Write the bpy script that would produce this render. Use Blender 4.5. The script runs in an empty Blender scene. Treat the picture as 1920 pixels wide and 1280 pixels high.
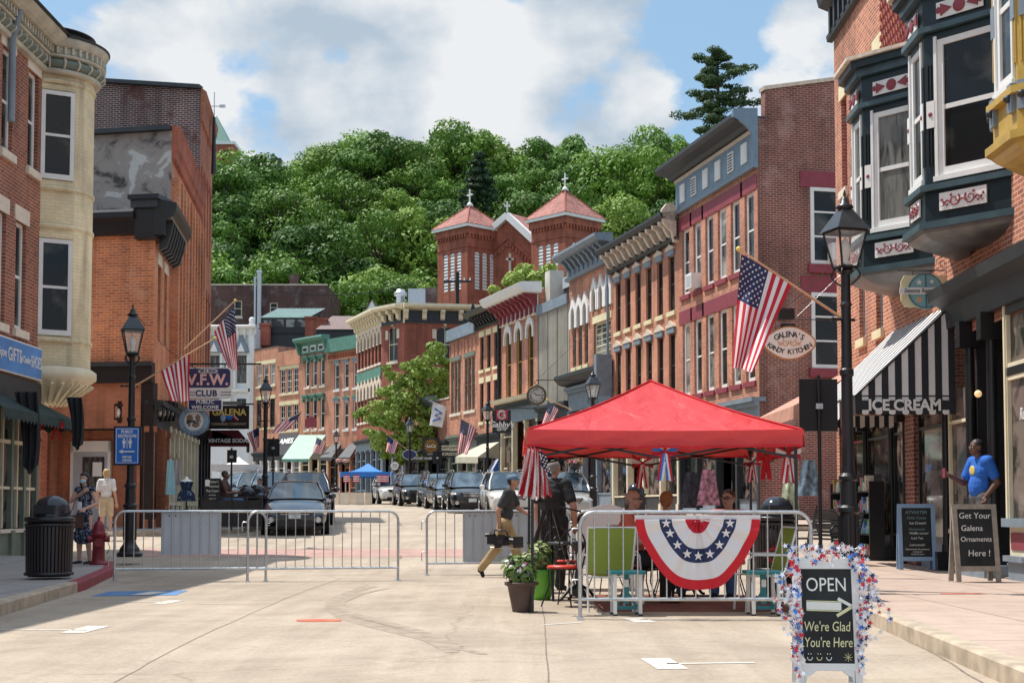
import bpy,math,random
from mathutils import Vector,Matrix
from math import sin,cos,pi,radians,atan2,sqrt,tan
random.seed(7)
SC=bpy.context.scene
COL=SC.collection
FPX=2600.0
PITCH=radians(3.0)
CAMZ=1.13
SHIFT=315-FPX*tan(PITCH)
cam_d=bpy.data.cameras.new("camera")
cam_d.sensor_width=36.0
cam_d.lens=36.0*FPX/1920
cam_d.shift_y=SHIFT/1920
cam_d.clip_start=0.1
cam_d.clip_end=5000
cam=bpy.data.objects.new("camera",cam_d)
COL.objects.link(cam)
cam.location=(0,0,CAMZ)
cam.rotation_euler=(pi/2+PITCH,0,0)
SC.camera=cam
def P(px,py,Y):
 """world point seen at photo pixel (px,py) at distance Y"""
 u=(px-960)/FPX
 v=(640+SHIFT-py)/FPX
 d=Vector((u,cos(PITCH)-v*sin(PITCH),sin(PITCH)+v*cos(PITCH)))
 return Vector((0,0,CAMZ))+d*(Y/d.y)
def Z(px,py,Y):return P(px,py,Y).z
def X(px,Y):return(px-960)/FPX*Y
SUN_DIR=Vector((-0.40,0.20,0.90)).normalized()
w=bpy.data.worlds.new("World")
SC.world=w
w.use_nodes=True
nt=w.node_tree
nt.nodes.clear()
def N(tree,t,**kw):
 n=tree.nodes.new(t)
 for k,v in kw.items():
  setattr(n,k,v)
 return n
out=N(nt,'ShaderNodeOutputWorld')
bg=N(nt,'ShaderNodeBackground')
bg.inputs['Strength'].default_value=0.12
sky=N(nt,'ShaderNodeTexSky',sky_type='NISHITA',sun_disc=False)
sky.sun_elevation=math.asin(SUN_DIR.z)
sky.sun_rotation=atan2(SUN_DIR.x,SUN_DIR.y)
sky.dust_density=1.0
sky.ozone_density=1.2
tc=N(nt,'ShaderNodeTexCoord')
mp=N(nt,'ShaderNodeMapping')
mp.inputs['Scale'].default_value=(1.0,1.0,1.5)
mp.inputs['Location'].default_value=(0.42,0.0,0.13)
n1=N(nt,'ShaderNodeTexNoise')
n1.inputs['Scale'].default_value=7.5
n1.inputs['Detail'].default_value=12
n1.inputs['Roughness'].default_value=0.55
n1.inputs['Distortion'].default_value=0.15
r1=N(nt,'ShaderNodeValToRGB')
r1.color_ramp.elements[0].position=0.46
r1.color_ramp.elements[1].position=0.54
n2=N(nt,'ShaderNodeTexNoise')
n2.inputs['Scale'].default_value=11
n2.inputs['Detail'].default_value=7
r2=N(nt,'ShaderNodeValToRGB')
r2.color_ramp.elements[0].position=0.38
r2.color_ramp.elements[1].position=0.60
r2.color_ramp.elements[0].color=(3.3,4.0,4.75,1)
r2.color_ramp.elements[1].color=(6.0,6.15,6.3,1)
mx=N(nt,'ShaderNodeMix',data_type='RGBA')
sk2=N(nt,'ShaderNodeMix',data_type='RGBA')
sk2.inputs[0].default_value=0.6
sk2.inputs[7].default_value=(2.7,4.5,6.3,1)
L=nt.links.new
L(tc.outputs['Generated'],mp.inputs['Vector'])
L(mp.outputs[0],n1.inputs['Vector'])
L(mp.outputs[0],n2.inputs['Vector'])
acc=n1.outputs['Fac'];hi_=n2.outputs['Fac']
for(bx,by,rad,amt,br_)in((940,110,.065,.20,.22),(900,30,.05,.12,.15),(1205,190,.04,.22,.25),(1450,130,.05,.12,.1),(420,60,.10,.14,-.05),(700,190,.09,.10,-.06),(1340,40,.055,-.26,0),(480,150,.05,-.08,0),(960,-10,.02,-.12,0),(620,110,.03,-.07,0)):
 dv=(P(bx,by,1)-Vector((0,0,CAMZ))).normalized()
 ds=N(nt,'ShaderNodeVectorMath',operation='DISTANCE');ds.inputs[1].default_value=dv;L(tc.outputs['Generated'],ds.inputs[0])
 mr=N(nt,'ShaderNodeMapRange',interpolation_type='SMOOTHSTEP');mr.inputs[1].default_value=0;mr.inputs[2].default_value=rad;mr.inputs[3].default_value=1;mr.inputs[4].default_value=0;L(ds.outputs['Value'],mr.inputs[0])
 ma=N(nt,'ShaderNodeMath',operation='MULTIPLY_ADD');ma.inputs[1].default_value=amt;L(mr.outputs[0],ma.inputs[0]);L(acc,ma.inputs[2]);acc=ma.outputs[0]
 if br_:
  mb_=N(nt,'ShaderNodeMath',operation='MULTIPLY_ADD');mb_.inputs[1].default_value=br_;L(mr.outputs[0],mb_.inputs[0]);L(hi_,mb_.inputs[2]);hi_=mb_.outputs[0]
L(acc,r1.inputs[0])
L(hi_,r2.inputs[0])
L(sky.outputs[0],sk2.inputs[6])
L(r1.outputs[0],mx.inputs[0])
L(sk2.outputs[2],mx.inputs[6])
L(r2.outputs[0],mx.inputs[7])
sx_=N(nt,'ShaderNodeSeparateXYZ');L(tc.outputs['Generated'],sx_.inputs[0])
el=N(nt,'ShaderNodeMapRange',interpolation_type='SMOOTHSTEP');el.inputs[1].default_value=.42;el.inputs[2].default_value=.8;el.inputs[3].default_value=1;el.inputs[4].default_value=1.45;L(sx_.outputs['Z'],el.inputs[0])
sc_=N(nt,'ShaderNodeVectorMath',operation='SCALE');L(mx.outputs[2],sc_.inputs[0]);L(el.outputs[0],sc_.inputs[3]);L(sc_.outputs[0],bg.inputs['Color'])
L(bg.outputs[0],out.inputs['Surface'])
sun_d=bpy.data.lights.new("sun",'SUN')
sun_d.energy=4.5
sun_d.angle=radians(0.5)
sun_d.color=(1.0,0.95,0.87)
sun=bpy.data.objects.new("sun",sun_d)
COL.objects.link(sun)
sun.location=(-20,0,60)
sun.rotation_euler=SUN_DIR.to_track_quat('Z','Y').to_euler()
SC.view_settings.view_transform='Standard'
SC.view_settings.look='None'
SC.view_settings.exposure=0.24
SC.view_settings.gamma=1.0
SC.cycles.max_bounces=6
SC.cycles.transparent_max_bounces=8
def base_nodes(name):
 m=bpy.data.materials.new(name)
 m.use_nodes=True
 return m,m.node_tree,m.node_tree.nodes['Principled BSDF']
def pm(name,col,rough=0.6,metal=0.0,var=0.12,scale=3.0,bump=0.0,coat=0.0,trans=0.0,spec=0.5,emit=None,estr=0,detail=4):
 m,t,b=base_nodes(name)
 b.inputs['Roughness'].default_value=rough
 b.inputs['Metallic'].default_value=metal
 b.inputs['Coat Weight'].default_value=coat
 b.inputs['Specular IOR Level'].default_value=spec
 b.inputs['Base Color'].default_value=(*col,1)
 if emit:
  b.inputs['Emission Color'].default_value=(*emit,1)
  b.inputs['Emission Strength'].default_value=estr
 if trans:
  b.inputs['Transmission Weight'].default_value=trans
 if var>0 or bump>0:
  tcn=N(t,'ShaderNodeTexCoord')
  nz=N(t,'ShaderNodeTexNoise')
  nz.inputs['Scale'].default_value=scale
  nz.inputs['Detail'].default_value=detail
  t.links.new(tcn.outputs['Object'],nz.inputs['Vector'])
  if var>0:
   rp=N(t,'ShaderNodeValToRGB')
   rp.color_ramp.elements[0].position=0.3
   rp.color_ramp.elements[1].position=0.7
   rp.color_ramp.elements[0].color=(*[c*(1-var)for c in col],1)
   rp.color_ramp.elements[1].color=(*[min(1,c*(1+var))for c in col],1)
   t.links.new(nz.outputs['Fac'],rp.inputs[0])
   t.links.new(rp.outputs[0],b.inputs['Base Color'])
  if bump>0:
   bp=N(t,'ShaderNodeBump')
   bp.inputs['Strength'].default_value=bump
   bp.inputs['Distance'].default_value=0.02
   t.links.new(nz.outputs['Fac'],bp.inputs['Height'])
   t.links.new(bp.outputs[0],b.inputs['Normal'])
 return m
def brick(name,c1,c2,mortar,patch=None,patch_amt=0.5,row=0.076,wid=0.225,mort=0.010,pscale=0.5,rough=0.85):
 m,t,b=base_nodes(name)
 b.inputs['Roughness'].default_value=rough
 uv=N(t,'ShaderNodeTexCoord')
 br=N(t,'ShaderNodeTexBrick')
 br.inputs['Color1'].default_value=(*c1,1)
 br.inputs['Color2'].default_value=(*c2,1)
 br.inputs['Mortar'].default_value=(*mortar,1)
 br.inputs['Scale'].default_value=1.0
 br.inputs['Brick Width'].default_value=wid
 br.inputs['Row Height'].default_value=row
 br.inputs['Mortar Size'].default_value=mort
 br.inputs['Mortar Smooth'].default_value=0.3
 br.inputs['Bias'].default_value=-0.1
 t.links.new(uv.outputs['UV'],br.inputs['Vector'])
 nz=N(t,'ShaderNodeTexNoise')
 nz.inputs['Scale'].default_value=pscale
 nz.inputs['Detail'].default_value=8
 nz.inputs['Roughness'].default_value=0.65
 t.links.new(uv.outputs['Object'],nz.inputs['Vector'])
 rp=N(t,'ShaderNodeValToRGB')
 rp.color_ramp.elements[0].position=0.35
 rp.color_ramp.elements[1].position=0.68
 rp.color_ramp.elements[0].color=(0.68,0.66,0.66,1)
 rp.color_ramp.elements[1].color=(1.15,1.12,1.1,1)
 t.links.new(nz.outputs['Fac'],rp.inputs[0])
 mu=N(t,'ShaderNodeMix',data_type='RGBA',blend_type='MULTIPLY')
 mu.inputs[0].default_value=1
 t.links.new(br.outputs['Color'],mu.inputs[6])
 t.links.new(rp.outputs[0],mu.inputs[7])
 last=mu.outputs[2]
 m3=N(t,'ShaderNodeMapping');m3.inputs['Scale'].default_value=(1.6,1.6,.16);t.links.new(uv.outputs['Object'],m3.inputs[0])
 n3=N(t,'ShaderNodeTexNoise');n3.inputs['Scale'].default_value=1.5;n3.inputs['Detail'].default_value=7;t.links.new(m3.outputs[0],n3.inputs['Vector'])
 r3=N(t,'ShaderNodeValToRGB');r3.color_ramp.elements[0].position=.50;r3.color_ramp.elements[1].position=.72;r3.color_ramp.elements[0].color=(1,1,1,1);r3.color_ramp.elements[1].color=(.60,.57,.56,1)
 t.links.new(n3.outputs['Fac'],r3.inputs[0])
 m4=N(t,'ShaderNodeMix',data_type='RGBA',blend_type='MULTIPLY');m4.inputs[0].default_value=1;t.links.new(last,m4.inputs[6]);t.links.new(r3.outputs[0],m4.inputs[7]);last=m4.outputs[2]
 if patch:
  n2=N(t,'ShaderNodeTexNoise')
  n2.inputs['Scale'].default_value=0.8
  n2.inputs['Detail'].default_value=10
  n2.inputs['Roughness'].default_value=0.7
  mp_=N(t,'ShaderNodeMapping')
  mp_.inputs['Location'].default_value=(3.1,1.7,9.2)
  t.links.new(uv.outputs['Object'],mp_.inputs[0])
  t.links.new(mp_.outputs[0],n2.inputs['Vector'])
  r2_=N(t,'ShaderNodeValToRGB')
  r2_.color_ramp.elements[0].position=0.54
  r2_.color_ramp.elements[1].position=0.63
  r2_.color_ramp.elements[1].color=(patch_amt,patch_amt,patch_amt,1)
  t.links.new(n2.outputs['Fac'],r2_.inputs[0])
  m2=N(t,'ShaderNodeMix',data_type='RGBA')
  t.links.new(r2_.outputs[0],m2.inputs[0])
  t.links.new(last,m2.inputs[6])
  m2.inputs[7].default_value=(*patch,1)
  last=m2.outputs[2]
 t.links.new(last,b.inputs['Base Color'])
 bp=N(t,'ShaderNodeBump')
 bp.inputs['Strength'].default_value=0.5
 bp.inputs['Distance'].default_value=0.01
 bp.invert=True
 t.links.new(br.outputs['Fac'],bp.inputs['Height'])
 t.links.new(bp.outputs[0],b.inputs['Normal'])
 return m
def glassm(name,col,rough=0.06,blot=(0.25,0.24,0.22),scale=1.2,lo=0.52,hi=0.72,sx=1.0,spec=0.34):
 """dark shop or window glass: shiny, with the dim curtains and things behind it"""
 m,t,b=base_nodes(name)
 b.inputs['Roughness'].default_value=rough
 b.inputs['Specular IOR Level'].default_value=spec
 tcn=N(t,'ShaderNodeTexCoord')
 oi=N(t,'ShaderNodeObjectInfo')
 ad=N(t,'ShaderNodeVectorMath',operation='MULTIPLY_ADD')
 ad.inputs[1].default_value=(sx,1,1)
 mul=N(t,'ShaderNodeVectorMath',operation='SCALE')
 mul.inputs[3].default_value=37.0
 cmb=N(t,'ShaderNodeCombineXYZ')
 for i in range(3):
  t.links.new(oi.outputs['Random'],cmb.inputs[i])
 t.links.new(cmb.outputs[0],mul.inputs[0])
 t.links.new(tcn.outputs['Object'],ad.inputs[0])
 t.links.new(mul.outputs[0],ad.inputs[2])
 nz=N(t,'ShaderNodeTexNoise')
 nz.inputs['Scale'].default_value=scale
 nz.inputs['Detail'].default_value=5
 nz.inputs['Distortion'].default_value=0.6
 t.links.new(ad.outputs[0],nz.inputs['Vector'])
 rp=N(t,'ShaderNodeValToRGB')
 rp.color_ramp.elements[0].position=lo
 rp.color_ramp.elements[1].position=hi
 rp.color_ramp.elements[0].color=(*col,1)
 rp.color_ramp.elements[1].color=(*blot,1)
 ma=N(t,'ShaderNodeMath',operation='MULTIPLY_ADD');ma.inputs[1].default_value=.22;t.links.new(oi.outputs['Random'],ma.inputs[0]);t.links.new(nz.outputs['Fac'],ma.inputs[2])
 mb2=N(t,'ShaderNodeMath',operation='SUBTRACT');mb2.inputs[1].default_value=.11;t.links.new(ma.outputs[0],mb2.inputs[0])
 t.links.new(mb2.outputs[0],rp.inputs[0])
 t.links.new(rp.outputs[0],b.inputs['Base Color'])
 return m
M={}
M['brick_old']=brick('red_brick',(0.40,0.125,0.065),(0.23,0.07,0.045),(0.50,0.38,0.30),mort=0.009)
M['brick_orange']=brick('orange_brick',(0.74,0.24,0.085),(0.50,0.145,0.06),(0.66,0.44,0.31),patch=(0.62,0.45,0.36),patch_amt=0.25)
M['brick_facade']=brick('facade_brick',(0.52,0.17,0.08),(0.38,0.12,0.06),(0.45,0.3,0.24),mort=0.007)
M['brick_dark']=brick('dark_brick',(0.13,0.055,0.045),(0.08,0.037,0.033),(0.16,0.11,0.10),patch=(0.32,0.29,0.28),patch_amt=0.35)
M['brick_patched']=brick('patched_side_brick',(0.27,0.085,0.06),(0.17,0.055,0.045),(0.46,0.33,0.28),patch=(0.50,0.34,0.30),patch_amt=0.4,mort=0.011)
M['brick_pink']=brick('salmon_brick',(0.58,0.215,0.115),(0.34,0.115,0.07),(0.78,0.55,0.43),mort=0.009)
M['brick_tan']=brick('tan_brick',(0.62,0.265,0.15),(0.52,0.215,0.125),(0.70,0.42,0.32),mort=0.008)
M['brick_salmon']=brick('far_salmon_brick',(0.62,0.285,0.175),(0.54,0.24,0.15),(0.66,0.42,0.33),mort=0.007)
M['brick_church']=brick('church_brick',(0.44,0.125,0.07),(0.34,0.095,0.06),(0.42,0.2,0.15),mort=0.006)
M['brick_corner']=brick('corner_brick',(0.36,0.10,0.06),(0.27,0.075,0.05),(0.34,0.17,0.13),mort=0.006)
M['brick_cream']=brick('cream_painted_brick',(0.86,0.77,0.52),(0.80,0.71,0.47),(0.70,0.60,0.40),mort=0.006,patch=(0.6,0.5,0.36),patch_amt=0.3)
M['white']=pm('white_paint',(0.78,0.78,0.76),0.5,var=0.06)
M['cream']=pm('cream_paint',(0.72,0.64,0.46),0.6,var=0.1)
M['limestone']=pm('limestone',(0.66,0.56,0.45),0.85,var=0.18,bump=0.3,scale=8)
M['stone_sill']=pm('stone_sill',(0.72,0.63,0.52),0.85,var=0.12)
M['yellow_stone']=pm('yellow_stone',(0.74,0.66,0.42),0.85,var=0.12)
M['black']=pm('black_paint',(0.012,0.012,0.014),0.35,var=0.2)
M['blackm']=pm('black_matte',(0.016,0.016,0.019),0.75,var=0.2)
M['dark_trim']=pm('dark_trim',(0.03,0.035,0.04),0.5,var=0.2)
M['navy_trim']=pm('slate_blue_trim',(0.17,0.25,0.33),0.5,var=0.12)
M['grey_trim']=pm('grey_blue_trim',(0.20,0.25,0.30),0.5,var=0.15)
M['teal_dark']=pm('dark_teal_paint',(0.006,0.018,0.023),0.4,var=0.2,scale=6)
M['teal_light']=pm('worn_teal_paint',(0.05,0.09,0.105),0.4,var=0.25)
M['green_trim']=pm('green_trim',(0.10,0.24,0.19),0.5,var=0.15)
M['olive_trim']=pm('grey_green_trim',(0.16,0.19,0.15),0.6,var=0.15)
M['cornice_green']=pm('sage_frieze',(0.15,0.19,0.16),0.6,var=0.15)
M['maroon']=pm('maroon_paint',(0.26,0.045,0.065),0.6,var=0.15)
M['mustard']=pm('mustard_paint',(0.50,0.33,0.07),0.4,var=0.12,scale=5)
M['stucco']=None
M['galv']=pm('galvanised_steel',(0.55,0.56,0.57),0.38,metal=0.85,var=0.18,scale=14)
M['panel_grey']=pm('grey_panel',(0.42,0.45,0.50),0.5,var=0.06)
M['roof_dark']=pm('tar_roof',(0.05,0.05,0.055),0.9,var=0.2)
M['shingle']=pm('brown_shingles',(0.22,0.16,0.15),0.9,var=0.2,scale=6)
M['metal_siding']=pm('pale_metal_siding',(0.56,0.53,0.46),0.55,var=0.12,scale=1.2)
M['glass']=glassm('window_glass',(0.012,0.014,0.016),blot=(0.10,0.10,0.09))
M['glass_blind']=glassm('window_glass_with_blind',(0.05,0.05,0.05),blot=(0.34,0.33,0.30),lo=0.45,hi=0.6)
M['glass_lace']=glassm('window_glass_lace',(0.035,0.04,0.042),blot=(0.20,0.20,0.185),scale=1.6,lo=0.38,hi=0.66,sx=7,spec=0.25)
M['glass_shop']=glassm('shop_glass',(0.010,0.010,0.011),blot=(0.20,0.15,0.13),scale=2.6,lo=0.5,hi=0.66)
M['wood']=pm('weathered_wood',(0.33,0.29,0.24),0.8,var=0.2,scale=12)
M['tan_wood']=pm('varnished_wood_pole',(0.62,0.36,0.20),0.5,var=0.1)
M['chalk']=pm('chalkboard',(0.018,0.02,0.022),0.8,var=0.5,scale=4)
M['chalk_white']=pm('white_chalk',(0.80,0.80,0.76),0.9,var=0.1)
M['chalk_yellow']=pm('yellow_chalk',(0.75,0.72,0.42),0.9,var=0.1)
M['chalk_teal']=pm('faint_teal_chalk',(0.22,0.34,0.33),0.9,var=0.1)
M['red']=pm('red_cloth',(0.58,0.012,0.022),0.8,var=0.06)
M['flag_red']=pm('flag_red',(0.50,0.012,0.03),0.8,var=0.08)
M['flag_white']=pm('flag_white',(0.74,0.70,0.70),0.8,var=0.04)
M['flag_blue']=pm('flag_blue',(0.022,0.032,0.10),0.8,var=0.08)
M['teal_plastic']=pm('teal_plastic',(0.015,0.20,0.23),0.4,var=0.05)
M['signwhite']=pm('sign_white',(0.80,0.79,0.76),0.5,var=0.03)
M['signblue']=pm('sign_blue',(0.02,0.16,0.58),0.45,var=0.05)
M['gold']=pm('gold_lettering',(0.72,0.56,0.14),0.5,var=0.1)
def road_mat():
 m,t,b=base_nodes('concrete_road')
 b.inputs['Roughness'].default_value=0.88
 tcn=N(t,'ShaderNodeTexCoord')
 col=None
 def noise(scale,detail=6,rough=0.6,vec=None,dist=0.0):
  n=N(t,'ShaderNodeTexNoise')
  n.inputs['Scale'].default_value=scale
  n.inputs['Detail'].default_value=detail
  n.inputs['Roughness'].default_value=rough
  n.inputs['Distortion'].default_value=dist
  t.links.new(vec or tcn.outputs['Object'],n.inputs['Vector'])
  return n.outputs['Fac']
 def ramp(f,p0,c0,p1,c1):
  r=N(t,'ShaderNodeValToRGB')
  r.color_ramp.elements[0].position=p0
  r.color_ramp.elements[1].position=p1
  r.color_ramp.elements[0].color=(*c0,1)
  r.color_ramp.elements[1].color=(*c1,1)
  t.links.new(f,r.inputs[0])
  return r.outputs[0]
 def mix(f,a,b_,mode='MIX'):
  x=N(t,'ShaderNodeMix',data_type='RGBA',blend_type=mode)
  if isinstance(f,float):x.inputs[0].default_value=f
  else:t.links.new(f,x.inputs[0])
  t.links.new(a,x.inputs[6])
  t.links.new(b_,x.inputs[7])
  return x.outputs[2]
 big=ramp(noise(0.35,8,0.6),0.32,(0.40,0.33,0.255),0.68,(0.50,0.415,0.325))
 fine=ramp(noise(26,8,0.8),0.3,(0.74,0.74,0.74),0.7,(1.12,1.12,1.12))
 c=mix(1.0,big,fine,'MULTIPLY')
 mpp=N(t,'ShaderNodeMapping')
 mpp.inputs['Scale'].default_value=(2.2,0.12,1)
 t.links.new(tcn.outputs['Object'],mpp.inputs[0])
 tracks=ramp(noise(1.0,6,0.6,mpp.outputs[0],0.4),0.42,(0.88,0.87,0.87),0.6,(1,1,1))
 c=mix(1.0,c,tracks,'MULTIPLY')
 spots=ramp(noise(1.7,9,0.75),0.58,(1,1,1),0.74,(0.66,0.62,0.58))
 wear=ramp(noise(0.6,10,0.8,None,1.5),0.45,(1.05,1.05,1.05),0.62,(0.86,0.84,0.82))
 c=mix(1.0,c,wear,'MULTIPLY')
 c=mix(1.0,c,spots,'MULTIPLY')
 vo=N(t,'ShaderNodeTexVoronoi',feature='DISTANCE_TO_EDGE')
 vo.inputs['Scale'].default_value=0.16
 wv=N(t,'ShaderNodeVectorMath',operation='ADD')
 nzv=N(t,'ShaderNodeTexNoise')
 nzv.inputs['Scale'].default_value=0.9
 nzv.inputs['Detail'].default_value=8
 t.links.new(tcn.outputs['Object'],nzv.inputs['Vector'])
 t.links.new(tcn.outputs['Object'],wv.inputs[0])
 t.links.new(nzv.outputs['Color'],wv.inputs[1])
 t.links.new(wv.outputs[0],vo.inputs['Vector'])
 cr=ramp(vo.outputs['Distance'],0.0008,(0.8,0.77,0.74),0.0022,(1,1,1))
 c=mix(1.0,c,cr,'MULTIPLY')
 t.links.new(c,b.inputs['Base Color'])
 bp=N(t,'ShaderNodeBump')
 bp.inputs['Strength'].default_value=0.25
 bp.inputs['Distance'].default_value=0.01
 t.links.new(noise(45,4),bp.inputs['Height'])
 t.links.new(bp.outputs[0],b.inputs['Normal'])
 return m
M['road']=road_mat()
def slab_mat(name,c1,c2,w_,h_):
 m,t,b=base_nodes(name)
 b.inputs['Roughness'].default_value=0.9
 tcn=N(t,'ShaderNodeTexCoord')
 br=N(t,'ShaderNodeTexBrick')
 br.offset=0
 br.inputs['Color1'].default_value=(*c1,1)
 br.inputs['Color2'].default_value=(*c2,1)
 br.inputs['Mortar'].default_value=(*[x*0.45 for x in c1],1)
 br.inputs['Scale'].default_value=1
 br.inputs['Brick Width'].default_value=w_
 br.inputs['Row Height'].default_value=h_
 br.inputs['Mortar Size'].default_value=0.012
 t.links.new(tcn.outputs['Object'],br.inputs['Vector'])
 nz=N(t,'ShaderNodeTexNoise')
 nz.inputs['Scale'].default_value=3
 nz.inputs['Detail'].default_value=9
 nz.inputs['Roughness'].default_value=0.7
 t.links.new(tcn.outputs['Object'],nz.inputs['Vector'])
 rp=N(t,'ShaderNodeValToRGB')
 rp.color_ramp.elements[0].position=0.3
 rp.color_ramp.elements[1].position=0.7
 rp.color_ramp.elements[0].color=(0.8,0.79,0.78,1)
 rp.color_ramp.elements[1].color=(1.08,1.08,1.08,1)
 t.links.new(nz.outputs['Fac'],rp.inputs[0])
 mu=N(t,'ShaderNodeMix',data_type='RGBA',blend_type='MULTIPLY')
 mu.inputs[0].default_value=1
 t.links.new(br.outputs['Color'],mu.inputs[6])
 t.links.new(rp.outputs[0],mu.inputs[7])
 t.links.new(mu.outputs[2],b.inputs['Base Color'])
 return m
M['walk']=slab_mat('pinkish_sidewalk_slabs',(0.50,0.38,0.31),(0.46,0.35,0.29),1.5,1.5)
M['walk_left']=slab_mat('grey_sidewalk_slabs',(0.36,0.33,0.31),(0.33,0.30,0.29),1.5,1.5)
M['kerb']=pm('kerb_concrete',(0.44,0.36,0.27),0.9,var=0.25,scale=5,bump=0.3)
M['kerb_red']=pm('red_painted_kerb',(0.30,0.055,0.07),0.8,var=0.3,scale=6)
M['crosswalk']=pm('red_crosswalk',(0.42,0.26,0.22),0.9,var=0.15)
M['paint_white']=pm('worn_white_road_paint',(0.66,0.62,0.55),0.85,var=0.2,scale=9)
M['paint_blue']=pm('worn_blue_road_paint',(0.10,0.22,0.42),0.85,var=0.3,scale=5)
M['paint_orange']=pm('orange_marking',(0.66,0.13,0.07),0.85,var=0.3,scale=9)
M['ground']=pm('ground_earth',(0.16,0.15,0.09),0.95,var=0.3,scale=0.3)
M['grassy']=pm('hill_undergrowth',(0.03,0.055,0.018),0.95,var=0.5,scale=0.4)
class MB:
 def __init__(s,T=None):
  s.v=[];s.f=[];s.m=[];s.sm=[];s.mats=[];s.T=T
 def mi(s,mat):
  if mat not in s.mats:s.mats.append(mat)
  return s.mats.index(mat)
 def add(s,vs,fs,mat,smooth=False):
  b=len(s.v)
  if s.T is not None:vs=[s.T@Vector(p)for p in vs]
  s.v.extend([tuple(p)for p in vs])
  k=s.mi(mat)
  for f in fs:
   s.f.append([i+b for i in f]);s.m.append(k);s.sm.append(smooth)
  return s
 def poly(s,pts,mat):return s.add(pts,[list(range(len(pts)))],mat)
 def box(s,x0,x1,y0,y1,z0,z1,mat):
  if x0>x1:x0,x1=x1,x0
  if y0>y1:y0,y1=y1,y0
  if z0>z1:z0,z1=z1,z0
  return s.add([(x0,y0,z0),(x1,y0,z0),(x1,y1,z0),(x0,y1,z0),(x0,y0,z1),(x1,y0,z1),(x1,y1,z1),(x0,y1,z1)],[(3,2,1,0),(4,5,6,7),(0,1,5,4),(1,2,6,5),(2,3,7,6),(3,0,4,7)],mat)
 def beam(s,a,b,w,h,mat,up=(0,0,1)):
  a=Vector(a);b=Vector(b);d=(b-a).normalized();u=Vector(up)
  if abs(d.dot(u))>0.98:u=Vector((0,1,0))
  r=d.cross(u).normalized()*w/2;u=r.cross(d).normalized()*h/2
  return s.add([a-r-u,a+r-u,a+r+u,a-r+u,b-r-u,b+r-u,b+r+u,b-r+u],[(0,1,2,3),(7,6,5,4),(0,4,5,1),(1,5,6,2),(2,6,7,3),(3,7,4,0)],mat)
 def cyl(s,a,b,r0,r1,n,mat,cap=True,smooth=True):
  a=Vector(a);b=Vector(b);d=(b-a).normalized();u=Vector((0,0,1))
  if abs(d.dot(u))>0.98:u=Vector((1,0,0))
  r=d.cross(u).normalized();u=r.cross(d)
  vs=[a+(r*cos(2*pi*i/n)+u*sin(2*pi*i/n))*r0 for i in range(n)]+[b+(r*cos(2*pi*i/n)+u*sin(2*pi*i/n))*r1 for i in range(n)]
  s.add(vs,[(i,n+i,n+(i+1)%n,(i+1)%n)for i in range(n)],mat,smooth)
  if cap:s.add(vs,[list(range(n)),list(range(2*n-1,n-1,-1))],mat)
  return s
 def tube(s,pts,r,mat,n=8,closed=False,cap=True):
  pts=[Vector(p)for p in pts];k=len(pts)
  rs=r if isinstance(r,(list,tuple))else[r]*k
  vs=[];pu=None
  for i,p in enumerate(pts):
   if closed:d=(pts[(i+1)%k]-pts[i-1]).normalized()
   else:d=(pts[min(i+1,k-1)]-pts[max(i-1,0)]).normalized()
   if pu is None:
    pu=Vector((0,0,1))if abs(d.z)<0.9 else Vector((1,0,0))
   q=d.cross(pu).normalized();pu=q.cross(d).normalized()
   for j in range(n):
    vs.append(p+(q*cos(2*pi*j/n)+pu*sin(2*pi*j/n))*rs[i])
  fs=[]
  for i in range(k if closed else k-1):
   a=i*n;b=((i+1)%k)*n
   for j in range(n):fs.append((a+j,a+(j+1)%n,b+(j+1)%n,b+j))
  s.add(vs,fs,mat,True)
  if cap and not closed:s.add(vs,[list(range(n-1,-1,-1)),list(range((k-1)*n,k*n))],mat)
  return s
 def lathe(s,prof,c,n,mat,smooth=True,a0=0,a1=2*pi):
  c=Vector(c);full=abs(a1-a0-2*pi)<1e-6;m=n if full else n+1
  vs=[c+Vector((r*cos(a0+(a1-a0)*i/n),r*sin(a0+(a1-a0)*i/n),z))for r,z in prof for i in range(m)]
  fs=[]
  for j in range(len(prof)-1):
   for i in range(n):
    i2=(i+1)%m
    fs.append((j*m+i,j*m+i2,(j+1)*m+i2,(j+1)*m+i))
  return s.add(vs,fs,mat,smooth)
 def ball(s,c,r,mat,nu=12,nv=8):
  if not isinstance(r,(list,tuple)):r=(r,r,r)
  c=Vector(c)
  vs=[c+Vector((r[0]*cos(2*pi*i/nu)*sin(pi*j/nv),r[1]*sin(2*pi*i/nu)*sin(pi*j/nv),-r[2]*cos(pi*j/nv)))for j in range(nv+1)for i in range(nu)]
  return s.add(vs,[(j*nu+i,j*nu+(i+1)%nu,(j+1)*nu+(i+1)%nu,(j+1)*nu+i)for j in range(nv)for i in range(nu)],mat,True)
 def prism(s,pts,fn,t0,t1,mat,smooth=False):
  """pts = closed 2D outline (u,v); fn(u,v,t) -> 3D point; extruded from t0 to t1"""
  n=len(pts)
  vs=[fn(u,v,t0)for u,v in pts]+[fn(u,v,t1)for u,v in pts]
  s.add(vs,[(i,(i+1)%n,n+(i+1)%n,n+i)for i in range(n)],mat,smooth)
  return s.add(vs,[list(range(n-1,-1,-1)),list(range(n,2*n))],mat)
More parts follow.
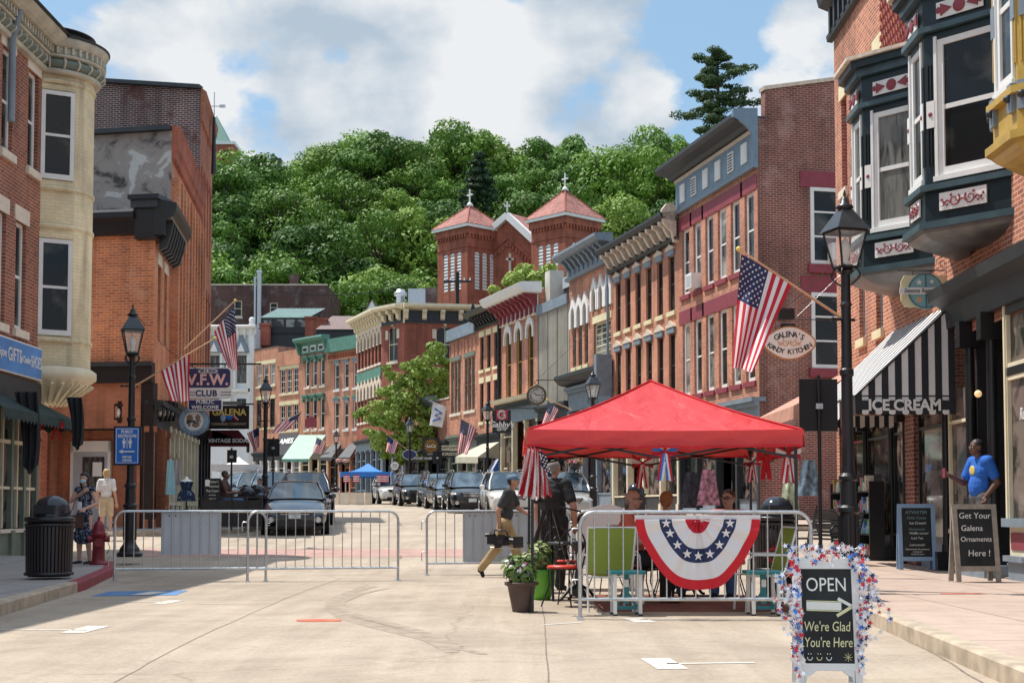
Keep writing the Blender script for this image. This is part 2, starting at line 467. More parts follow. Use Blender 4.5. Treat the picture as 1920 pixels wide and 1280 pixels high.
 def grid(s,fn,nu,nv,mat,smooth=True):
  """fn(a,b) a,b in 0..1; mat may be a function of (a,b)"""
  vs=[fn(i/nu,j/nv)for j in range(nv+1)for i in range(nu+1)]
  b=len(s.v)
  if s.T is not None:vs=[s.T@Vector(p)for p in vs]
  s.v.extend([tuple(p)for p in vs])
  for j in range(nv):
   for i in range(nu):
    mm=mat((i+.5)/nu,(j+.5)/nv)if callable(mat)else mat
    if mm is None:continue
    s.f.append([b+j*(nu+1)+i,b+j*(nu+1)+i+1,b+(j+1)*(nu+1)+i+1,b+(j+1)*(nu+1)+i])
    s.m.append(s.mi(mm));s.sm.append(smooth)
  return s
 def mesh(s,name):
  me=bpy.data.meshes.new(name)
  me.from_pydata(s.v,[],s.f)
  for mt in s.mats:me.materials.append(mt)
  me.polygons.foreach_set('material_index',s.m)
  me.polygons.foreach_set('use_smooth',s.sm)
  uvl=me.uv_layers.new(name='UVMap')
  uv=[0.0]*(2*len(me.loops));V=s.v;li=0
  for p in me.polygons:
   n=p.normal
   if abs(n.z)>0.7:
    for vi in p.vertices:
     uv[li]=V[vi][0];uv[li+1]=V[vi][1];li+=2
   else:
    h=sqrt(n.x*n.x+n.y*n.y)or 1;tx,ty=-n.y/h,n.x/h
    for vi in p.vertices:
     uv[li]=V[vi][0]*tx+V[vi][1]*ty;uv[li+1]=V[vi][2];li+=2
  uvl.data.foreach_set('uv',uv)
  me.validate()
  return me
 def build(s,name,parent=None,**kw):
  o=bpy.data.objects.new(name,s.mesh(name))
  COL.objects.link(o)
  if parent is not None:o.parent=parent
  tag(o,**kw)
  return o
def tag(o,label=None,cat=None,group=None,kind=None):
 if label:o['label']=label
 if cat:o['category']=cat
 if group:o['group']=group
 if kind:o['kind']=kind
 return o
def empty(name,loc,rz=0,label=None,cat=None,group=None):
 o=bpy.data.objects.new(name,None)
 COL.objects.link(o)
 o.location=loc;o.rotation_euler=(0,0,rz)
 o.empty_display_size=0.2
 return tag(o,label,cat,group)
def copy_tree(o,loc=None,rz=None,label=None,parent=None,scale=None,group=None):
 c=o.copy();COL.objects.link(c)
 if parent is not None:c.parent=parent
 if loc is not None:c.location=loc
 if rz is not None:c.rotation_euler=(0,0,rz)
 if scale is not None:c.scale=scale if isinstance(scale,(tuple,list))else(scale,)*3
 if label:c['label']=label
 if group:c['group']=group
 for ch in list(o.children):copy_tree(ch,parent=c)
 return c
_FC={}
def text_mesh(txt,size,mat,bold=0.0,ext=0.004,shear=0.0,align='CENTER',spacing=1.0,squash=1.0):
 """returns verts, faces of lettering in the XY plane"""
 cu=bpy.data.curves.new('lettering','FONT')
 cu.body=txt;cu.size=size;cu.extrude=ext;cu.offset=bold;cu.shear=shear
 cu.align_x=align;cu.align_y='CENTER';cu.space_character=spacing;cu.resolution_u=3
 ob=bpy.data.objects.new('lettering',cu);COL.objects.link(ob)
 dg=bpy.context.evaluated_depsgraph_get();dg.update()
 me=bpy.data.meshes.new_from_object(ob.evaluated_get(dg))
 vs=[(v.co.x*squash,v.co.y,v.co.z)for v in me.vertices]
 fs=[tuple(p.vertices)for p in me.polygons]
 bpy.data.objects.remove(ob);bpy.data.curves.remove(cu);bpy.data.meshes.remove(me)
 return vs,fs
def put_text(mb,txt,size,mat,origin,right=(1,0,0),up=(0,0,1),**kw):
 vs,fs=text_mesh(txt,size,mat,**kw)
 o=Vector(origin);r=Vector(right).normalized();u=Vector(up).normalized();n=r.cross(u)
 mb.add([o+r*x+u*y+n*z for x,y,z in vs],fs,mat)
 return mb
GK=[(-60,0),(24,0),(30,.14),(36,.41),(56,.98),(75,1.38),(110,2.0),(128,2.5)]
def g(y):
 if y<=GK[0][0]:return GK[0][1]
 for(a,za),(b,zb)in zip(GK,GK[1:]):
  if y<=b:return za+(zb-za)*(y-a)/(b-a)
 return GK[-1][1]
def lin(t,K):
 if t<=K[0][0]:return K[0][1]
 for(a,za),(b,zb)in zip(K,K[1:]):
  if t<=b:return za+(zb-za)*(t-a)/(b-a)
 return K[-1][1]
def hill(x,y):
 h=g(min(y,128))
 if y>128:
  s=min(1,(y-128)/90)
  s=s*s*(3-2*s)
  top=39.8+4.2*math.exp(-((x+13)/14)**2)-2.5*math.exp(-((x+36)/10)**2)+1.5*sin(x*0.13)+(3 if x>20 else 0)
  h+=s*top+0.8*sin(x*.31+y*.2)*s
  if y>218:h-=min(10,(y-218)*0.12)
 return h
mb=MB()
ys=[-60,0,24,30,36,56,75,110,128]+[128+i*6 for i in range(1,24)]+[330,450,900,2500]
xs=[-2500,-600,-220]+[-120+i*8 for i in range(31)]+[220,600,2500]
vs=[];fs=[]
for yy in ys:
 for xx in xs:vs.append((xx,yy,hill(xx,yy)))
nx=len(xs)
for j in range(len(ys)-1):
 for i in range(nx-1):fs.append((j*nx+i,j*nx+i+1,(j+1)*nx+i+1,(j+1)*nx+i))
mb.add(vs,[f for f in fs if ys[f[0]//nx]<128],M['ground'])
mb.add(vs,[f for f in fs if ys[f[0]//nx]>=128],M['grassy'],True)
mb.build('ground',kind='structure')
mb=MB()
ry=[-8,24,30,36,56,75,110,127]
vs=[]
for yy in ry:
 vs+=[(-34,yy,g(yy)+.004),(20,yy,g(yy)+.004)]
mb.add(vs,[(2*i,2*i+1,2*i+3,2*i+2)for i in range(len(ry)-1)],M['road'])
mb.build('road',kind='structure')
KL1=[(-8,-5.2),(14.6,-5.4),(19.6,-6.0),(23.5,-6.75),(25.5,-7.3),(27,-8.6),(27.6,-10.5),(27.7,-13)]
KR1=[(-8,3.1),(8.5,3.14),(13.4,3.5),(17,3.75),(24,4.2),(27.5,4.7),(29.3,6.0),(30,8.5)]
KL2=[(36.2,-12.5),(36.6,-9.2),(38,-7.5),(42,-7.5),(50,-8.3),(54,-8.8),(95,-17.5)]
KR2=[(40.8,10),(41.2,6),(42.5,3.8),(45,3.1),(56,.2),(64,-1.1),(80,-5.3),(90,-8)]
def FR(y):
 return lin(y,[(0,6.7),(30.4,7.17),(45,8.05),(52.4,6.35),(60.1,4.39),(65.8,2.73),(70.1,1.35),(75.6,-.58),(79.4,-1.98),(84.2,-3.8),(92,-6.8)])
def FL(y):
 return lin(y,[(0,-10.7),(31,-10.5),(34,-10.5),(38,-9.87),(54,-11.8),(95,-21)])
def sidewalk(K,side,mat_,y0,y1,red=None,kh=.15,far=14):
 """kerb polyline K; a raised walk from the kerb outwards to x = side*far, with a real kerb step"""
 yy=sorted(set([k[0]for k in K]+[k[0]for k in GK if y0<k[0]<y1]+[y0+i*1.0 for i in range(int(y1-y0)+1)]+[y1]))
 yy=[y for y in yy if y0<=y<=y1]
 walk=MB();kerb=MB();kred=MB()
 for a,b in zip(yy,yy[1:]):
  if b-a<1e-4:continue
  ka,kb=lin(a,K),lin(b,K)
  za,zb=g(a)+kh,g(b)+kh
  w_=.16*side
  q=[(ka+w_,a,za),(side*far,a,za),(side*far,b,zb),(kb+w_,b,zb)]
  if side<0:q.reverse()
  walk.poly(q,mat_)
  kk=kred if(red and red[0]<=a<red[1])else kerb
  km=M['kerb_red']if kk is kred else M['kerb']
  q=[(ka+.02*side,a,za),(ka+w_,a,za),(kb+w_,b,zb),(kb+.02*side,b,zb)]
  if side<0:q.reverse()
  kk.poly(q,km)
  q=[(ka,a,za-.02),(ka+.02*side,a,za),(kb+.02*side,b,zb),(kb,b,zb-.02)]
  if side<0:q.reverse()
  kk.poly(q,km)
  q=[(ka,a,za-kh-.02),(ka,a,za-.02),(kb,b,zb-.02),(kb,b,zb-kh-.02)]
  if side<0:q.reverse()
  kk.poly(q,km)
 for e in(y0,y1):
  ke=lin(e,K)
  walk.poly([(ke,e,g(e)-.02),(side*far,e,g(e)-.02),(side*far,e,g(e)+kh),(ke,e,g(e)+kh)],M['kerb'])
 walk.build('sidewalk',kind='structure')
 kerb.build('kerb',kind='structure')
 if kred.f:kred.build('red_painted_kerb',kind='structure')
sidewalk(KL1,-1,M['walk_left'],-8,27.7,red=(18.2,26.6),far=14)
sidewalk(KR1,1,M['walk'],-8,30,far=14)
sidewalk(KL2,-1,M['walk_left'],36.2,95,far=26)
sidewalk(KR2,1,M['walk'],40.8,90,far=12)
def mark(name,pts,mat_,z=.008):
 m_=MB();m_.poly([(x,y,g(y)+z)for x,y in pts],mat_);return m_.build(name,kind='structure')
def gp(px,py):
 """ground point under a photo pixel"""
 lo,hi=3.0,127.0
 for _ in range(50):
  md=(lo+hi)/2
  if P(px,py,md).z<g(md):hi=md
  else:lo=md
 p=P(px,py,lo)
 return p.x,p.y
def markpx(name,pp,mat_,z=.008):return mark(name,[gp(*p)for p in pp],mat_,z)
def strip(name,a,b,w_,mat_,z=.008):
 a=Vector(gp(*a));b=Vector(gp(*b));d=(b-a).normalized();n=Vector((-d.y,d.x))*w_/2
 return mark(name,[tuple(a-n),tuple(b-n),tuple(b+n),tuple(a+n)],mat_,z)
for(ya,yb,mt)in((29.4,31.9,M['crosswalk']),):
 m_=MB()
 for a,b in((ya,30),(30,yb)):
  m_.poly([(-8.5,a,g(a)+.008),(5.3,a,g(a)+.008),(5.3,b,g(b)+.008),(-8.5,b,g(b)+.008)],mt)
 m_.build('crosswalk',kind='structure')
for a,b,c,d in(((1185,1166),(1325,1158),(1195,1158),(1207,1168)),):
 pass
strip('parking_line',(1200,1162),(1330,1160),.06,M['paint_white'])
strip('parking_line',(1184,1159),(1212,1167),.22,M['paint_white'])
strip('parking_line',(1250,1245),(1415,1243),.06,M['paint_white'])
strip('parking_line',(1228,1235),(1262,1255),.22,M['paint_white'])
strip('parking_line',(0,1180),(165,1182),.06,M['paint_white'])
strip('parking_line',(135,1187),(185,1174),.22,M['paint_white'])
strip('parking_line',(220,1128),(320,1129),.06,M['paint_white'])
strip('parking_line',(297,1132),(330,1126),.20,M['paint_white'])
strip('parking_line',(1020,1172),(1095,1167),.05,M['paint_white'])
strip('parking_line',(330,1096),(420,1097),.06,M['paint_white'])
strip('parking_line',(375,1132),(430,1133),.04,M['paint_white'])
markpx('disabled_parking_bay',[(170,1118),(330,1116),(352,1107),(205,1109)],M['paint_blue'])
strip('parking_line',(262,1116),(300,1110),.25,M['paint_white'],.012)
markpx('spray_mark',[(555,1162),(600,1161),(640,1162),(640,1165),(590,1166),(556,1165)],M['paint_orange'])
m_=MB()
a=P(1790,1112,16.3)
m_.poly([(5.0,16.2,.154),(5.5,16.15,.154),(5.5,16.35,.154),(5.0,16.3,.154)],M['paint_orange'])
m_.build('spray_mark',kind='structure')
M['tar']=pm('tar_seam',(0.20,0.165,0.13),0.9,var=0.3,scale=10)
M['skid']=pm('rubber_mark',(0.33,0.265,0.205),0.9,var=0.25,scale=6)
def path(name,pp,w_,mat_,z=.006,jit=0):
 pts=[Vector(gp(*p))for p in pp];P2=[]
 for a,b in zip(pts,pts[1:]):
  for k in range(6):P2.append(a.lerp(b,k/6))
 P2.append(pts[-1])
 P2=[p+Vector((random.uniform(-jit,jit),random.uniform(-jit,jit)))for p in P2]
 m_=MB();vs=[]
 for i,p in enumerate(P2):
  d=(P2[min(i+1,len(P2)-1)]-P2[max(i-1,0)]).normalized();n=Vector((-d.y,d.x))*w_/2
  vs+=[(p.x-n.x,p.y-n.y,g(p.y)+z),(p.x+n.x,p.y+n.y,g(p.y)+z)]
 m_.add(vs,[(2*i,2*i+1,2*i+3,2*i+2)for i in range(len(P2)-1)],mat_)
 m_.build(name,kind='structure')
path('road_seam',[(1029,1280),(1024,1200),(1019,1150),(1010,1090)],.012,M['tar'],jit=.006)
path('road_seam',[(215,1280),(330,1215),(470,1150),(560,1112),(640,1085)],.012,M['tar'],jit=.01)
path('road_seam',[(395,1085),(560,1079),(760,1076),(905,1076)],.025,M['tar'],jit=.004)
path('road_seam',[(1640,1170),(1760,1230),(1840,1280)],.02,M['tar'],jit=.01)
for k_ in range(5):
 o_=(k_-2)*3.5;path('tyre_mark',[(705+random.uniform(-25,25),1102+o_*.4),(665+o_,1112+o_*.5),(630+o_*1.5,1127+o_*.3),(628+o_*1.8,1142-o_*.1),(655+o_*2,1156-o_*.5),(715+o_,1172-o_*.9),(795,1192-o_),(870+random.uniform(-30,40),1220-o_)],random.uniform(.05,.12),M['skid'],z=.006+.0004*k_)
 # ================================================================ building kit
def frame(p0,p1):
 dx,dy=p1[0]-p0[0],p1[1]-p0[1]
 return math.hypot(dx,dy),atan2(dy,dx)
def wall(mb,L_,z0,z1,ops,mat_,y=0.0,rev=.16,x0=0.0,close=True):
 xs_=sorted(set([x0,L_]+[o[0]for o in ops]+[o[1]for o in ops]))
 zs_=sorted(set([z0,z1]+[o[2]for o in ops]+[o[3]for o in ops]))
 xs_=[v for v in xs_ if x0-1e-6<=v<=L_+1e-6];zs_=[v for v in zs_ if z0-1e-6<=v<=z1+1e-6]
 for a,b in zip(xs_,xs_[1:]):
  for c,d in zip(zs_,zs_[1:]):
   mx_,mz_=(a+b)/2,(c+d)/2
   if any(o[0]<mx_<o[1]and o[2]<mz_<o[3]for o in ops):continue
   mb.poly([(a,y,c),(b,y,c),(b,y,d),(a,y,d)],mat_)
 for a,b,c,d in ops:
  e=y+rev
  mb.poly([(a,y,c),(a,y,d),(a,e,d),(a,e,c)],mat_)
  mb.poly([(b,y,c),(b,e,c),(b,e,d),(b,y,d)],mat_)
  mb.poly([(a,y,d),(b,y,d),(b,e,d),(a,e,d)],mat_)
  mb.poly([(a,y,c),(a,e,c),(b,e,c),(b,y,c)],mat_)
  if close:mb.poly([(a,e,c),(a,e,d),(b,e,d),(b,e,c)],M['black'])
_wc={}
def cached(key,fn):
 if key not in _wc:_wc[key]=fn()
 return _wc[key]
def inst(name,me,parent,loc=(0,0,0),rz=0,label=None):
 o=bpy.data.objects.new(name,me);COL.objects.link(o);o.parent=parent
 o.location=loc;o.rotation_euler=(0,0,rz)
 if label:o['label']=label
 return o
def arc(w_,h_,n=8,z0=0.0):
 return[(w_/2*cos(pi*i/n),z0+h_*sin(pi*i/n))for i in range(n+1)]
def window(root,xc,z0,w_,h_,fm='white',gm='glass',rev=.16,sill=None,head=None,headmat=None,fw=.07,mv=0,mh=0,arch=None,wm=None,y=0.0,blind=False,rz=0,label=None):
 fmat,gmat=M[fm],M[gm]
 def frm():
  b=MB();d=.07
  b.box(-w_/2,-w_/2+fw,-d,0,0,h_,fmat);b.box(w_/2-fw,w_/2,-d,0,0,h_,fmat)
  b.box(-w_/2+fw,w_/2-fw,-d,0,0,fw*1.3,fmat);b.box(-w_/2+fw,w_/2-fw,-d,0,h_-fw,h_,fmat)
  b.box(-w_/2+fw,w_/2-fw,-d*.8,-.002,h_*.5-.03,h_*.5+.03,fmat)
  for i in range(mv):
   xx=-w_/2+fw+(w_-2*fw)*(i+1)/(mv+1);b.box(xx-.018,xx+.018,-d*.7,-.004,fw*1.3,h_-fw,fmat)
  for i in range(mh):
   for zz in(h_*.5*(i+1)/(mh+1),h_*.5+h_*.5*(i+1)/(mh+1)):
    b.box(-w_/2+fw,w_/2-fw,-d*.65,-.006,zz-.016,zz+.016,fmat)
  if arch:
   n=8;A=arc(w_-.002,arch,n,h_-arch)
   for sgn in(1,-1):
    pts=[(sgn*w_/2,h_)]+[(sgn*abs(x_),z_)for x_,z_ in A[:n//2+1]]+[(0,h_)]
    b.prism(pts,lambda u,v,t:(u,t,v),-rev+.004,-d,wm or M['brick_facade'])
  return b.mesh('window')
 o=inst('window',cached(('f',w_,h_,fm,fw,mv,mh,arch,rev,wm.name if wm else None),frm),root,(xc,y+rev-.005,z0),rz,label)
 inst('pane',cached(('p',w_,h_,gm),lambda:MB().box(-w_/2+fw*.6,w_/2-fw*.6,-.035,-.025,fw*.6,h_-fw*.6,gmat).mesh('pane')),o)
 if sill:
  inst('sill',cached(('s',w_,sill,rev),lambda:MB().box(-w_/2-.1,w_/2+.1,-rev-.07,-rev+.03,-.17,-.003,M[sill]).box(-w_/2+.004,w_/2-.004,-rev+.031,-.07,-.03,-.004,M[sill]).mesh('sill')),o)
 if head:
  hm=M[headmat or sill or 'stone_sill']
  def hd():
   b=MB();f=lambda u,v,t:(u,t,v)
   y0,y1=-rev-.05,-rev+.03
   if head=='flat':b.box(-w_/2-.12,w_/2+.12,-rev-.025,y1,h_+.003,h_+.32,hm)
   elif head=='band':b.box(-w_/2-.3,w_/2+.3,-rev-.02,y1,h_+.003,h_+.5,hm)
   elif head=='cap':
    b.box(-w_/2-.06,w_/2+.06,y0-.03,y1,h_+.003,h_+.22,M['grey_trim'])
    b.prism([(-w_/2-.14,h_+.225),(w_/2+.14,h_+.225),(w_/2+.05,h_+.33),(w_/6,h_+.40),(0,h_+.5),(-w_/6,h_+.40),(-w_/2-.05,h_+.33)],f,y0-.06,y1,hm)
   elif head=='bracketcap':
    b.box(-w_/2-.14,w_/2+.14,y0-.28,y1,h_+.18,h_+.34,hm)
    b.box(-w_/2-.08,w_/2+.08,y0-.16,y1,h_+.003,h_+.178,hm)
    for sx in(-1,1):b.box(sx*(w_/2+.06)-.06,sx*(w_/2+.06)+.06,y0-.14,y1,h_-.25,h_+.002,hm)
   elif head=='hood':
    n=10;ro,ri=w_/2+.17,w_/2-.02
    pts=[(ro,h_-.75),(ro,h_-w_/2+.05)]+[(ro*cos(pi*i/n),h_-w_/2+.05+(ro+.12)*sin(pi*i/n))for i in range(1,n)]+[(-ro,h_-w_/2+.05),(-ro,h_-.75),(-ri,h_-.75),(-ri,h_-w_/2)]
    pts+=[(-ri*cos(pi*i/n),h_-w_/2+ri*sin(pi*i/n))for i in range(1,n)]+[(ri,h_-w_/2),(ri,h_-.75)]
    outr=[(ro,h_-.75)]+[(ro*cos(pi*i/n),h_-w_/2+.05+(ro+.10)*sin(pi*i/n))for i in range(n+1)]+[(-ro,h_-.75)]
    inn=[(ri,h_-.75)]+[(ri*cos(pi*i/n),h_-w_/2+ri*sin(pi*i/n))for i in range(n+1)]+[(-ri,h_-.75)]
    for i in range(len(outr)-1):
     b.prism([outr[i],outr[i+1],inn[i+1],inn[i]],f,y0-.04,y1,hm)
    b.box(-.09,.09,y0-.07,y0-.035,h_+.02,h_+.28,hm)
   elif head=='gothic':
    outr=[(w_/2+.22,h_-.9),(w_/2+.22,h_-.1),(w_/2+.08,h_+.15),(0,h_+.62),(-w_/2-.08,h_+.15),(-w_/2-.22,h_-.1),(-w_/2-.22,h_-.9)]
    inn=[(w_/2,h_-.9),(w_/2,h_-.25),(w_/2*.8,h_-.05),(0,h_+.12),(-w_/2*.8,h_-.05),(-w_/2,h_-.25),(-w_/2,h_-.9)]
    for i in range(len(outr)-1):b.prism([outr[i],outr[i+1],inn[i+1],inn[i]],f,y0-.05,y1,hm)
   elif head=='key':
    b.box(-.10,.10,y0,y1,h_+.05,h_+.45,hm)
    for sx in(-1,1):b.box(sx*(w_/2+.1)-.14,sx*(w_/2+.1)+.14,y0,y1,h_-.85,h_-.2,hm)
   return b.mesh('lintel')
  inst('lintel',cached(('h',w_,h_,head,hm.name,rev),hd),o)
 return o
def spread(n,a,b):
 return[a+(b-a)*(i+.5)/n for i in range(n)]
def building(name,label,p0,p1,zb,H,D,wallm,rows,sidem=None,store=None,group=None,roofm='roof_dark',cat='building',rev=.16,sideops=None,topslope=0,h0=None):
 """p0,p1: facade ends seen left to right from the street. rows: list of dicts for window()"""
 L_,a=frame(p0,p1)
 root=empty(name,(p0[0],p0[1],zb),a,label,cat,group)
 ops=[]
 for r in rows:
  for xc in r['xs']:ops.append((xc-r['w']/2,xc+r['w']/2,r['z'],r['z']+r['h']))
 sh=store['h']if store else 0
 z0=sh if store else-1.2
 b=MB()
 wall(b,L_,z0,H,ops,wallm,rev=rev)
 sm_=sidem or wallm
 b.poly([(0,D,-1.5),(0,0,-1.5),(0,0,H),(0,D,H)],sm_)
 b.poly([(L_,0,-1.5),(L_,D,-1.5),(L_,D,H),(L_,0,H)],sm_)
 b.poly([(L_,D,-1.5),(0,D,-1.5),(0,D,H),(L_,D,H)],sm_)
 b.build('wall',root)
 r_=MB();r_.box(.25,L_-.25,.25,D-.25,H-.7,H-.45,M[roofm])
 r_.build('roof',root)
 c=MB()
 c.box(-.0,L_,-.04,.3,H,H+.08,M['stone_sill' if not sidem else 'dark_trim'])
 c.box(0,.3,.301,D,H,H+.08,M['dark_trim']);c.box(L_-.3,L_,.301,D,H,H+.08,M['dark_trim']);c.box(.301,L_-.301,D-.3,D,H,H+.08,M['dark_trim'])
 c.build('coping',root)
 for r in rows:
  kw={k:v for k,v in r.items()if k not in('xs','z','w','h','alt')}
  for i,xc in enumerate(r['xs']):
   k2=dict(kw)
   if 'alt' in r and i in r['alt']:k2['gm']='glass_blind'
   window(root,xc,r['z'],r['w'],r['h'],rev=rev,wm=wallm,**k2)
 if store:storefront(root,L_,**store)
 return root,L_
def storefront(root,L_,h,n=3,post='black',trim='dark_trim',sign='dark_trim',door=1,bulk=.55,band=.7,rec=.22,glass='glass_shop',x0=0,back=1.2):
 b=MB();pw=.16
 W=L_-x0
 xs_=[x0+W*i/n for i in range(n+1)]
 for i,xx in enumerate(xs_):
  xa=min(max(xx,x0+pw/2+.002),L_-pw/2-.002)
  b.box(xa-pw/2,xa+pw/2,-.06,rec,-.8,h-band,M[post])
  b.box(xa-pw/2-.04,xa+pw/2+.04,-.1,rec,h-band-.16,h-band-.002,M[post])
  b.box(xa-pw/2-.04,xa+pw/2+.04,-.1,rec,-.8,.25,M[post])
 b.box(x0,L_,-.05,rec,h-band,h-.12,M[sign])
 b.box(x0-.03,L_+.03,-.28,rec,h-.12,h+.02,M[trim])
 b.box(x0-.03,L_+.03,-.18,-.052,h-.26,h-.122,M[trim])
 for i in range(n):
  xa,xb=xs_[i]+pw/2,xs_[i+1]-pw/2
  if i==door:continue
  b.box(xa,xb,.02,rec+.05,-.8,bulk,M[trim]);b.box(xa,xb,-.02,rec,bulk,bulk+.07,M[post])
  b.box(xa,xb,.05,rec,h-band-.75,h-band-.69,M[post])
 b.poly([(x0,rec+back,-.8),(L_,rec+back,-.8),(L_,rec+back,h-.1),(x0,rec+back,h-.1)],M['blackm'])
 b.build('shopfront',root)
 for i in range(n):
  xa,xb=xs_[i]+pw/2,xs_[i+1]-pw/2
  if i==door:
   d=MB()
   d.box(xa,xa+.12,.5,.58,0,2.3,M[post]);d.box(xb-.12,xb,.5,.58,0,2.3,M[post])
   d.box(xa+.12,xb-.12,.5,.58,2.18,2.3,M[post]);d.box(xa+.12,xb-.12,.5,.58,0,.3,M[post])
   d.box(xa+.12,xb-.12,.53,.55,.3,2.18,M[glass]);d.box(xa,xb,.52,.56,2.3,h-band,M[glass])
   dd=d.build('door',root)
   MB().cyl((xa+.2,.44,.95),(xa+.2,.44,1.25),.015,.015,6,M['galv']).build('handle',dd)
  else:
   MB().box(xa,xb,rec-.06,rec-.05,bulk+.07,h-band,M[glass]).build('shop_window',root)
def cornice(root,x0,x1,z,prof,mat_,name='cornice',label=None):
 """prof: (outwards, up) outline"""
 b=MB();b.prism([(o,z+u)for o,u in prof],lambda o,u,t:(t,-o,u),x0,x1,M[mat_])
 return b.build(name,root,label=label)
def brackets(cor,xs_,z,prof,wd,mat_,name='bracket'):
 key=('br',tuple(prof),wd,mat_)
 me=cached(key,lambda:MB().prism(prof,lambda o,u,t:(t,-o,u),-wd/2,wd/2,M[mat_]).mesh(name))
 for xx in xs_:inst(name,me,cor,(xx,0,z))
SBR=[(-.02,0),(.55,0),(.55,-.12),(.42,-.2),(.3,-.4),(.16,-.52),(.12,-.75),(-.02,-.8)]
# ================================================================ right row beyond the side street
ptR=lambda y:(FR(y),y)
p0,p1=ptR(52.4),ptR(45)
zb=g(47)+.15
L7,_=frame(p0,p1)
xs6=spread(6,.15,L7-.1)
R7,_=building('brick_building','red brick building with slate blue frieze, maroon lintels and patched side wall',p0,p1,zb,13.1,12,M['brick_pink'],[dict(xs=xs6,z=9.15-zb,w=.78,h=2.5,sill='maroon',head='band',headmat='maroon',gm='glass',fw=.11,alt=(1,3)),dict(xs=xs6,z=5.35-zb,w=.78,h=2.75,sill='maroon',head='band',headmat='maroon',gm='glass',fw=.11,alt=(0,2,4))],sidem=M['brick_patched'],store=dict(h=3.9,n=4,door=2,post='dark_trim',trim='grey_trim',sign='grey_trim'))
fz=12.35-zb
fr=MB();fr.box(-.02,L7-.003,-.10,-.004,fz,fz+1.35,M['navy_trim']);fr.box(-.05,L7-.003,-.16,-.101,fz-.02,fz+.10,M['grey_trim'])
fr.box(-.05,L7-.003,-.14,-.101,fz+1.17,fz+1.3,M['limestone'])
frz=fr.build('frieze',R7,label='slate blue painted frieze with white square vents')
for i,xx in enumerate(spread(6,.2,L7-.2)):
 v=MB();v.box(xx-.25,xx+.25,-.15,-.105,fz+.3,fz+.98,M['white'])
 if i in(1,4):
  for k in range(6):v.box(xx-.19,xx+.19,-.165,-.151,fz+.36+k*.1,fz+.40+k*.1,M['dark_trim'])
 else:v.box(xx-.19,xx+.19,-.157,-.151,fz+.37,fz+.91,M['white'])
 v.build('vent',frz)
cornice(R7,-.25,L7+.02,fz+1.33,[(-.0,0),(.25,0),(.35,.12),(.75,.18),(.85,.30),(.85,.42),(.7,.5),(0,.56)],'dark_trim')
bb=MB();bb.prism([(0,fz-.02),(.18,fz-.02),(.2,fz+1.15),(.45,fz+1.4),(.86,fz+1.62),(.86,fz+1.88),(0,fz+1.95)],lambda o,u,t:(t,-o,u),L7-.06,L7+.08,M['navy_trim']);bb.build('end_board',R7)
sw=MB()
sw.add([(L7-.35,.3,13.1),(L7+.004,.3,13.1),(L7+.004,12,13.1),(L7-.35,12,13.1),(L7-.35,.3,14.05),(L7+.004,.3,14.05),(L7+.004,12,16.3),(L7-.35,12,16.3)],[(0,1,5,4),(1,2,6,5),(2,3,7,6),(3,0,4,7),(4,5,6,7)],M['brick_patched'])
sw.beam((L7-.17,.25,14.12),(L7-.17,12,16.37),.44,.12,M['limestone'])
sw.build('side_parapet',R7)
s1=empty('side_window_group',(0,0,0));bpy.data.objects.remove(s1)
def side_window(root,x,yc,z0,w_,h_,lab=None,ac=False):
 o=MB()
 m_=M['white'];f=.12
 o.box(x,x+.06,yc-w_/2,yc-w_/2+f,z0,z0+h_,m_);o.box(x,x+.06,yc+w_/2-f,yc+w_/2,z0,z0+h_,m_)
 o.box(x,x+.06,yc-w_/2+f,yc+w_/2-f,z0,z0+f,m_);o.box(x,x+.06,yc-w_/2+f,yc+w_/2-f,z0+h_-f,z0+h_,m_)
 for k in(.36,.68):o.box(x,x+.045,yc-w_/2+f,yc+w_/2-f,z0+h_*k-.03,z0+h_*k+.03,m_)
 wn=o.build('window',root)
 MB().box(x,x+.02,yc-w_/2+f,yc+w_/2-f,z0+f,z0+h_-f,M['glass']).build('pane',wn)
 MB().box(x,x+.03,yc-w_/2-.35,yc+w_/2+.35,z0+h_+.01,z0+h_+.55,M['maroon']).build('lintel',wn)
 MB().box(x,x+.12,yc-w_/2-.1,yc+w_/2+.1,z0-.3,z0-.01,M['maroon']).build('sill',wn)
 if ac:
  a=MB();a.box(x+.02,x+.40,yc-.15,yc+.62,z0+.12,z0+.66,M['white'])
  for k in range(7):a.box(x+.401,x+.41,yc-.08,yc+.55,z0+.18+k*.06,z0+.20+k*.06,M['panel_grey'])
  a.build('air_conditioner',wn)
side_window(R7,L7+.006,2.6,8.35,1.5,2.55,ac=True)
side_window(R7,L7+.006,2.6,4.9,1.5,2.5)
bl=MB();cx_,cz_=1.2,5.0
bl.box(L7+.05,L7+.3,.75,1.15,5.95,6.3,M['blackm']);bl.build('wall_lamp',R7)
ac_=MB();ac_.box(xs6[1]-.3,xs6[1]+.3,-.35,.1,9.2-zb,9.75-zb,M['white'])
for k in range(6):ac_.box(xs6[1]-.25,xs6[1]+.25,-.36,-.351,9.28-zb+k*.07,9.3-zb+k*.07,M['panel_grey'])
ac_.build('air_conditioner',R7)
p0,p1=ptR(60.1),ptR(52.42);zb=g(55)+.15
L6,_=frame(p0,p1);xs_=spread(6,.1,L6-.1)
R6,_=building('brick_building','tan orange brick building with narrow windows and cream scrolled cornice brackets',p0,p1,zb,12.35-zb,14,M['brick_tan'],[dict(xs=xs_,z=8.75-zb,w=.66,h=2.15,sill='yellow_stone',head='cap',headmat='limestone',fm='dark_trim'),dict(xs=xs_,z=5.45-zb,w=.66,h=2.45,sill='yellow_stone',head='cap',headmat='limestone',fm='dark_trim')],store=dict(h=3.9,n=4,door=1,post='cream',trim='dark_trim'))
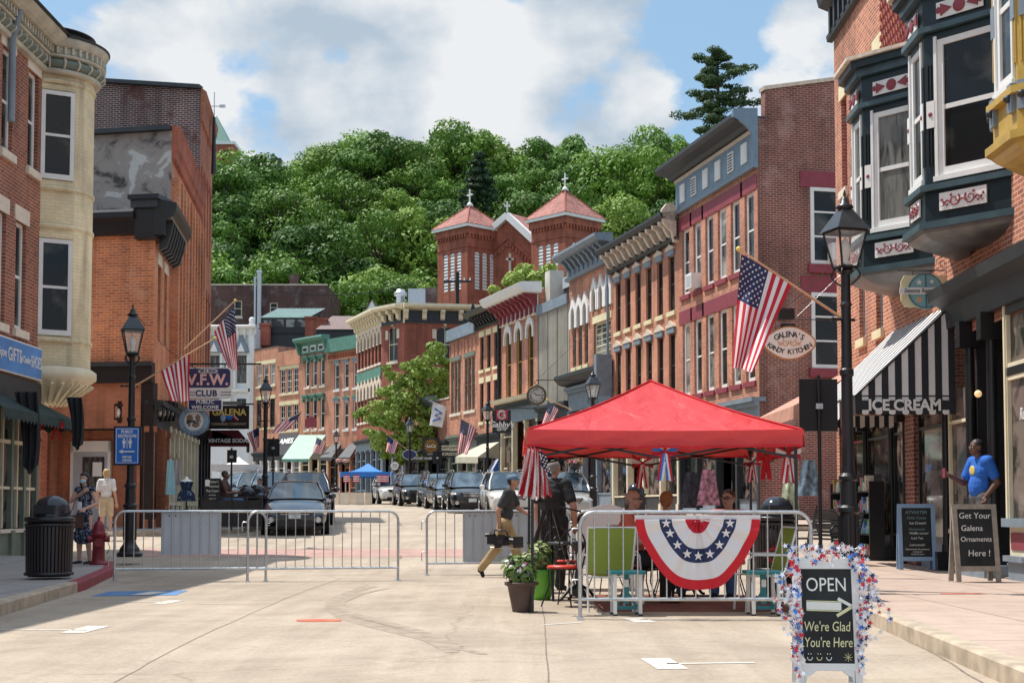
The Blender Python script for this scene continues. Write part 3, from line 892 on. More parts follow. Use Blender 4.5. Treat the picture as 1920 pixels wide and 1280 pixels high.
c=cornice(R6,-.05,L6+.1,11.35-zb,[(0,0),(.2,.03),(.24,.12),(.12,.18),(.12,.75),(.65,.82),(.78,.95),(.78,1.05),(0,1.12)],'dark_trim')
brackets(c,spread(11,0,L6),12.12-zb,[(.1,0),(.68,0),(.66,-.14),(.5,-.2),(.38,-.42),(.3,-.55),(.1,-.62)],.2,'limestone')
MB().prism([(0,11.3-zb),(.2,11.3-zb),(.3,11.7-zb),(.62,12.0-zb),(.7,12.5-zb),(.5,12.75-zb),(.25,12.8-zb),(.1,12.6-zb),(0,12.6-zb)],lambda o,u,t:(t,-o,u),L6-.1,L6+.1,M['limestone']).build('end_bracket',R6)
ch=MB();ch.box(L6-2.0,L6-1.0,1.6,2.6,11.3-zb,14.6-zb,M['brick_church']);ch.box(L6-2.08,L6-.92,1.52,2.68,14.2-zb,14.4-zb,M['brick_dark']);ch.build('chimney',R6)
MB().box(.4,3.6,1.2,4,11.0-zb,13.3-zb,M['blackm']).box(.3,3.7,1.1,4.1,13.3-zb,13.45-zb,M['dark_trim']).build('roof_hatch',R6)
p0,p1=ptR(65.8),ptR(60.12);zb=g(62)+.15
L5,_=frame(p0,p1)
lx=[.75,1.6,2.45];rx=[3.7,4.6,5.5]
R5,_=building('brick_building','brick building with pale pointed window hoods, slate blue cornice and one wide window',p0,p1,zb,12.1-zb,14,M['brick_pink'],[dict(xs=lx,z=7.8-zb,w=.5,h=2.75,sill='yellow_stone',head='gothic',headmat='signwhite',fm='olive_trim'),dict(xs=rx,z=10.05-zb,w=.5,h=.95,head='gothic',headmat='signwhite',fm='olive_trim'),dict(xs=[4.6],z=7.4-zb,w=2.2,h=2.1,head='flat',headmat='yellow_stone',gm='glass_blind',fm='cream',mv=2,mh=3,fw=.09)],store=dict(h=5.6,n=3,door=1,post='grey_trim',trim='grey_trim',sign='grey_trim',band=1.1))
c=cornice(R5,-.1,L5+.1,11.95-zb,[(0,0),(.18,.02),(.22,.16),(.1,.22),(.1,.85),(.7,.95),(.85,1.1),(.85,1.22),(0,1.28)],'grey_trim')
brackets(c,spread(9,.1,L5-.1),12.88-zb,SBR,.2,'grey_trim')
cornice(R5,-.1,L5+.1,5.65,[(0,0),(.5,.1),(.75,.35),(.75,.5),(0,.62)],'dark_trim','shopfront_cornice')
MB().box(L5-.2,L5+.12,-.8,-.08,4.8,6.6,M['grey_trim']).build('end_bracket',R5)
MB().tube([(L5-.35,-.1,10.8),(L5-.35,-.1,5)],.06,M['grey_trim'],8).build('downspout',R5)
p0,p1=ptR(70.1),ptR(65.82);zb=g(68)+.15
R4,L4=building('metal_clad_building','building with a blank front of pale ribbed metal sheets under a slate blue coping',p0,p1,zb,11.3-zb,12,M['metal_siding'],[],store=dict(h=4.9,n=3,door=1,post='black',trim='dark_trim'))
b=MB()
b.box(-.02,L4+.02,-.14,-.01,10.95-zb,11.45-zb,M['grey_trim'])
for i in range(int(L4/.19)):b.box(.03+i*.19,.06+i*.19,-.045,-.002,4.92,10.9-zb,M['metal_siding'])
for xx in(0.02,1.5,2.95,L4-.06):b.box(xx,xx+.07,-.07,-.046,4.92,10.9-zb,M['olive_trim'])
b.build('metal_sheets',R4)
MB().box(.0,.75,.35,1.1,10-zb,13.2-zb,M['metal_siding']).build('pier',R4)
MB().box(1.1,L4-.1,1.0,4,11.0-zb,12.7-zb,M['dark_trim']).box(1.1,L4-.1,.9,.99,12.2-zb,12.75-zb,M['panel_grey']).build('roof_box',R4)
p0,p1=ptR(75.6),ptR(70.12);zb=g(72)+.15
L3,_=frame(p0,p1)
R3,_=building('brick_building','brick building with three tall round-topped windows and red brackets under a white eave',p0,p1,zb,12.35-zb,12,M['brick_pink'],[dict(xs=spread(3,.3,L3-.3),z=7.1-zb,w=.85,h=3.65,sill='yellow_stone',head='hood',headmat='signwhite',fm='mustard',arch=.42)],store=dict(h=5.3,n=3,door=1,post='cream',trim='dark_trim',sign='grey_trim',band=1.0))
c=cornice(R3,-.15,L3+.5,12.1-zb,[(0,0),(1.0,.02),(1.15,.18),(1.25,.42),(1.1,.5),(0,.56)],'white')
MB().box(0,L3,-.06,-.003,11.2-zb,12.08-zb,M['white']).box(-.02,L3+.02,-.12,-.004,11.05-zb,11.18-zb,M['limestone']).build('frieze',c)
brackets(c,[.2+i*(L3-.3)/8 for i in range(9)],12.09-zb,[(.06,0),(.85,0),(.8,-.18),(.5,-.26),(.36,-.5),(.2,-.6),(.18,-.95),(.06,-1.0)],.2,'maroon')
cornice(R3,-.1,L3+.1,5.3,[(0,.03),(.55,.05),(.65,.25),(0,.32)],'cream','shopfront_cornice')
p0,p1=ptR(79.4),ptR(75.62);zb=g(77)+.15
L2,_=frame(p0,p1);xs_=spread(3,.15,L2-.3)
R2,_=building('brick_building','narrow brick building with a heavy black bracketed cornice and three windows per floor',p0,p1,zb,12.2-zb,12,M['brick_tan'],[dict(xs=xs_,z=9.05-zb,w=.62,h=1.9,sill='yellow_stone',head='flat',headmat='yellow_stone',fm='dark_trim'),dict(xs=xs_,z=6.1-zb,w=.62,h=2.2,sill='yellow_stone',head='flat',headmat='yellow_stone',fm='dark_trim')],store=dict(h=3.8,n=3,door=1,post='dark_trim'))
c=cornice(R2,-.1,L2+.02,11.4-zb,[(0,0),(.15,.02),(.18,.12),(.1,.2),(.1,.55),(.75,.65),(.9,.85),(.9,.95),(0,1.02)],'black')
brackets(c,spread(8,0,L2),11.98-zb,[(.08,0),(.62,0),(.6,-.12),(.35,-.2),(.22,-.4),(.08,-.46)],.16,'dark_trim')
MB().tube([(L2-.12,-.1,11.3-zb),(L2-.12,-.1,3.8)],.1,M['black'],8).build('downspout',R2)
MB().lathe([(.02,0),(.16,.02),(.1,.15),(.14,.3),(.02,.62)],(0.05,-.3,12.4-zb),8,M['black']).build('finial',R2)
p0,p1=ptR(84.2),ptR(79.42);zb=g(81)+.15
L1,_=frame(p0,p1)
gx=[.55,1.2,1.85,3.1,3.75,4.4]
R1,_=building('brick_building','brick building with two banks of three tall sash windows and a grey metal coping',p0,p1,zb,11.3-zb,12,M['brick_pink'],[dict(xs=gx,z=6.9-zb,w=.56,h=3.1,sill='stone_sill',fm='olive_trim',fw=.08,mh=2,gm='glass_blind')],store=dict(h=3.9,n=3,door=1,post='olive_trim',trim='olive_trim',sign='olive_trim',band=.9))
b=MB();b.box(-.05,L1+.02,-.25,.3,11.3-zb,12.0-zb,M['grey_trim']);b.box(.2,2.2,-.06,-.003,10.05-zb,10.3-zb,M['olive_trim']);b.box(2.75,4.75,-.06,-.003,10.05-zb,10.3-zb,M['olive_trim'])
for xx in(.2,.9,1.6,2.3,2.75,3.45,4.15,4.85):b.box(xx-.05,xx+.05,-.05,-.003,10.4-zb,11.1-zb,M['brick_pink'])
b.build('coping_band',R1)
p0,p1=ptR(92),ptR(84.22);zb=g(87)+.15
R0,L0=building('low_shop','low brown brick shop with a grey curved cornice beside the leafy street tree',p0,p1,zb,7.9-zb,10,M['brick_old'],[],store=dict(h=3.6,n=4,door=2,post='dark_trim',band=1.0))
cornice(R0,3.0,6.0,7.3-zb,[(0,0),(.2,.1),(.35,.4),(.8,.7),(.8,.85),(0,1.0)],'grey_trim')
MB().box(3.2,5.8,-.05,-.003,5.4-zb,6.6-zb,M['maroon']).box(3.0,6,-.07,-.004,4.6-zb,5.2-zb,M['cream']).build('wall_panel',R0)
# ================================================================ corner building with the curved corner (far)
pa=(X(668,104.5),104.5);pb=(X(716,98),98.0);pc=(X(757,96),96.0);pd=(1.6,97.6)
zb=1.95
croot=empty('corner_building',(pb[0],pb[1],zb),0,'large brick corner building with cream scroll brackets on a black frieze and arched windows','building')
def face(root,name,p0,p1,z0_,H_,wallm,rows,rev=.16,label=None):
 L_,a=frame(p0,p1)
 f=empty(name,(p0[0]-root.location.x,p0[1]-root.location.y,0),a);f.parent=root
 ops=[(xc-r['w']/2,xc+r['w']/2,r['z'],r['z']+r['h'])for r in rows for xc in r['xs']]
 b=MB();wall(b,L_,z0_,H_,ops,wallm,rev=rev)
 for v in(b,):pass
 me=b.mesh('wall');o=inst('wall',me,f)
 for r in rows:
  kw={k:v for k,v in r.items()if k not in('xs','z','w','h','alt')}
  for xc in r['xs']:window(f,xc,r['z'],r['w'],r['h'],rev=rev,wm=wallm,**kw)
 return f,L_
H=15.1-zb
La=frame(pa,pb)[0];nl=7
fa,La=face(croot,'street_front',pa,pb,4.3,H,M['brick_corner'],[dict(xs=spread(nl,.2,La-.2),z=11.6-zb,w=.55,h=2.2,head='gothic',headmat='limestone',fm='dark_trim',sill='stone_sill'),dict(xs=spread(nl,.2,La-.2),z=7.6-zb,w=.55,h=2.5,head='gothic',headmat='limestone',fm='dark_trim',sill='stone_sill')])
fb,Lb=face(croot,'corner_front',pb,pc,4.3,H,M['brick_corner'],[dict(xs=[1.25],z=11.5-zb,w=1.15,h=2.45,head='key',headmat='limestone',fm='cream',sill='stone_sill',arch=.5,mv=1,gm='glass'),dict(xs=[1.25],z=7.4-zb,w=1.15,h=2.45,head='key',headmat='limestone',fm='cream',sill='stone_sill',arch=.5,mv=1)])
fc,Lc=face(croot,'side_front',pc,pd,4.3,H,M['brick_corner'],[dict(xs=[2.85,7.2],z=11.4-zb,w=1.3,h=2.5,head='key',headmat='limestone',fm='cream',sill='stone_sill',arch=.6,mv=1,mh=0),dict(xs=[2.85,7.2],z=7.2-zb,w=1.3,h=2.5,head='key',headmat='limestone',fm='cream',sill='stone_sill',arch=.6,mv=1)])
storefront(fa,La,4.3,n=5,door=2,post='grey_trim',sign='grey_trim',band=.8);storefront(fb,Lb,4.3,n=2,door=0,post='grey_trim',sign='grey_trim',band=.8);storefront(fc,Lc,4.3,n=6,door=3,post='grey_trim',sign='grey_trim',band=.8)
MB().box(0.2,La-.2,-.09,-.003,10.55-zb,11.3-zb,M['green_trim']).build('name_band',fa)
for f_,L_,n_ in((fa,La,10),(fb,Lb,3),(fc,Lc,7)):
 dk='limestone' if f_ is fa else 'black'
 c=cornice(f_,-.1,L_+.1,H-1.0,[(0,0),(.06,0),(.06,.95),(.7,1.0),(.85,1.12),(.85,1.3),(0,1.42)],'cream')
 MB().box(0,L_,-.10,-.062,H-1.0,H-.1,M[dk]).build('frieze',c)
 brackets(c,spread(n_,0,L_)if f_ is not fc else[.1+i*1.28 for i in range(8)],H-.06,[(.1,0),(.62,0),(.6,-.2),(.35,-.3),(.3,-.6),(.1,-.7)],.3,'cream')
rb=MB()
R_=lambda p:(p[0]-pb[0],p[1]-pb[1])
A_,B_,C_,D_=map(R_,(pa,pb,pc,pd))
E_=(D_[0]+3,D_[1]+9);F_=(A_[0]+2.5,A_[1]+8)
zt=H+.38;ap=((A_[0]+D_[0])/2,8.5,zt+.5)
ring=[(*A_,zt),(*B_,zt),(*C_,zt),(*D_,zt),(*E_,zt),(*F_,zt)]
for i in range(6):rb.poly([ring[i],ring[(i+1)%6],ap],M['panel_grey'])
rb.poly([(D_[0],D_[1],-1),(E_[0],E_[1],-1),(E_[0],E_[1],zt),(D_[0],D_[1],zt)],M['brick_corner'])
rb.poly([(F_[0],F_[1],-1),(A_[0],A_[1],-1),(A_[0],A_[1],zt),(F_[0],F_[1],zt)],M['brick_corner'])
rb.build('roof',croot)
def on_roof(px,py0,py1,w_px,Y,nm,kind,par,mat_):
 b=MB();a=P(px,py1,Y);t=P(px,py0,Y);ww=w_px/FPX*Y
 o=par.location
 if kind=='box':b.box(a.x-ww/2-o.x,a.x+ww/2-o.x,Y-o.y,Y-o.y+ww*.8,a.z-o.z-.5,t.z-o.z,M[mat_])
 else:
  h=t.z-a.z
  b.lathe([(.01,-.5),(ww*.32,-.5),(ww*.32,h*.35),(ww*.5,h*.4),(ww*.5,h*.72),(ww*.36,h*.78),(ww*.3,h),(.01,h)],(a.x-o.x,Y-o.y,a.z-o.z),12,M[mat_])
 return b.build(nm,par)
on_roof(751,543,562,25,100,'roof_vent','round',croot,'galv')
on_roof(781,541,560,32,100,'roof_unit','box',croot,'galv')
on_roof(808,539,560,20,102,'roof_shed','box',croot,'brick_dark')
# ================================================================ far row of salmon brick shops
def pd_(px):
 u=(px-960)/FPX;Y=82.8/(u+.86);return(u*Y,Y)
zb=2.3
def far(px0,px1,label,H_,rows,store,top=None):
 p0,p1=pd_(px0),pd_(px1)
 r,L_=building('brick_shop',label,p0,p1,zb,H_-zb,9,M['brick_salmon'],rows,store=store,group='salmon brick shops at the far bend of the street',sidem=M['brick_salmon'])
 return r,L_
LL=frame(pd_(475),pd_(519))[0];xs_=spread(3,.3,LL-.3)
D1,_=far(475,519,'salmon brick shop with a plain parapet, leftmost of the far row beside the white house',15.3,[dict(xs=xs_,z=12.0-zb,w=.85,h=1.9,head='flat',headmat='yellow_stone',sill='yellow_stone',fm='white',gm='glass_blind'),dict(xs=xs_,z=8.3-zb,w=.85,h=2.5,head='flat',headmat='yellow_stone',sill='yellow_stone',fm='dark_trim')],dict(h=3.8,n=3,door=1,post='white'))
LL=frame(pd_(519.1),pd_(563))[0];xs_=spread(3,.3,LL-.3)
D2,L_=far(519.1,563,'salmon brick shop with a blank pale panel above its windows, over the black awning',14.7,[dict(xs=xs_,z=11.1-zb,w=.8,h=2.1,head='flat',headmat='yellow_stone',sill='yellow_stone',fm='white',mv=1,mh=1),dict(xs=xs_,z=7.9-zb,w=.8,h=2.2,head='flat',headmat='yellow_stone',sill='yellow_stone',fm='white',mv=1,mh=1)],dict(h=3.8,n=3,door=1,post='white'))
MB().box(-.02,L_+.02,-.12,-.003,13.5-zb,14.75-zb,M['brick_salmon']).build('parapet_panel',D2)
LL=frame(pd_(563.1),pd_(615))[0];xs_=spread(3,.35,LL-.35)
D3,L_=far(563.1,615,'salmon brick shop with a green bracketed cornice and green window caps',15.0,[dict(xs=xs_,z=11.4-zb,w=.66,h=2.25,head='bracketcap',headmat='green_trim',sill='stone_sill',fm='white',fw=.1),dict(xs=xs_,z=7.8-zb,w=.66,h=2.6,head='bracketcap',headmat='green_trim',sill='stone_sill',fm='white',fw=.1)],dict(h=4.0,n=3,door=1,post='cream',trim='yellow_stone',sign='yellow_stone'))
c=cornice(D3,-.1,L_+.1,14.2-zb,[(0,0),(.15,0),(.15,.85),(.7,.95),(.85,1.15),(.8,1.3),(0,1.35)],'green_trim')
for xx in spread(3,.3,L_-.3):
 MB().box(xx-.38,xx+.38,-.2,-.16,14.35-zb,14.85-zb,M['white']).box(xx-.28,xx+.28,-.22,-.201,14.42-zb,14.7-zb,M['dark_trim']).build('frieze_window',c)
brackets(c,[0.05,L_-.05],15.1-zb,[(.1,0),(.6,0),(.5,-.4),(.3,-.9),(.1,-1.0)],.22,'green_trim')
LL=frame(pd_(615.1),pd_(678))[0];xs_=spread(3,.5,LL-.2)
D4,L_=far(615.1,678,'salmon brick shop with a flat green metal parapet and small green window caps',14.2,[dict(xs=xs_,z=10.9-zb,w=.68,h=2.1,head='cap',headmat='green_trim',sill='white',fm='white',fw=.09),dict(xs=xs_,z=7.6-zb,w=.68,h=2.3,head='cap',headmat='green_trim',sill='white',fm='white',fw=.09,gm='glass_blind')],dict(h=3.7,n=3,door=1,post='brick_salmon',sign='navy_trim'))
MB().box(-.1,L_+.1,-.35,.3,14.0-zb,15.1-zb,M['green_trim']).build('metal_parapet',D4)
b=MB()
for i in range(int(L_/.22)):b.box(i*.22,i*.22+.12,-.14,-.003,13.45-zb,13.8-zb,M['brick_church'])
b.box(0,L_,-.12,-.004,13.3-zb,13.44-zb,M['brick_salmon']);b.build('corbel_course',D4)
def pxbox(name,label,x0,x1,y0,y1,Y,depth,mat_,cat='building',grp=None,zbase=None):
 a=P(x0,y1,Y);c_=P(x1,y0,Y)
 zb_=hill((a.x+c_.x)/2,Y)-.5 if zbase is None else zbase
 r=empty(name,((a.x+c_.x)/2,Y,zb_),0,label,cat,grp)
 ww=(c_.x-a.x)/2;h=c_.z-zb_
 return r,ww,h
r,ww,h=pxbox('rear_building','low dark grey walled building rising behind the left half of the far salmon row',478,592,625,700,128,6,'blackm')
MB().box(-ww,ww,0,7,0,h,M['dark_trim']).build('wall',r);MB().box(-ww-.1,ww+.1,-.15,7.1,h,h+.5,M['black']).build('roof',r)
s=MB();sh=h+.5
s.add([(-2.3+.0,.4,sh),(2.0,.4,sh),(2.0,3.2,sh),(-2.3,3.2,sh),(-2.3,.4,sh+1.0),(2.0,.4,sh+1.0),(3.2,2.4,sh+2.1),(-1.0,2.4,sh+2.1)],[(0,1,5,4),(1,2,6,5),(2,3,7,6),(3,0,4,7)],M['dark_trim'])
s.add([(-2.35,.3,sh+1.02),(2.05,.3,sh+1.02),(3.3,2.45,sh+2.18),(-1.05,2.45,sh+2.18)],[(0,1,2,3)],M['green_trim'])
for i in range(14):
 t=i/13;s.beam(Vector((-2.35,.3,sh+1.04)).lerp(Vector((2.05,.3,sh+1.04)),t),Vector((-1.05,2.45,sh+2.2)).lerp(Vector((3.3,2.45,sh+2.2)),t),.07,.05,M['panel_grey'])
for i in range(4):s.box(-2.1+i*1.05,-1.3+i*1.05,.36,.398,sh+.15,sh+.85,M['glass_blind'])
s.build('skylight',r,label='green ridged skylight with small windows')
for px,y0,w_ in((481+15,610,18),(582,597,20),(602,600,20)):
 a=P(px,y0,127);MB().box(a.x-r.location.x-w_/40.6,a.x-r.location.x+w_/40.6,-1.0,-.15,h-1.2,a.z-r.location.z,M['brick_church']).box(a.x-r.location.x-w_/40.6-.08,a.x-r.location.x+w_/40.6+.08,-1.08,-.07,a.z-r.location.z,a.z-r.location.z+.2,M['brick_church']).build('chimney',r)
r,ww,h=pxbox('shingled_house','brown shingled hip roof showing above the green parapet at the end of the far row',592,712,618,700,126,9,'shingle')
MB().box(-ww,ww,0,8,0,h,M['dark_trim']).build('wall',r)
MB().add([(-ww,-.3,h),(ww,-.3,h),(ww-1.0,3.5,h+1.75),(-ww+1.0,3.5,h+1.75),(ww,8,h),(-ww,8,h)],[(0,1,2,3),(1,4,2),(4,5,3,2),(5,0,3)],M['shingle']).build('roof',r)
r,ww,h=pxbox('gabled_house','small grey pedimented house front peeking over the corner building',680,716,580,620,122,6,'white')
MB().box(-ww,ww,0,6,0,h-.9,M['panel_grey']).build('wall',r)
MB().add([(-ww-.3,-.2,h-.9),(ww+.3,-.2,h-.9),(0,-.2,h+.9),(-ww-.3,6,h-.9),(ww+.3,6,h-.9),(0,6,h+.9)],[(0,1,2),(1,4,5,2),(4,3,5),(3,0,2,5)],M['shingle']).build('roof',r)
MB().prism([(-ww,h-.86),(ww,h-.86),(0,h+.72)],lambda u,v,t:(u,t,v),-.3,-.22,M['white']).build('pediment',r)
r,ww,h=pxbox('hillside_building','big dark weathered brick building on the slope behind the far row, with two small windows',392,614,535,700,140,9,'brick_dark')
ops=[]
for px,y0,y1,w_ in((446,563,594,15),(513,567,586,15)):
 a=P(px,y1,140);t=P(px,y0,140);ops.append((a.x-r.location.x-w_/37.1+.0,a.x-r.location.x+w_/37.1,a.z-r.location.z,t.z-r.location.z))
b=MB();wall(b,ww,0,h,ops,M['brick_dark'],x0=-ww)
b.poly([(ww,0,0),(ww,10,0),(ww,10,h),(ww,0,h)],M['brick_dark']);b.poly([(-ww,10,0),(-ww,0,0),(-ww,0,h),(-ww,10,h)],M['brick_dark']);b.poly([(ww,10,0),(-ww,10,0),(-ww,10,h),(ww,10,h)],M['brick_dark'])
b.build('wall',r)
MB().box(-ww+.2,ww-.2,.2,9.8,h-.5,h-.3,M['roof_dark']).build('roof',r)
MB().box(-ww,ww,-.05,.3,h,h+.14,M['limestone']).build('coping',r)
for o_ in ops:window(r,(o_[0]+o_[1])/2,o_[2],o_[1]-o_[0],o_[3]-o_[2],fm='cream',fw=.1,sill='stone_sill')
MB().box(P(555,0,140).x-r.location.x-.5,P(555,0,140).x-r.location.x+.3,.4,1.4,h-1,h+1.2,M['brick_dark']).build('chimney',r)
for px,y0,rr in((487,512,.24),(479,524,.12)):
 a=P(px,y0,139.4);q=MB();q.cyl((a.x-r.location.x,-.7,6),(a.x-r.location.x,-.7,a.z-r.location.z),rr,rr,12,M['galv']);q.cyl((a.x-r.location.x,-.7,a.z-r.location.z),(a.x-r.location.x,-.7,a.z-r.location.z+.25),rr*1.35,rr*1.2,12,M['galv']);q.build('flue_pipe',r)
r,ww,h=pxbox('white_house','white Victorian house front with hooded windows and carved trim, partly behind the flags',386,479,612,850,124.5,9,'white')
M['white_cool']=pm('cool_white_paint',(0.72,0.76,0.80),0.5,var=0.05)
xs_=[-1.45,.98]
ops=[(x-.42,x+.42,z_,z_+2.5)for x in xs_ for z_ in(10.6,6.7)]
b=MB();wall(b,ww,0,h,ops,M['white_cool'],x0=-ww)
b.poly([(ww,0,0),(ww,9,0),(ww,9,h),(ww,0,h)],M['white_cool']);b.poly([(-ww,9,0),(-ww,0,0),(-ww,0,h),(-ww,9,h)],M['white_cool']);b.poly([(-ww,0,h),(ww,0,h),(ww,9,h),(-ww,9,h)],M['dark_trim'])
b.build('wall',r)
for o_ in ops:window(r,(o_[0]+o_[1])/2,o_[2],.84,2.5,fm='dark_trim',fw=.06,gm='glass_lace')
for x in xs_:
 MB().prism([(x-.75,13.35),(x+.75,13.35),(x,14.9)],lambda u,v,t:(u,t,v),-.5,-.02,M['grey_trim']).prism([(x-.35,13.38),(x+.35,13.38),(x,14.2)],lambda u,v,t:(u,t,v),-.56,-.505,M['white']).build('window_hood',r)
 MB().box(x-.7,x-.5,-.25,-.003,10.1,13.3,M['white']).box(x+.5,x+.7,-.25,-.003,10.1,13.3,M['white']).box(x-.8,x+.8,-.3,-.003,9.8,10.08,M['white']).build('window_surround',r)
c=cornice(r,-ww-.2,ww+.1,h-.8,[(0,0),(.2,0),(.25,.5),(.6,.6),(.7,.8),(0,.95)],'white')
brackets(c,spread(7,-ww,ww),h-.2,[(.1,0),(.5,0),(.4,-.5),(.15,-1.0),(.1,-1.0)],.2,'white')
for xx in(ww-.3,-.2):MB().box(xx-.25,xx+.25,-.3,.2,0,h+.3,M['white']).lathe([(.01,0),(.3,0),(.22,.1),(.3,.3),(.2,.5),(.01,.55)],(xx,-.05,h+.3),10,M['white']).build('corner_post',r)
r=empty('hilltop_tower',(X(408,226),226,30),0,'dark red square tower with a steep teal spire on the left skyline','tower')
a=P(431,268,225);zt=a.z-30
MB().box(-3.2,2.1,0,5,0,zt,M['brick_church']).box(.2,1.2,-.05,-.003,zt-2.6,zt-1.0,M['glass']).build('wall',r)
MB().box(-3.4,2.3,-.2,5.2,zt,zt+.5,M['white']).build('coping',r)
MB().add([(-3.3,-.1,zt+.5),(1.3,-.1,zt+.5),(1.3,4.8,zt+.5),(-3.3,4.8,zt+.5),(-1.3,2.4,zt+5.5)],[(0,1,4),(1,2,4),(2,3,4),(3,0,4)],M['green_trim']).build('spire',r)
r=empty('hilltop_house',(X(512,222),222,30),0,'pale hip roof with a square chimney poking above the trees on the skyline','house')
zt=P(512,322,222).z-30
MB().box(-4.5,3.8,0,8,0,zt,M['panel_grey']).build('wall',r)
MB().add([(-5,-.4,zt),(4.2,-.4,zt),(4.2,8.4,zt),(-5,8.4,zt),(-.8,3,zt+1.5),(.9,3,zt+1.5)],[(0,1,5,4),(1,2,5),(2,3,4,5),(3,0,4)],M['panel_grey']).build('roof',r)
MB().box(-1.0,0,2.2,3.2,zt,zt+2.2,M['dark_trim']).box(-1.5,.5,1.8,3.6,zt+2.2,zt+2.7,M['dark_trim']).build('chimney',r)
# ================================================================ church with twin towers
M['tile_red']=brick('red_roof_tile',(0.56,0.27,0.22),(0.46,0.21,0.17),(0.30,0.10,0.09),row=.36,wid=.30,mort=.05)
ca=radians(-37)
YA,YB=154.0,146.5
TA=Vector((X(878,YA),YA,0));TB=Vector((X(1063,YB),YB,0))
zb=12.0
church=empty('church',(TA.x,TA.y,zb),0,'red brick church with two square towers, pink tiled pyramid roofs and white crosses','church')
def tower(T,w_,zeave,zapex,rot):
 t=empty('bell_tower',(T.x-church.location.x,T.y-church.location.y+w_*.7,0),rot);t.parent=church
 hz=zeave-zb;b=MB()
 n=3
 def ring_wall(ops):
  for k in range(4):
   T4=Matrix.Rotation(k*pi/2,4,'Z')@Matrix.Translation((-w_/2,-w_/2,0))
   b.T=T4;wall(b,w_,-2,hz,ops,M['brick_church'],rev=.12)
  b.T=None
 xs_=[w_/2-1.15,w_/2,w_/2+1.15]
 ring_wall([(x-.36,x+.36,hz-6.9,hz-2.6)for x in xs_]+[(x-.45,x+.45,hz-12.2,hz-10.2)for x in(w_/2-1,w_/2+1)])
 b.build('wall',t)
 for k in range(4):
  T4=Matrix.Rotation(k*pi/2,4,'Z')@Matrix.Translation((-w_/2,-w_/2,0))
  for x in xs_:
   def lv():
    q=MB();
    for i in range(12):q.add([(-.36,.0,i*.36),(.36,.0,i*.36),(.36,.1,i*.36+.30),(-.36,.1,i*.36+.30)],[(0,1,2,3)],M['white'])
    q.box(-.36,.36,.105,.115,0,4.3,M['panel_grey'])
    for sx in(-1,1):
     q.prism([(sx*.36,4.3)]+[(sx*.36*cos(pi/2*i/5),3.92+.36*sin(pi/2*i/5))for i in range(6)],lambda u,v,t_:(u,t_,v),-.003,.1,M['brick_church'])
    return q.mesh('louvre')
   p=T4@Vector((x,.0,hz-6.9));o=inst('louvre',cached(('louv',),lv),t,p,k*pi/2)
  for x in(w_/2-1,w_/2+1):
   p=T4@Vector((x,.1,hz-12.2));inst('window',cached(('chw',),lambda:MB().box(-.45,.45,0,.01,0,2.0,M['glass_lace']).box(-.45,-.38,-.03,0,0,2,M['white']).box(.38,.45,-.03,0,0,2,M['white']).mesh('window')),t,p,k*pi/2)
 cb=MB()
 for k in range(4):
  cb.T=Matrix.Rotation(k*pi/2,4,'Z')@Matrix.Translation((-w_/2,-w_/2,0))
  cb.box(-.2,w_+.2,-.22,-.003,hz-.75,hz-.02,M['brick_church'])
  nn=11
  for i in range(nn):
   xx=w_*(i+.5)/nn
   cb.prism([(xx-.12,hz-.76),(xx+.12,hz-.76),(xx+.08,hz-1.1),(xx,hz-1.25),(xx-.08,hz-1.1)],lambda u,v,t_:(u,t_,v),-.2,-.004,M['brick_church'])
  cb.box(-.02,w_+.02,-.06,-.003,hz-2.2,hz-2.05,M['brick_church'])
 cb.T=None
 cb.build('corbel_table',t)
 e=w_/2+.5
 MB().box(-e,e,-e,e,hz,hz+.32,M['white']).build('eave',t)
 q=MB();za=zapex-zb
 q.add([(-e-.05,-e-.05,hz+.34),(e+.05,-e-.05,hz+.34),(e+.05,e+.05,hz+.34),(-e-.05,e+.05,hz+.34),(0,0,za)],[(0,1,4),(1,2,4),(2,3,4),(3,0,4)],M['tile_red'])
 for sx,sy in((-1,-1),(1,-1),(1,1),(-1,1)):q.tube([(sx*e,sy*e,hz+.36),(0,0,za+.02)],.09,M['brick_church'],6)
 q.build('roof',t)
 MB().tube([(0,0,za-.1),(0,0,za+1.9)],.09,M['white'],8).box(-.45,.45,-.07,.07,za+1.15,za+1.32,M['white']).lathe([(.01,-.1),(.45,-.1),(.3,.2),(.1,.4)],(0,0,za),10,M['white']).build('cross',t)
 return t
tower(TA,5.2,Z(880,425,YA),Z(880,382,YA+3.5)-.2,ca-radians(10))
tower(TB,5.2,Z(1063,405,YB),Z(1063,356,YB+3.5),ca-radians(10))
nv=empty('nave',(0,0,0));nv.parent=church
u=Vector(((TB-TA).x,(TB-TA).y,0)).normalized()
def cwp(px,py,Y):p=P(px,py,Y);return(p.x-church.location.x,p.y-church.location.y,p.z-zb)
G0=Vector(cwp(886,465,158.5));G1=Vector(cwp(955,405,155.5));G2=Vector(cwp(1012,458,152.5))
b=MB()
nrm=Vector((-(G2-G0).y,(G2-G0).x,0)).normalized()
if nrm.y<0:nrm=-nrm
bk=nrm*22
b.poly([(G0.x,G0.y,-4),(G2.x,G2.y,-4),G2,G1,G0],M['brick_church'])
b.poly([(G0.x,G0.y,-4),G0,G0+bk,Vector((G0.x,G0.y,-4))+bk],M['brick_church'])
b.poly([(G2.x,G2.y,-4),Vector((G2.x,G2.y,-4))+bk,G2+bk,G2],M['brick_church'])
b.build('wall',nv)
q=MB();up_=Vector((0,0,.35));f_=-nrm*.4
q.poly([G0+up_+f_,G1+up_+f_,G1+up_+bk,G0+up_+bk],M['tile_red']);q.poly([G1+up_+f_,G2+up_+f_,G2+up_+bk,G1+up_+bk],M['tile_red'])
q.build('roof',nv)
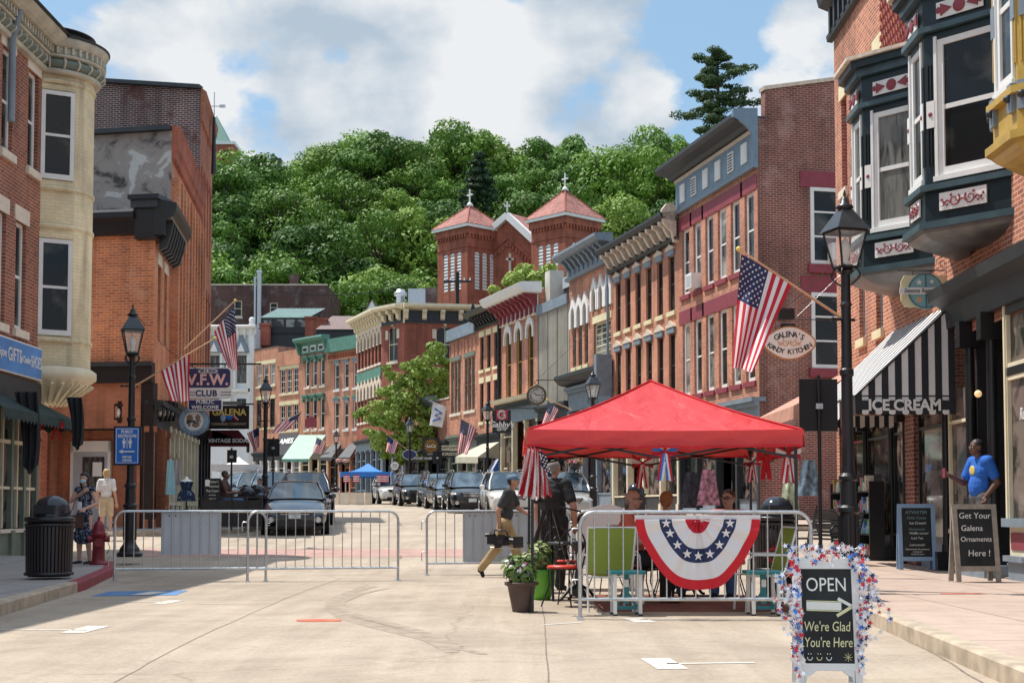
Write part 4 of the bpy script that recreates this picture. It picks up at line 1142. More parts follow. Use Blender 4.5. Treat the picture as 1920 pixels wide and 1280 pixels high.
q=MB();q.beam(G0+f_*.9,G1+f_*.9,.5,.75,M['white']);q.beam(G1+f_*.9,G2+f_*.9,.5,.75,M['white']);q.build('gable_trim',nv)
q=MB()
for s0,s1 in((G0,G1),(G1,G2)):
 for i in range(10):
  t=(i+.5)/10
  p=s0.lerp(s1,t)+f_*.3+Vector((0,0,-3.0));q.box(p.x-.14,p.x+.14,p.y-.15,p.y+.05,p.z-.4,p.z+.1,M['brick_church'])
 a_=s0+f_*.2+Vector((0,0,-2.4));c_=s1+f_*.2+Vector((0,0,-2.4));q.beam(a_,c_,.15,.25,M['brick_church'])
q.build('corbel_course',nv)
p=Vector(cwp(956,490,154.8));MB().box(p.x-.14,p.x+.14,p.y-.1,p.y+.08,p.z-1.4,p.z+.9,M['limestone']).box(p.x-.45,p.x+.45,p.y-.1,p.y+.07,p.z+.1,p.z+.38,M['limestone']).build('wall_cross',nv)
p=G1+f_+Vector((0,0,.4));MB().box(p.x-.09,p.x+.09,p.y-.09,p.y+.09,p.z,p.z+1.2,M['white']).box(p.x-.35,p.x+.35,p.y-.08,p.y+.08,p.z+.6,p.z+.8,M['white']).build('cross',nv)
# ================================================================ left side beyond the side street
def ptL(y):return(FL(y),y)
zb=g(38)+.15
CN=Vector((X(285,38),38,0))
fdir=Vector((-.985,.17,0))
FLN=CN+fdir*7
LB1=7.0
B1=empty('corner_brick_building',(FLN.x,FLN.y,zb),atan2((CN-FLN).y,(CN-FLN).x),'orange brick corner building with a steel door, black cornice corner and black corner column','building')
zc=lambda py,Y=38:Z(285,py,Y)-zb
z2=zc(700);ztop=zc(440);doorw=1.45
dx0=LB1-2.75;dx1=dx0+1.05
b=MB()
M['brick_orange2']=brick('new_orange_brick',(0.50,0.19,0.10),(0.40,0.145,0.08),(0.42,0.2,0.12),mort=.006)
wall(b,LB1,z2+.3,ztop,[],M['brick_orange'])
wall(b,LB1-.35,-1,z2-.25,[(dx0-.35,LB1-.45,-1,2.75)],M['brick_orange2'],close=False)
b.build('wall',B1)
b=MB()
b.poly([(dx0-.35,.9,-1),(LB1,.9,-1),(LB1,.9,2.75),(dx0-.35,.9,2.75)],M['brick_orange2'])
b.poly([(dx0-.35,0,-1),(dx0-.35,.9,-1),(dx0-.35,.9,2.75),(dx0-.35,0,2.75)],M['brick_orange2'])
b.poly([(dx0-.35,0,2.75),(LB1-.35,0,2.75),(LB1-.35,.9,2.75),(dx0-.35,.9,2.75)],M['blackm'])
b.poly([(LB1-.45,0,-1),(LB1-.45,.9,-1),(LB1-.45,.9,2.75),(LB1-.45,0,2.75)],M['brick_orange2'])
for i in range(18):b.box(dx0-.52,dx0-.35,-.03,.02,i*.152,i*.152+.075,M['brick_church'])
b.build('entrance_recess',B1)
b=MB();b.box(-.1,LB1+.0,-.12,.1,z2-.25,z2+.3,M['black']);b.box(-.1,LB1-.0,-.2,-.121,z2+.2,z2+.32,M['dark_trim']);b.build('steel_beam',B1)
b=MB();b.box(LB1-.33,LB1+.03,-.06,.22,-1,z2-.26,M['black']);b.build('corner_column',B1)
b=MB();D_w=dx1-dx0
b.box(dx0-.08,dx0,.80,.89,0,2.45,M['signwhite']);b.box(dx1,dx1+.08,.80,.89,0,2.45,M['signwhite']);b.box(dx0-.08,dx1+.08,.80,.89,2.15,2.45,M['signwhite'])
b.box(dx0,dx1,.84,.885,0,2.15,M['panel_grey'])
dr=b.build('door',B1,label='pale grey steel door with a glazed pane and paper notice')
MB().box(dx0+.28,dx1-.12,.81,.835,.95,2.0,M['glass_lace']).build('pane',dr)
MB().box(dx0+.6,dx0+.88,.80,.808,1.45,1.85,M['signwhite']).box(dx0+.72,dx0+.9,.80,.808,1.0,1.3,M['signwhite']).build('notice',dr)
MB().tube([(dx1-.05,.80,.9),(dx1-.05,.72,.93),(dx1-.05,.72,1.5),(dx1-.05,.80,1.53)],.018,M['galv'],6).build('handle',dr)
MB().box(LB1-.62,LB1-.58,.86,.89,.0,2.2,M['signwhite']).build('drainpipe',B1)
cz=ztop
b=MB();f=lambda o,u_,t:(t,-o,u_)
b.prism([(0,cz-.0),(.15,cz),(.2,cz+.35),(.35,cz+.45),(.35,cz+.6),(0,cz+.75)],f,-.2,LB1-.5,M['black'])
b.box(LB1-.5,LB1+.12,-.25,.5,cz-.15,cz+.7,M['black']);b.box(LB1-.58,LB1+.2,-.35,.5,cz+.7,cz+.92,M['dark_trim']);b.box(LB1-.64,LB1+.26,-.42,.5,cz+.92,cz+1.05,M['black'])
b.build('cornice',B1)
MB().poly([(0,.3,cz+.5),(LB1-.2,.3,cz+.5),(LB1-.9,3.4,cz+.5),(0,3.4,cz+.5)],M['roof_dark']).build('roof',B1)
def leftface(root,y0,y1,z_top,n,rows,wallm,pil=True,zlow=None,name='street_front'):
 p0,p1=ptL(y0),ptL(y1)
 L_,a=frame(p0,p1)
 f=empty(name,(0,0,0),0)
 f.parent=root
 mw=Matrix.Translation(root.location)@Matrix.Rotation(root.rotation_euler.z,4,'Z')
 loc=mw.inverted()@Vector((p0[0],p0[1],root.location.z))
 f.location=loc;f.rotation_euler=(0,0,a-root.rotation_euler.z)
 ops=[(xc-r['w']/2,xc+r['w']/2,r['z'],r['z']+r['h'])for r in rows for xc in r['xs']]
 b=MB();wall(b,L_,zlow if zlow is not None else-1,z_top,ops,wallm)
 me=b.mesh('wall');inst('wall',me,f)
 for r in rows:
  kw={k:v for k,v in r.items()if k not in('xs','z','w','h','alt')}
  for xc in r['xs']:window(f,xc,r['z'],r['w'],r['h'],wm=wallm,**kw)
 return f,L_
f1,L_=leftface(B1,38.0,41.35,ztop,2,[dict(xs=[1.0,2.4],z=5.3,w=.6,h=ztop-5.3-.7,head='flat',headmat='stone_sill',fm='dark_trim')],M['brick_orange'],zlow=3.6)
storefront(f1,L_,3.5,n=3,door=-1,post='brick_orange2',sign='black',trim='black',back=.08)
c=cornice(f1,-.3,L_+.1,ztop-.05,[(0,0),(.3,0),(.3,.4),(.5,.5),(.6,.7),(.6,.9),(0,1.0)],'black')
brackets(c,spread(7,0,L_),ztop+.4,[(.1,0),(.48,0),(.42,-.3),(.3,-.7),(.1,-.8)],.18,'dark_trim')
stm,t_,bs=base_nodes('peeling_stucco')
bs.inputs['Roughness'].default_value=.9
tcn=N(t_,'ShaderNodeTexCoord');nz=N(t_,'ShaderNodeTexNoise');nz.inputs['Scale'].default_value=1.15;nz.inputs['Detail'].default_value=10;nz.inputs['Roughness'].default_value=.62;nz.inputs['Distortion'].default_value=.7
rp=N(t_,'ShaderNodeValToRGB');cr=rp.color_ramp
cr.elements[0].position=.36;cr.elements[0].color=(.07,.065,.063,1);cr.elements[1].position=.45;cr.elements[1].color=(.30,.265,.24,1)
e_=cr.elements.new(.56);e_.color=(.35,.31,.28,1);e_=cr.elements.new(.575);e_.color=(.52,.51,.49,1);e_=cr.elements.new(.8);e_.color=(.60,.58,.56,1)
t_.links.new(tcn.outputs['Object'],nz.inputs['Vector']);t_.links.new(nz.outputs['Fac'],rp.inputs[0]);t_.links.new(rp.outputs[0],bs.inputs['Base Color'])
M['stucco']=stm
def block(name,label,y0,y1,ztop_,rows,wallm,sidem,drop=0,zlow=3.6,depth=14):
 p0=Vector((*ptL(y0),0))
 zb_=g(y0)+.15
 r=empty(name,(p0.x,p0.y,zb_),pi,label,'building')
 b=MB()
 H_=ztop_-zb_
 sd=Vector((depth,-.17*depth,0))
 b.poly([(0,0,-1),(0,0,H_),(sd.x,sd.y,H_+drop),(sd.x,sd.y,-1)],sidem)
 far_=Vector((*ptL(y1),0))-p0;far_=Vector((-far_.x,-far_.y,0))
 b.poly([far_+Vector((0,0,-1)),far_+sd+Vector((0,0,-1)),far_+sd+Vector((0,0,H_+drop)),far_+Vector((0,0,H_))],sidem)
 b.poly([(0,0,H_-.4),far_+Vector((0,0,H_-.4)),far_+sd+Vector((0,0,H_+drop-.4)),sd+Vector((0,0,H_+drop-.4))],M['roof_dark'])
 b.beam((0,.05,H_+.06),(sd.x,sd.y+.05,H_+drop+.06),.35,.14,M['dark_trim'])
 b.build('side_wall',r)
 f_,L_=leftface(r,y0,y1,H_,0,rows(zb_),wallm,zlow=zlow)
 return r,f_,L_,H_
zt2=Z(318,245,41.4)
LB2=frame(ptL(41.4),ptL(49.45))[0]
n2_=9
xs2=spread(n2_,.25,LB2-.1)
B2,f2,L_,H_=block('brick_building','brick building with peeling grey stucco flank and a front of close brick piers',41.4,49.45,zt2,lambda zb_:[dict(xs=xs2,z=8.6-zb_,w=.5,h=2.35,head='flat',headmat='stone_sill',fm='dark_trim',sill=None),dict(xs=xs2,z=5.0-zb_,w=.5,h=2.9,fm='dark_trim')],M['brick_orange'],M['stucco'],drop=-.15)
b=MB()
for xx in[xs2[0]-.43]+[x+.43 for x in xs2]:b.box(xx-.14,xx+.14,-.24,-.003,3.6,H_-1.4,M['brick_orange'])
b.build('brick_piers',f2)
c=cornice(f2,-.05,L_+.05,H_-.9,[(0,0),(.10,.05),(.12,.3),(.18,.4),(.2,.8),(.26,1.0),(0,1.05)],'brick_church')
storefront(f2,L_,3.6,n=7,door=3,post='cream',sign='black',trim='black')
zt3=Z(378,168,49.5)
LB3=frame(ptL(49.5),ptL(54.2))[0];xs3=spread(4,.2,LB3-.2)
B3,f3,L_,H_=block('brick_building','tallest left brick building with whitewashed dark side wall and weathervane on its roof',49.5,54.2,zt3,lambda zb_:[dict(xs=xs3,z=10.7-zb_,w=.6,h=2.6,head='flat',headmat='brick_church',fm='limestone'),dict(xs=xs3,z=6.5-zb_,w=.6,h=2.6,head='flat',headmat='brick_church',fm='dark_trim')],M['brick_facade'],brick('whitewashed_dark_brick',(.15,.055,.045),(.09,.035,.035),(.5,.45,.42),patch=(.13,.05,.045),patch_amt=1.0,mort=.012,pscale=.3),drop=1.6)
c=cornice(f3,-.1,L_+.1,H_-1.2,[(0,0),(.08,.05),(.1,.6),(.16,.8),(.2,1.1),(0,1.25)],'brick_facade')
storefront(f3,L_,3.6,n=4,door=2,post='black',sign='black',trim='black')
wv=empty('weathervane',(X(394,52),52,Z(394,205,52)-.3),0,'small arrow weathervane standing on the roof of the tallest left building','weathervane')
MB().tube([(0,0,-.1),(0,0,.95)],.02,M['galv'],6).build('rod',wv)
MB().box(-.3,.3,-.015,.015,.40,.43,M['galv']).box(.2,.42,-.02,.02,.36,.47,M['galv']).build('arrow',wv)
MB().cyl((0,0,-2.2),(0,0,0),.1,.05,8,M['dark_trim']).build('base',wv)
# ================================================================ near left building with the cream turret
XL=-10.5;Y0L,Y1L=8.0,30.55
NLb=empty('turret_building',(XL,Y0L,.15),pi/2,'red brick shop building with a round cream corner turret and sage green cornice','building')
LN=Y1L-Y0L;zb=.15
def yy(y):return y-Y0L
rows=[dict(xs=[yy(28.45),yy(30.0),yy(26.6),yy(24.6)],z=8.55-zb,w=.62,h=2.15,head='flat',headmat='stone_sill',sill='stone_sill',fm='white',fw=.08),dict(xs=[yy(28.2),yy(29.4),yy(26.6),yy(24.6)],z=4.95-zb,w=.62,h=2.3,head='flat',headmat='stone_sill',sill='stone_sill',fm='white',fw=.08)]
ops=[(xc-r['w']/2,xc+r['w']/2,r['z'],r['z']+r['h'])for r in rows for xc in r['xs']]
HN=11.0-zb
b=MB();wall(b,LN,3.75,HN,ops,M['brick_old'])
b.poly([(LN,0,3.2),(LN,10,3.2),(LN,10,HN),(LN,0,HN)],M['brick_old'])
b.poly([(0,10,0),(0,0,0),(0,0,HN),(0,10,HN)],M['brick_old'])
b.poly([(LN,1.1,-1),(LN,10,-1),(LN,10,3.2),(LN,1.1,3.2)],M['brick_old'])
b.build('wall',NLb)
MB().box(0,LN,.1,10,HN-.2,HN,M['roof_dark']).build('roof',NLb)
for r in rows:
 kw={k:v for k,v in r.items()if k not in('xs','z','w','h','alt')}
 for xc in r['xs']:window(NLb,xc,r['z'],r['w'],r['h'],wm=M['brick_old'],**kw)
tx,ty,tr=31.5-Y0L,.12,.96
tz0,tz1=4.3-zb,11.0-zb
b=MB()
a_w=radians(-90+28)
wx,wy=cos(a_w),sin(a_w)
aL=atan2(-wx,wy)
nseg=40
half=math.asin(.40/tr)
for i in range(nseg):
 a0=aL+half+(2*pi-2*half)*i/nseg;a1=aL+half+(2*pi-2*half)*(i+1)/nseg
 b.add([(tx+tr*cos(a0),ty+tr*sin(a0),tz0),(tx+tr*cos(a1),ty+tr*sin(a1),tz0),(tx+tr*cos(a1),ty+tr*sin(a1),tz1),(tx+tr*cos(a0),ty+tr*sin(a0),tz1)],[(0,1,2,3)],M['brick_cream'])
T4=Matrix.Translation((tx,ty,0))@Matrix.Rotation(aL+pi/2,4,'Z')@Matrix.Translation((-.40,-tr*cos(half),0))
b.T=T4
wo=[(.04,.76,8.5-zb,10.5-zb),(.04,.76,5.0-zb,7.15-zb)]
wall(b,.80,tz0,tz1,wo,M['brick_cream'],rev=.12)
for o_ in wo:
 b.box(0,.8,-.05,-.003,o_[3]+.03,o_[3]+.16,M['brick_cream']);b.box(0,.8,-.05,-.003,o_[2]-.16,o_[2]-.03,M['brick_cream'])
b.T=None
for zz in(5.0-zb-.10,7.15-zb+.3,8.5-zb-.2,10.5-zb+.22):b.lathe([(tr,zz-.05),(tr+.035,zz-.03),(tr+.035,zz+.03),(tr,zz+.05)],(tx,ty,0),40,M['brick_cream'])
tur=b.build('turret',NLb,label='round cream painted brick turret')
for o_ in wo:
 p=T4@Vector((.40,0,o_[2]));window(NLb,p.x,p.z,.72,o_[3]-o_[2],rev=0,y=p.y,rz=aL+pi/2,fw=.09)
b=MB();zc0=tz0
b.lathe([(tr+.02,zc0+.02),(tr+.14,zc0-.06),(tr+.14,zc0-.22),(tr+.02,zc0-.3),(tr-.05,zc0-.36),(.5,zc0-.75),(.02,zc0-.8)],(tx,ty,0),40,M['cream'])
for i in range(28):
 a0=2*pi*i/28;b.beam((tx+1.04*cos(a0),ty+1.04*sin(a0),zc0-.37),(tx+.45*cos(a0),ty+.45*sin(a0),zc0-.79),.05,.05,M['cream'])
b.build('turret_base',NLb)
M['cornice_cream']=pm('weathered_cream_cornice',(0.50,0.47,0.38),0.6,var=0.2,scale=3)
prof=[(0,0),(.12,.02),(.16,.14),(.06,.18),(.06,.22)]
b=MB();zt=HN-.12
CS=.56
f=lambda o,u_,t:(t,-o*.8,zt+u_*CS)
xe=tx-sqrt(tr*tr)+.05
b.prism([(0,0),(.14,.02),(.18,.16),(.1,.2),(0,.2)],f,-2,xe,M['cornice_cream'])
b.prism([(0,.2),(.16,.22),(.26,.36),(.26,.46),(.16,.58),(0,.6)],f,-2,xe,M['cornice_green'])
b.prism([(0,.6),(.28,.62),(.30,.70),(.2,.72),(.2,1.0),(0,1.0)],f,-2,xe,M['cornice_cream'])
b.prism([(0,1.0),(.45,1.02),(.55,1.1),(.72,1.32),(.72,1.42),(0,1.5)],f,-2,xe+.3,M['cornice_cream'])
b.prism([(0,1.5),(.78,1.43),(.80,1.49),(0,1.62)],f,-2,xe+.3,M['black'])
def lz(pr,m_):b.lathe([(tr+o*.8,zt+u_*CS)for o,u_ in pr],(tx,ty,0),48,m_)
lz([(0,0),(.14,.02),(.18,.16),(.1,.2)],M['cornice_cream'])
lz([(.1,.2),(.16,.22),(.27,.36),(.27,.46),(.16,.58),(.1,.6)],M['cornice_green'])
lz([(.1,.6),(.28,.62),(.30,.70),(.2,.72),(.2,1.0)],M['cornice_cream'])
lz([(.16,1.0),(.26,1.02),(.30,1.1),(.38,1.28),(.38,1.38),(.2,1.4)],M['cornice_cream'])
lz([(.38,1.385),(.42,1.39),(.42,1.44),(.1,1.56),(-.1,1.62),(-.1,1.85),(.02,1.88),(.02,1.93),(-tr,1.98)],M['black'])
cn=b.build('cornice',NLb)
b=MB()
for i in range(44):
 a0=2*pi*i/44;r0,r1=tr+.15,tr+.25
 c0,s0=cos(a0),sin(a0)
 b.beam((tx+r0*c0,ty+r0*s0,zt+.86*CS),(tx+r1*c0,ty+r1*s0,zt+.86*CS),.05,.15,M['cornice_cream'])
 if i%2==0:
  b.tube([(tx+(tr+o*.8)*c0,ty+(tr+o*.8)*s0,zt+u_*CS)for o,u_ in((.16,.2),(.28,.34),(.29,.46),(.17,.6))],.03,M['cornice_cream'],5)
k=0
xx=-1.5
while xx<xe:
 b.box(xx-.03,xx+.03,-.30,-.15,zt+.74*CS,zt+.98*CS,M['cornice_cream'])
 if k%2==0:b.tube([(xx,-o*.8,zt+u_*CS)for o,u_ in((.14,.2),(.27,.34),(.28,.46),(.15,.6))],.03,M['cornice_cream'],5)
 xx+=.16;k+=1
b.build('dentils',cn)
MB().tube([(yy(28.0),-.6,HN+1.1),(yy(28.2),-.35,HN+.6),(yy(28.35),-.12,HN-.1),(yy(28.35),-.12,9),],.075,M['grey_trim'],8).build('downspout',NLb)
b=MB();mt=M['olive_trim']
SHL=LN
OFF=LN-8.55
for xx in[OFF+q_ for q_ in(0,1.9,3.8,5.2,6.1,6.95,7.7,8.47)]:
 b.box(xx-.07,xx+.07,-.08,.06,-.3,3.3,mt);b.box(xx-.1,xx+.1,-.12,.06,-.3,.55,mt)
b.box(-.1,LN,-.06,.06,-.4,.52,mt);b.box(-.1,LN,-.1,-.061,.5,.58,M['stone_sill']);b.box(-.1,LN,-.05,.06,2.35,2.43,M['cream'])
b.box(-.1,LN,-.05,.06,1.4,1.46,M['cream']);b.box(-.1,LN,-.1,.1,3.1,3.75,M['dark_trim'])
for xx in(OFF+5.65,OFF+6.5,OFF+7.35,OFF+8.1):b.box(xx-.025,xx+.025,-.04,.04,.6,3.1,M['cream'])
for xx in(0,.95):b.box(LN-.06,LN+.06,xx-.06,xx+.06,-.3,3.3,mt)
b.box(LN-.03,LN+.05,0,1,-.3,.5,mt);b.box(LN-.03,LN+.04,0,1,2.35,2.43,M['cream']);b.box(LN-.03,LN+.04,0,1,1.4,1.46,M['cream'])
b.build('shopfront',NLb)
MB().box(0,LN,.02,.03,.5,3.1,M['glass_shop']).build('shop_window',NLb)
MB().box(LN,LN+.01,.05,.95,.5,3.1,M['glass_shop']).build('shop_window',NLb)
MB().box(0,LN,.8,.9,-.3,3.1,M['blackm']).build('inner_wall',NLb)
b=MB()
cm=pm('dark_green_canvas',(.018,.04,.038),.8,var=.3)
b.poly([(OFF+4.5,0,3.35),(OFF+4.5,-.75,2.95),(LN+.55,-.75,2.95),(LN+.2,0,3.35)],cm)
b.poly([(LN+.2,0,3.35),(LN+.55,-.75,2.95),(LN+.55,1.1,2.95),(LN+.2,1.1,3.35)],cm)
n=22
for i in range(n):
 xa,xb=OFF+4.5+4.6*i/n,OFF+4.5+4.6*(i+1)/n
 b.poly([(xa,-.75,2.95),(xa,-.75,2.78),((xa+xb)/2,-.75,2.70),(xb,-.75,2.78),(xb,-.75,2.95)],cm)
for i in range(7):
 ya,yb=-.75+1.85*i/7,-.75+1.85*(i+1)/7
 b.poly([(LN+.55,ya,2.95),(LN+.55,ya,2.78),(LN+.55,(ya+yb)/2,2.70),(LN+.55,yb,2.78),(LN+.55,yb,2.95)],cm)
b.build('canopy',NLb)
sg=empty('shop_sign',(XL+.10,28.9,4.3),pi/2,'long blue shop sign with white lettering on the left brick building','sign')
M['sign_blue2']=pm('sky_blue_sign',(.07,.24,.58),.4,var=.25,scale=1.5)
MB().box(-3.2,1.5,-.05,.04,-.35,.36,M['signwhite']).box(-3.15,1.46,-.06,-.051,-.32,.33,M['sign_blue2']).build('board',sg)
t=MB();put_text(t,'Unique',.26,M['signwhite'],(-1.05,-.07,.03),align='CENTER',shear=.2);put_text(t,'GIFTS',.40,M['signwhite'],(-.2,-.07,.02),squash=.8);put_text(t,'and Comfort',.22,M['signwhite'],(.42,-.07,0),squash=.6,shear=.2);put_text(t,'SHOES',.36,M['signwhite'],(1.1,-.07,.0),squash=.62)
t.build('lettering',sg)
for(px0,py0,py1,wpx,Y,lab)in((112,745,845,30,30.3,'long black cloth drape at the shop corner beside the brick wall'),(20,735,890,44,28.6,'long black cloth drape hanging in front of the leftmost shop window')):
 a=P(px0,py0,Y);c_=P(px0,py1,Y);wd=wpx/FPX*Y
 d=MB()
 d.grid(lambda u_,v:(a.x+.35+(u_-.5)*wd*(1-.35*v)+.25*wd*sin(v*2),a.y-.1+.05*sin(u_*18+v*3),a.z+(c_.z-a.z)*v*(1-.25*abs(u_-.5))),14,14,M['blackm'])
 dd=d.build('drape',label=lab,cat='drape',group='black drapes on the turret shop')
for k,(px,py,Y)in enumerate(((46,800,29.2),(84,797,29.9))):
 p=P(px,py,Y);p.x+=.25
 bw=empty('ribbon_bow',p,0,['red ribbon bow tied to the left drape of the turret shop window','red ribbon bow on the drape nearest the turret shop corner'][k],'bow','red bows on the turret shop')
 for sx in(-1,1):
  MB().grid(lambda u_,v:(sx*(.02+u_*.14),.03*sin(v*pi)-.03,(v-.5)*(.05+.1*u_)),4,4,M['red']).build('loop',bw)
  MB().grid(lambda u_,v:(sx*(.01+v*.08)+(u_-.5)*.05,-.01*sin(u_*6),-.03-v*.28),3,6,M['red']).build('tail',bw)
  # ================================================================ near right building with the oriel windows
XR=7.08;YR0,YR1=12.0,30.4
p0=(7.17,30.4);p1=(6.92,12.0)
L8,a8=frame(p0,p1);zb=.15
NR=empty('oriel_building',(p0[0],p0[1],zb),a8,'red brick shop building with dark teal oriel windows over black iron shopfronts','building')
def lx8(Y):return(p0[1]-Y)*L8/(p0[1]-p1[1])
rows=[dict(xs=[lx8(29.5),lx8(27.9),lx8(26.55)],z=9.15-zb,w=.5,h=1.55,head='flat',headmat='yellow_stone',fm='maroon',sill='stone_sill'),dict(xs=[lx8(29.4),lx8(28.1),lx8(26.7)],z=4.6-zb,w=.5,h=2.0,head=None,fm='grey_trim',sill='yellow_stone')]
rows[0]['h']=2.0;rows[0]['z']=8.0-zb
ops=[(xc-r['w']/2,xc+r['w']/2,r['z'],r['z']+r['h'])for r in rows for xc in r['xs']]
H8=12.4
b=MB();wall(b,L8,3.7,H8,ops,M['brick_pink'])
b.poly([(0,14,-1),(0,0,-1),(0,0,H8),(0,14,H8)],M['brick_pink'])
b.poly([(L8,0,-1),(L8,14,-1),(L8,14,H8),(L8,0,H8)],M['brick_pink'])
b.build('wall',NR)
MB().box(0,L8,.1,14,H8-.2,H8,M['roof_dark']).build('roof',NR)
for r in rows:
 kw={k:v for k,v in r.items()if k not in('xs','z','w','h','alt')}
 for xc in r['xs']:window(NR,xc,r['z'],r['w'],r['h'],wm=M['brick_pink'],**kw)
c=cornice(NR,-.15,L8,11.55-zb,[(0,0),(.12,.02),(.14,.14),(.06,.2),(.06,.7),(.3,.8),(.35,1.0),(0,1.1)],'dark_trim')
b=MB()
for i in range(40):b.box(.2+i*.45,.34+i*.45,-.16,-.003,11.65-zb,12.2-zb,M['dark_trim'])
b.build('dentils',c)
b=MB();b.box(lx8(26.1),lx8(24.0),-.05,-.003,9.6-zb,11.45-zb,M['maroon'])
for i in range(12):
 for j in range(9):b.box(lx8(26.1)+.02+i*.17,lx8(26.1)+.10+i*.17,-.09,-.051,9.65-zb+j*.2,9.75-zb+j*.2,M['brick_church'])
b.build('lattice_panel',NR,label='dark perforated brick lattice panel')
def scrolls(mb_,w_,h_,T,mat_):
 old=mb_.T;mb_.T=T
 for s_ in(-1,1):
  pts=[]
  for i in range(26):
   t=i/25;a_=t*2.1*2*pi*.62;rr=h_*.36*(1-t*.78)
   pts.append((s_*(w_*.17+rr*cos(a_+2.4)),0,rr*sin(a_+2.4)))
  mb_.tube(pts,[h_*.042*(1.2-t/25*.6)for t in range(26)],mat_,5)
  pts=[(s_*(w_*.26+w_*.2*t),0,h_*(-.12+.16*sin(t*5.5)))for t in[i/10 for i in range(11)]]
  mb_.tube(pts,[h_*.055*(1.1-i/12)for i in range(11)],mat_,5)
  for(px_,pz_)in((.44,.1),(.33,-.22),(.24,.3),(.40,-.05)):mb_.ball((s_*w_*px_,0,h_*pz_),(h_*.08,.012,h_*.08),mat_,8,6)
 mb_.tube([(-w_*.1,0,-h_*.1),(0,0,h_*.02),(w_*.1,0,-h_*.1)],h_*.05,mat_,5)
 mb_.T=old
def oriel(Yn,Yf,xout,col,colL,yellow=False,label=None):
 """bay on the facade; Yn/Yf = near and far outer corners"""
 r=MB()
 xn,xf=lx8(Yn),lx8(Yf)
 dep=7.05-xout;dy=1.0
 P4=[(xf-dy,0),(xf,-dep),(xn,-dep),(xn+dy,0)]
 o=empty('oriel_window',(0,0,0));o.parent=NR
 if label:o['label']=label
 main,lt=M[col],M[colL]
 def scaled(k,push=0):
  cx_=(xf+xn)/2
  return[(cx_+(x-cx_)*(1+push/((xn-xf)/2+dy)),y*(1+push/dep))for x,y in P4]
 def ringbox(z0_,z1_,push,m_,name):
  q=MB();A=scaled(1,push)
  q.add([(x,y,z0_)for x,y in A]+[(x,y,z1_)for x,y in A],[(0,1,5,4),(1,2,6,5),(2,3,7,6),(3,2,1,0),(4,5,6,7)],m_)
  return q
 dz=.35 if yellow else 0
 zs,zw,zh,zt_=5.35-zb+dz,5.9-zb+dz,8.2-zb+dz,8.75-zb+dz
 body=ringbox(zs-.02,zw-.05,.02,main,'panel');body.build('panel_base',o)
 q=ringbox(zw-.09,zw-.0,.10,lt,'');q.add(*_ring(scaled(1,.12),zs-.1,zs),lt);q.build('ledge',o)
 q=MB();K=8;A0=scaled(1,.06)
 cx_=(xf+xn)/2
 rows_=[]
 for k in range(K+1):
  t=k/K;s_=1-(1-cos(t*pi/2))*.9
  rows_.append([(cx_+(x-cx_)*(s_*.8+.2),y*s_,zs-.1-(.24)*sin(t*pi/2))for x,y in A0])
 vs=[p for r_ in rows_ for p in r_]
 q.add(vs,[(4*k+i,4*k+i+1,4*k+4+i+1,4*k+4+i)for k in range(K)for i in range(3)],M['metal_oriel']if not yellow else main,False)
 q.build('underside',o)
 q=ringbox(zh,zt_,.02,main,'');q.build('frieze',o)
 q=MB()
 q.add(*_ring(scaled(1,.10),zh-.02,zh+.06),lt);q.add(*_ring(scaled(1,.12),zt_-.02,zt_+.12),lt);q.add(*_ring(scaled(1,.22),zt_+.12,zt_+.26),main);q.add(*_ring(scaled(1,.30),zt_+.26,zt_+.32),M['limestone'])
 q.build('cornice',o)
 for i in range(3):
  a_,b_=Vector((*P4[i],0)),Vector((*P4[i+1],0))
  Lf=(b_-a_).length;ang=atan2((b_-a_).y,(b_-a_).x)
  T=Matrix.Translation(a_)@Matrix.Rotation(ang,4,'Z')
  q=MB(T);pw=.22 if Lf>1.1 else.14
  wo_=(pw,Lf-.12,zw+.12,zh-.15)if i==2 else((.12,Lf-pw,zw+.12,zh-.15)if i==0 else(pw,Lf-pw,zw+.12,zh-.15))
  wall(q,Lf,zw-.05,zh,[wo_],main,rev=.08)
  for xx in([.11]if i==2 else[Lf-.11]if i==0 else[.07,Lf-.07]):
   for k in(-.05,0,.05):q.box(xx-.012+k,xx+.012+k,-.02,-.002,zw+.3,zh-.5,M['black']if not yellow else M['mustard'])
   q.box(xx-.065,xx+.065,-.035,-.021,zw+.85,zw+1.25,M['signwhite']if not yellow else M['grey_trim'])
   if not yellow:q.ball((xx,-.04,zw+1.05),(.035,.012,.035),M['maroon'],8,6)
  q.T=None
  fpart=q.build('bay_face',o)
  f_=empty('x',(0,0,0));bpy.data.objects.remove(f_)
  wl=MB(T);x0_,x1_,a1,a2=wo_
  fm_=M['white']if not yellow else M['white'];fw=.09
  wl.box(x0_,x0_+fw,.0,.07,a1,a2,fm_);wl.box(x1_-fw,x1_,.0,.07,a1,a2,fm_);wl.box(x0_+fw,x1_-fw,.0,.07,a1,a1+.12,fm_);wl.box(x0_+fw,x1_-fw,.0,.07,a2-fw,a2,fm_)
  wl.box(x0_+fw,x1_-fw,.015,.065,(a1+a2)/2-.035,(a1+a2)/2+.035,fm_)
  wl.box(x0_-.05,x0_-.002,-.03,.0,a1,a2+.05,fm_);wl.box(x1_+.002,x1_+.05,-.03,.0,a1,a2+.05,fm_);wl.box(x0_-.07,x1_+.07,-.05,-.001,a1-.08,a1-.003,fm_)
  wo=wl.build('window',o)
  MB(T).box(x0_+fw*.7,x1_-fw*.7,.035,.045,a1+.05,a2-.05,M['glass_lace']if not yellow and Yn>22 else M['glass']).build('pane',wo)
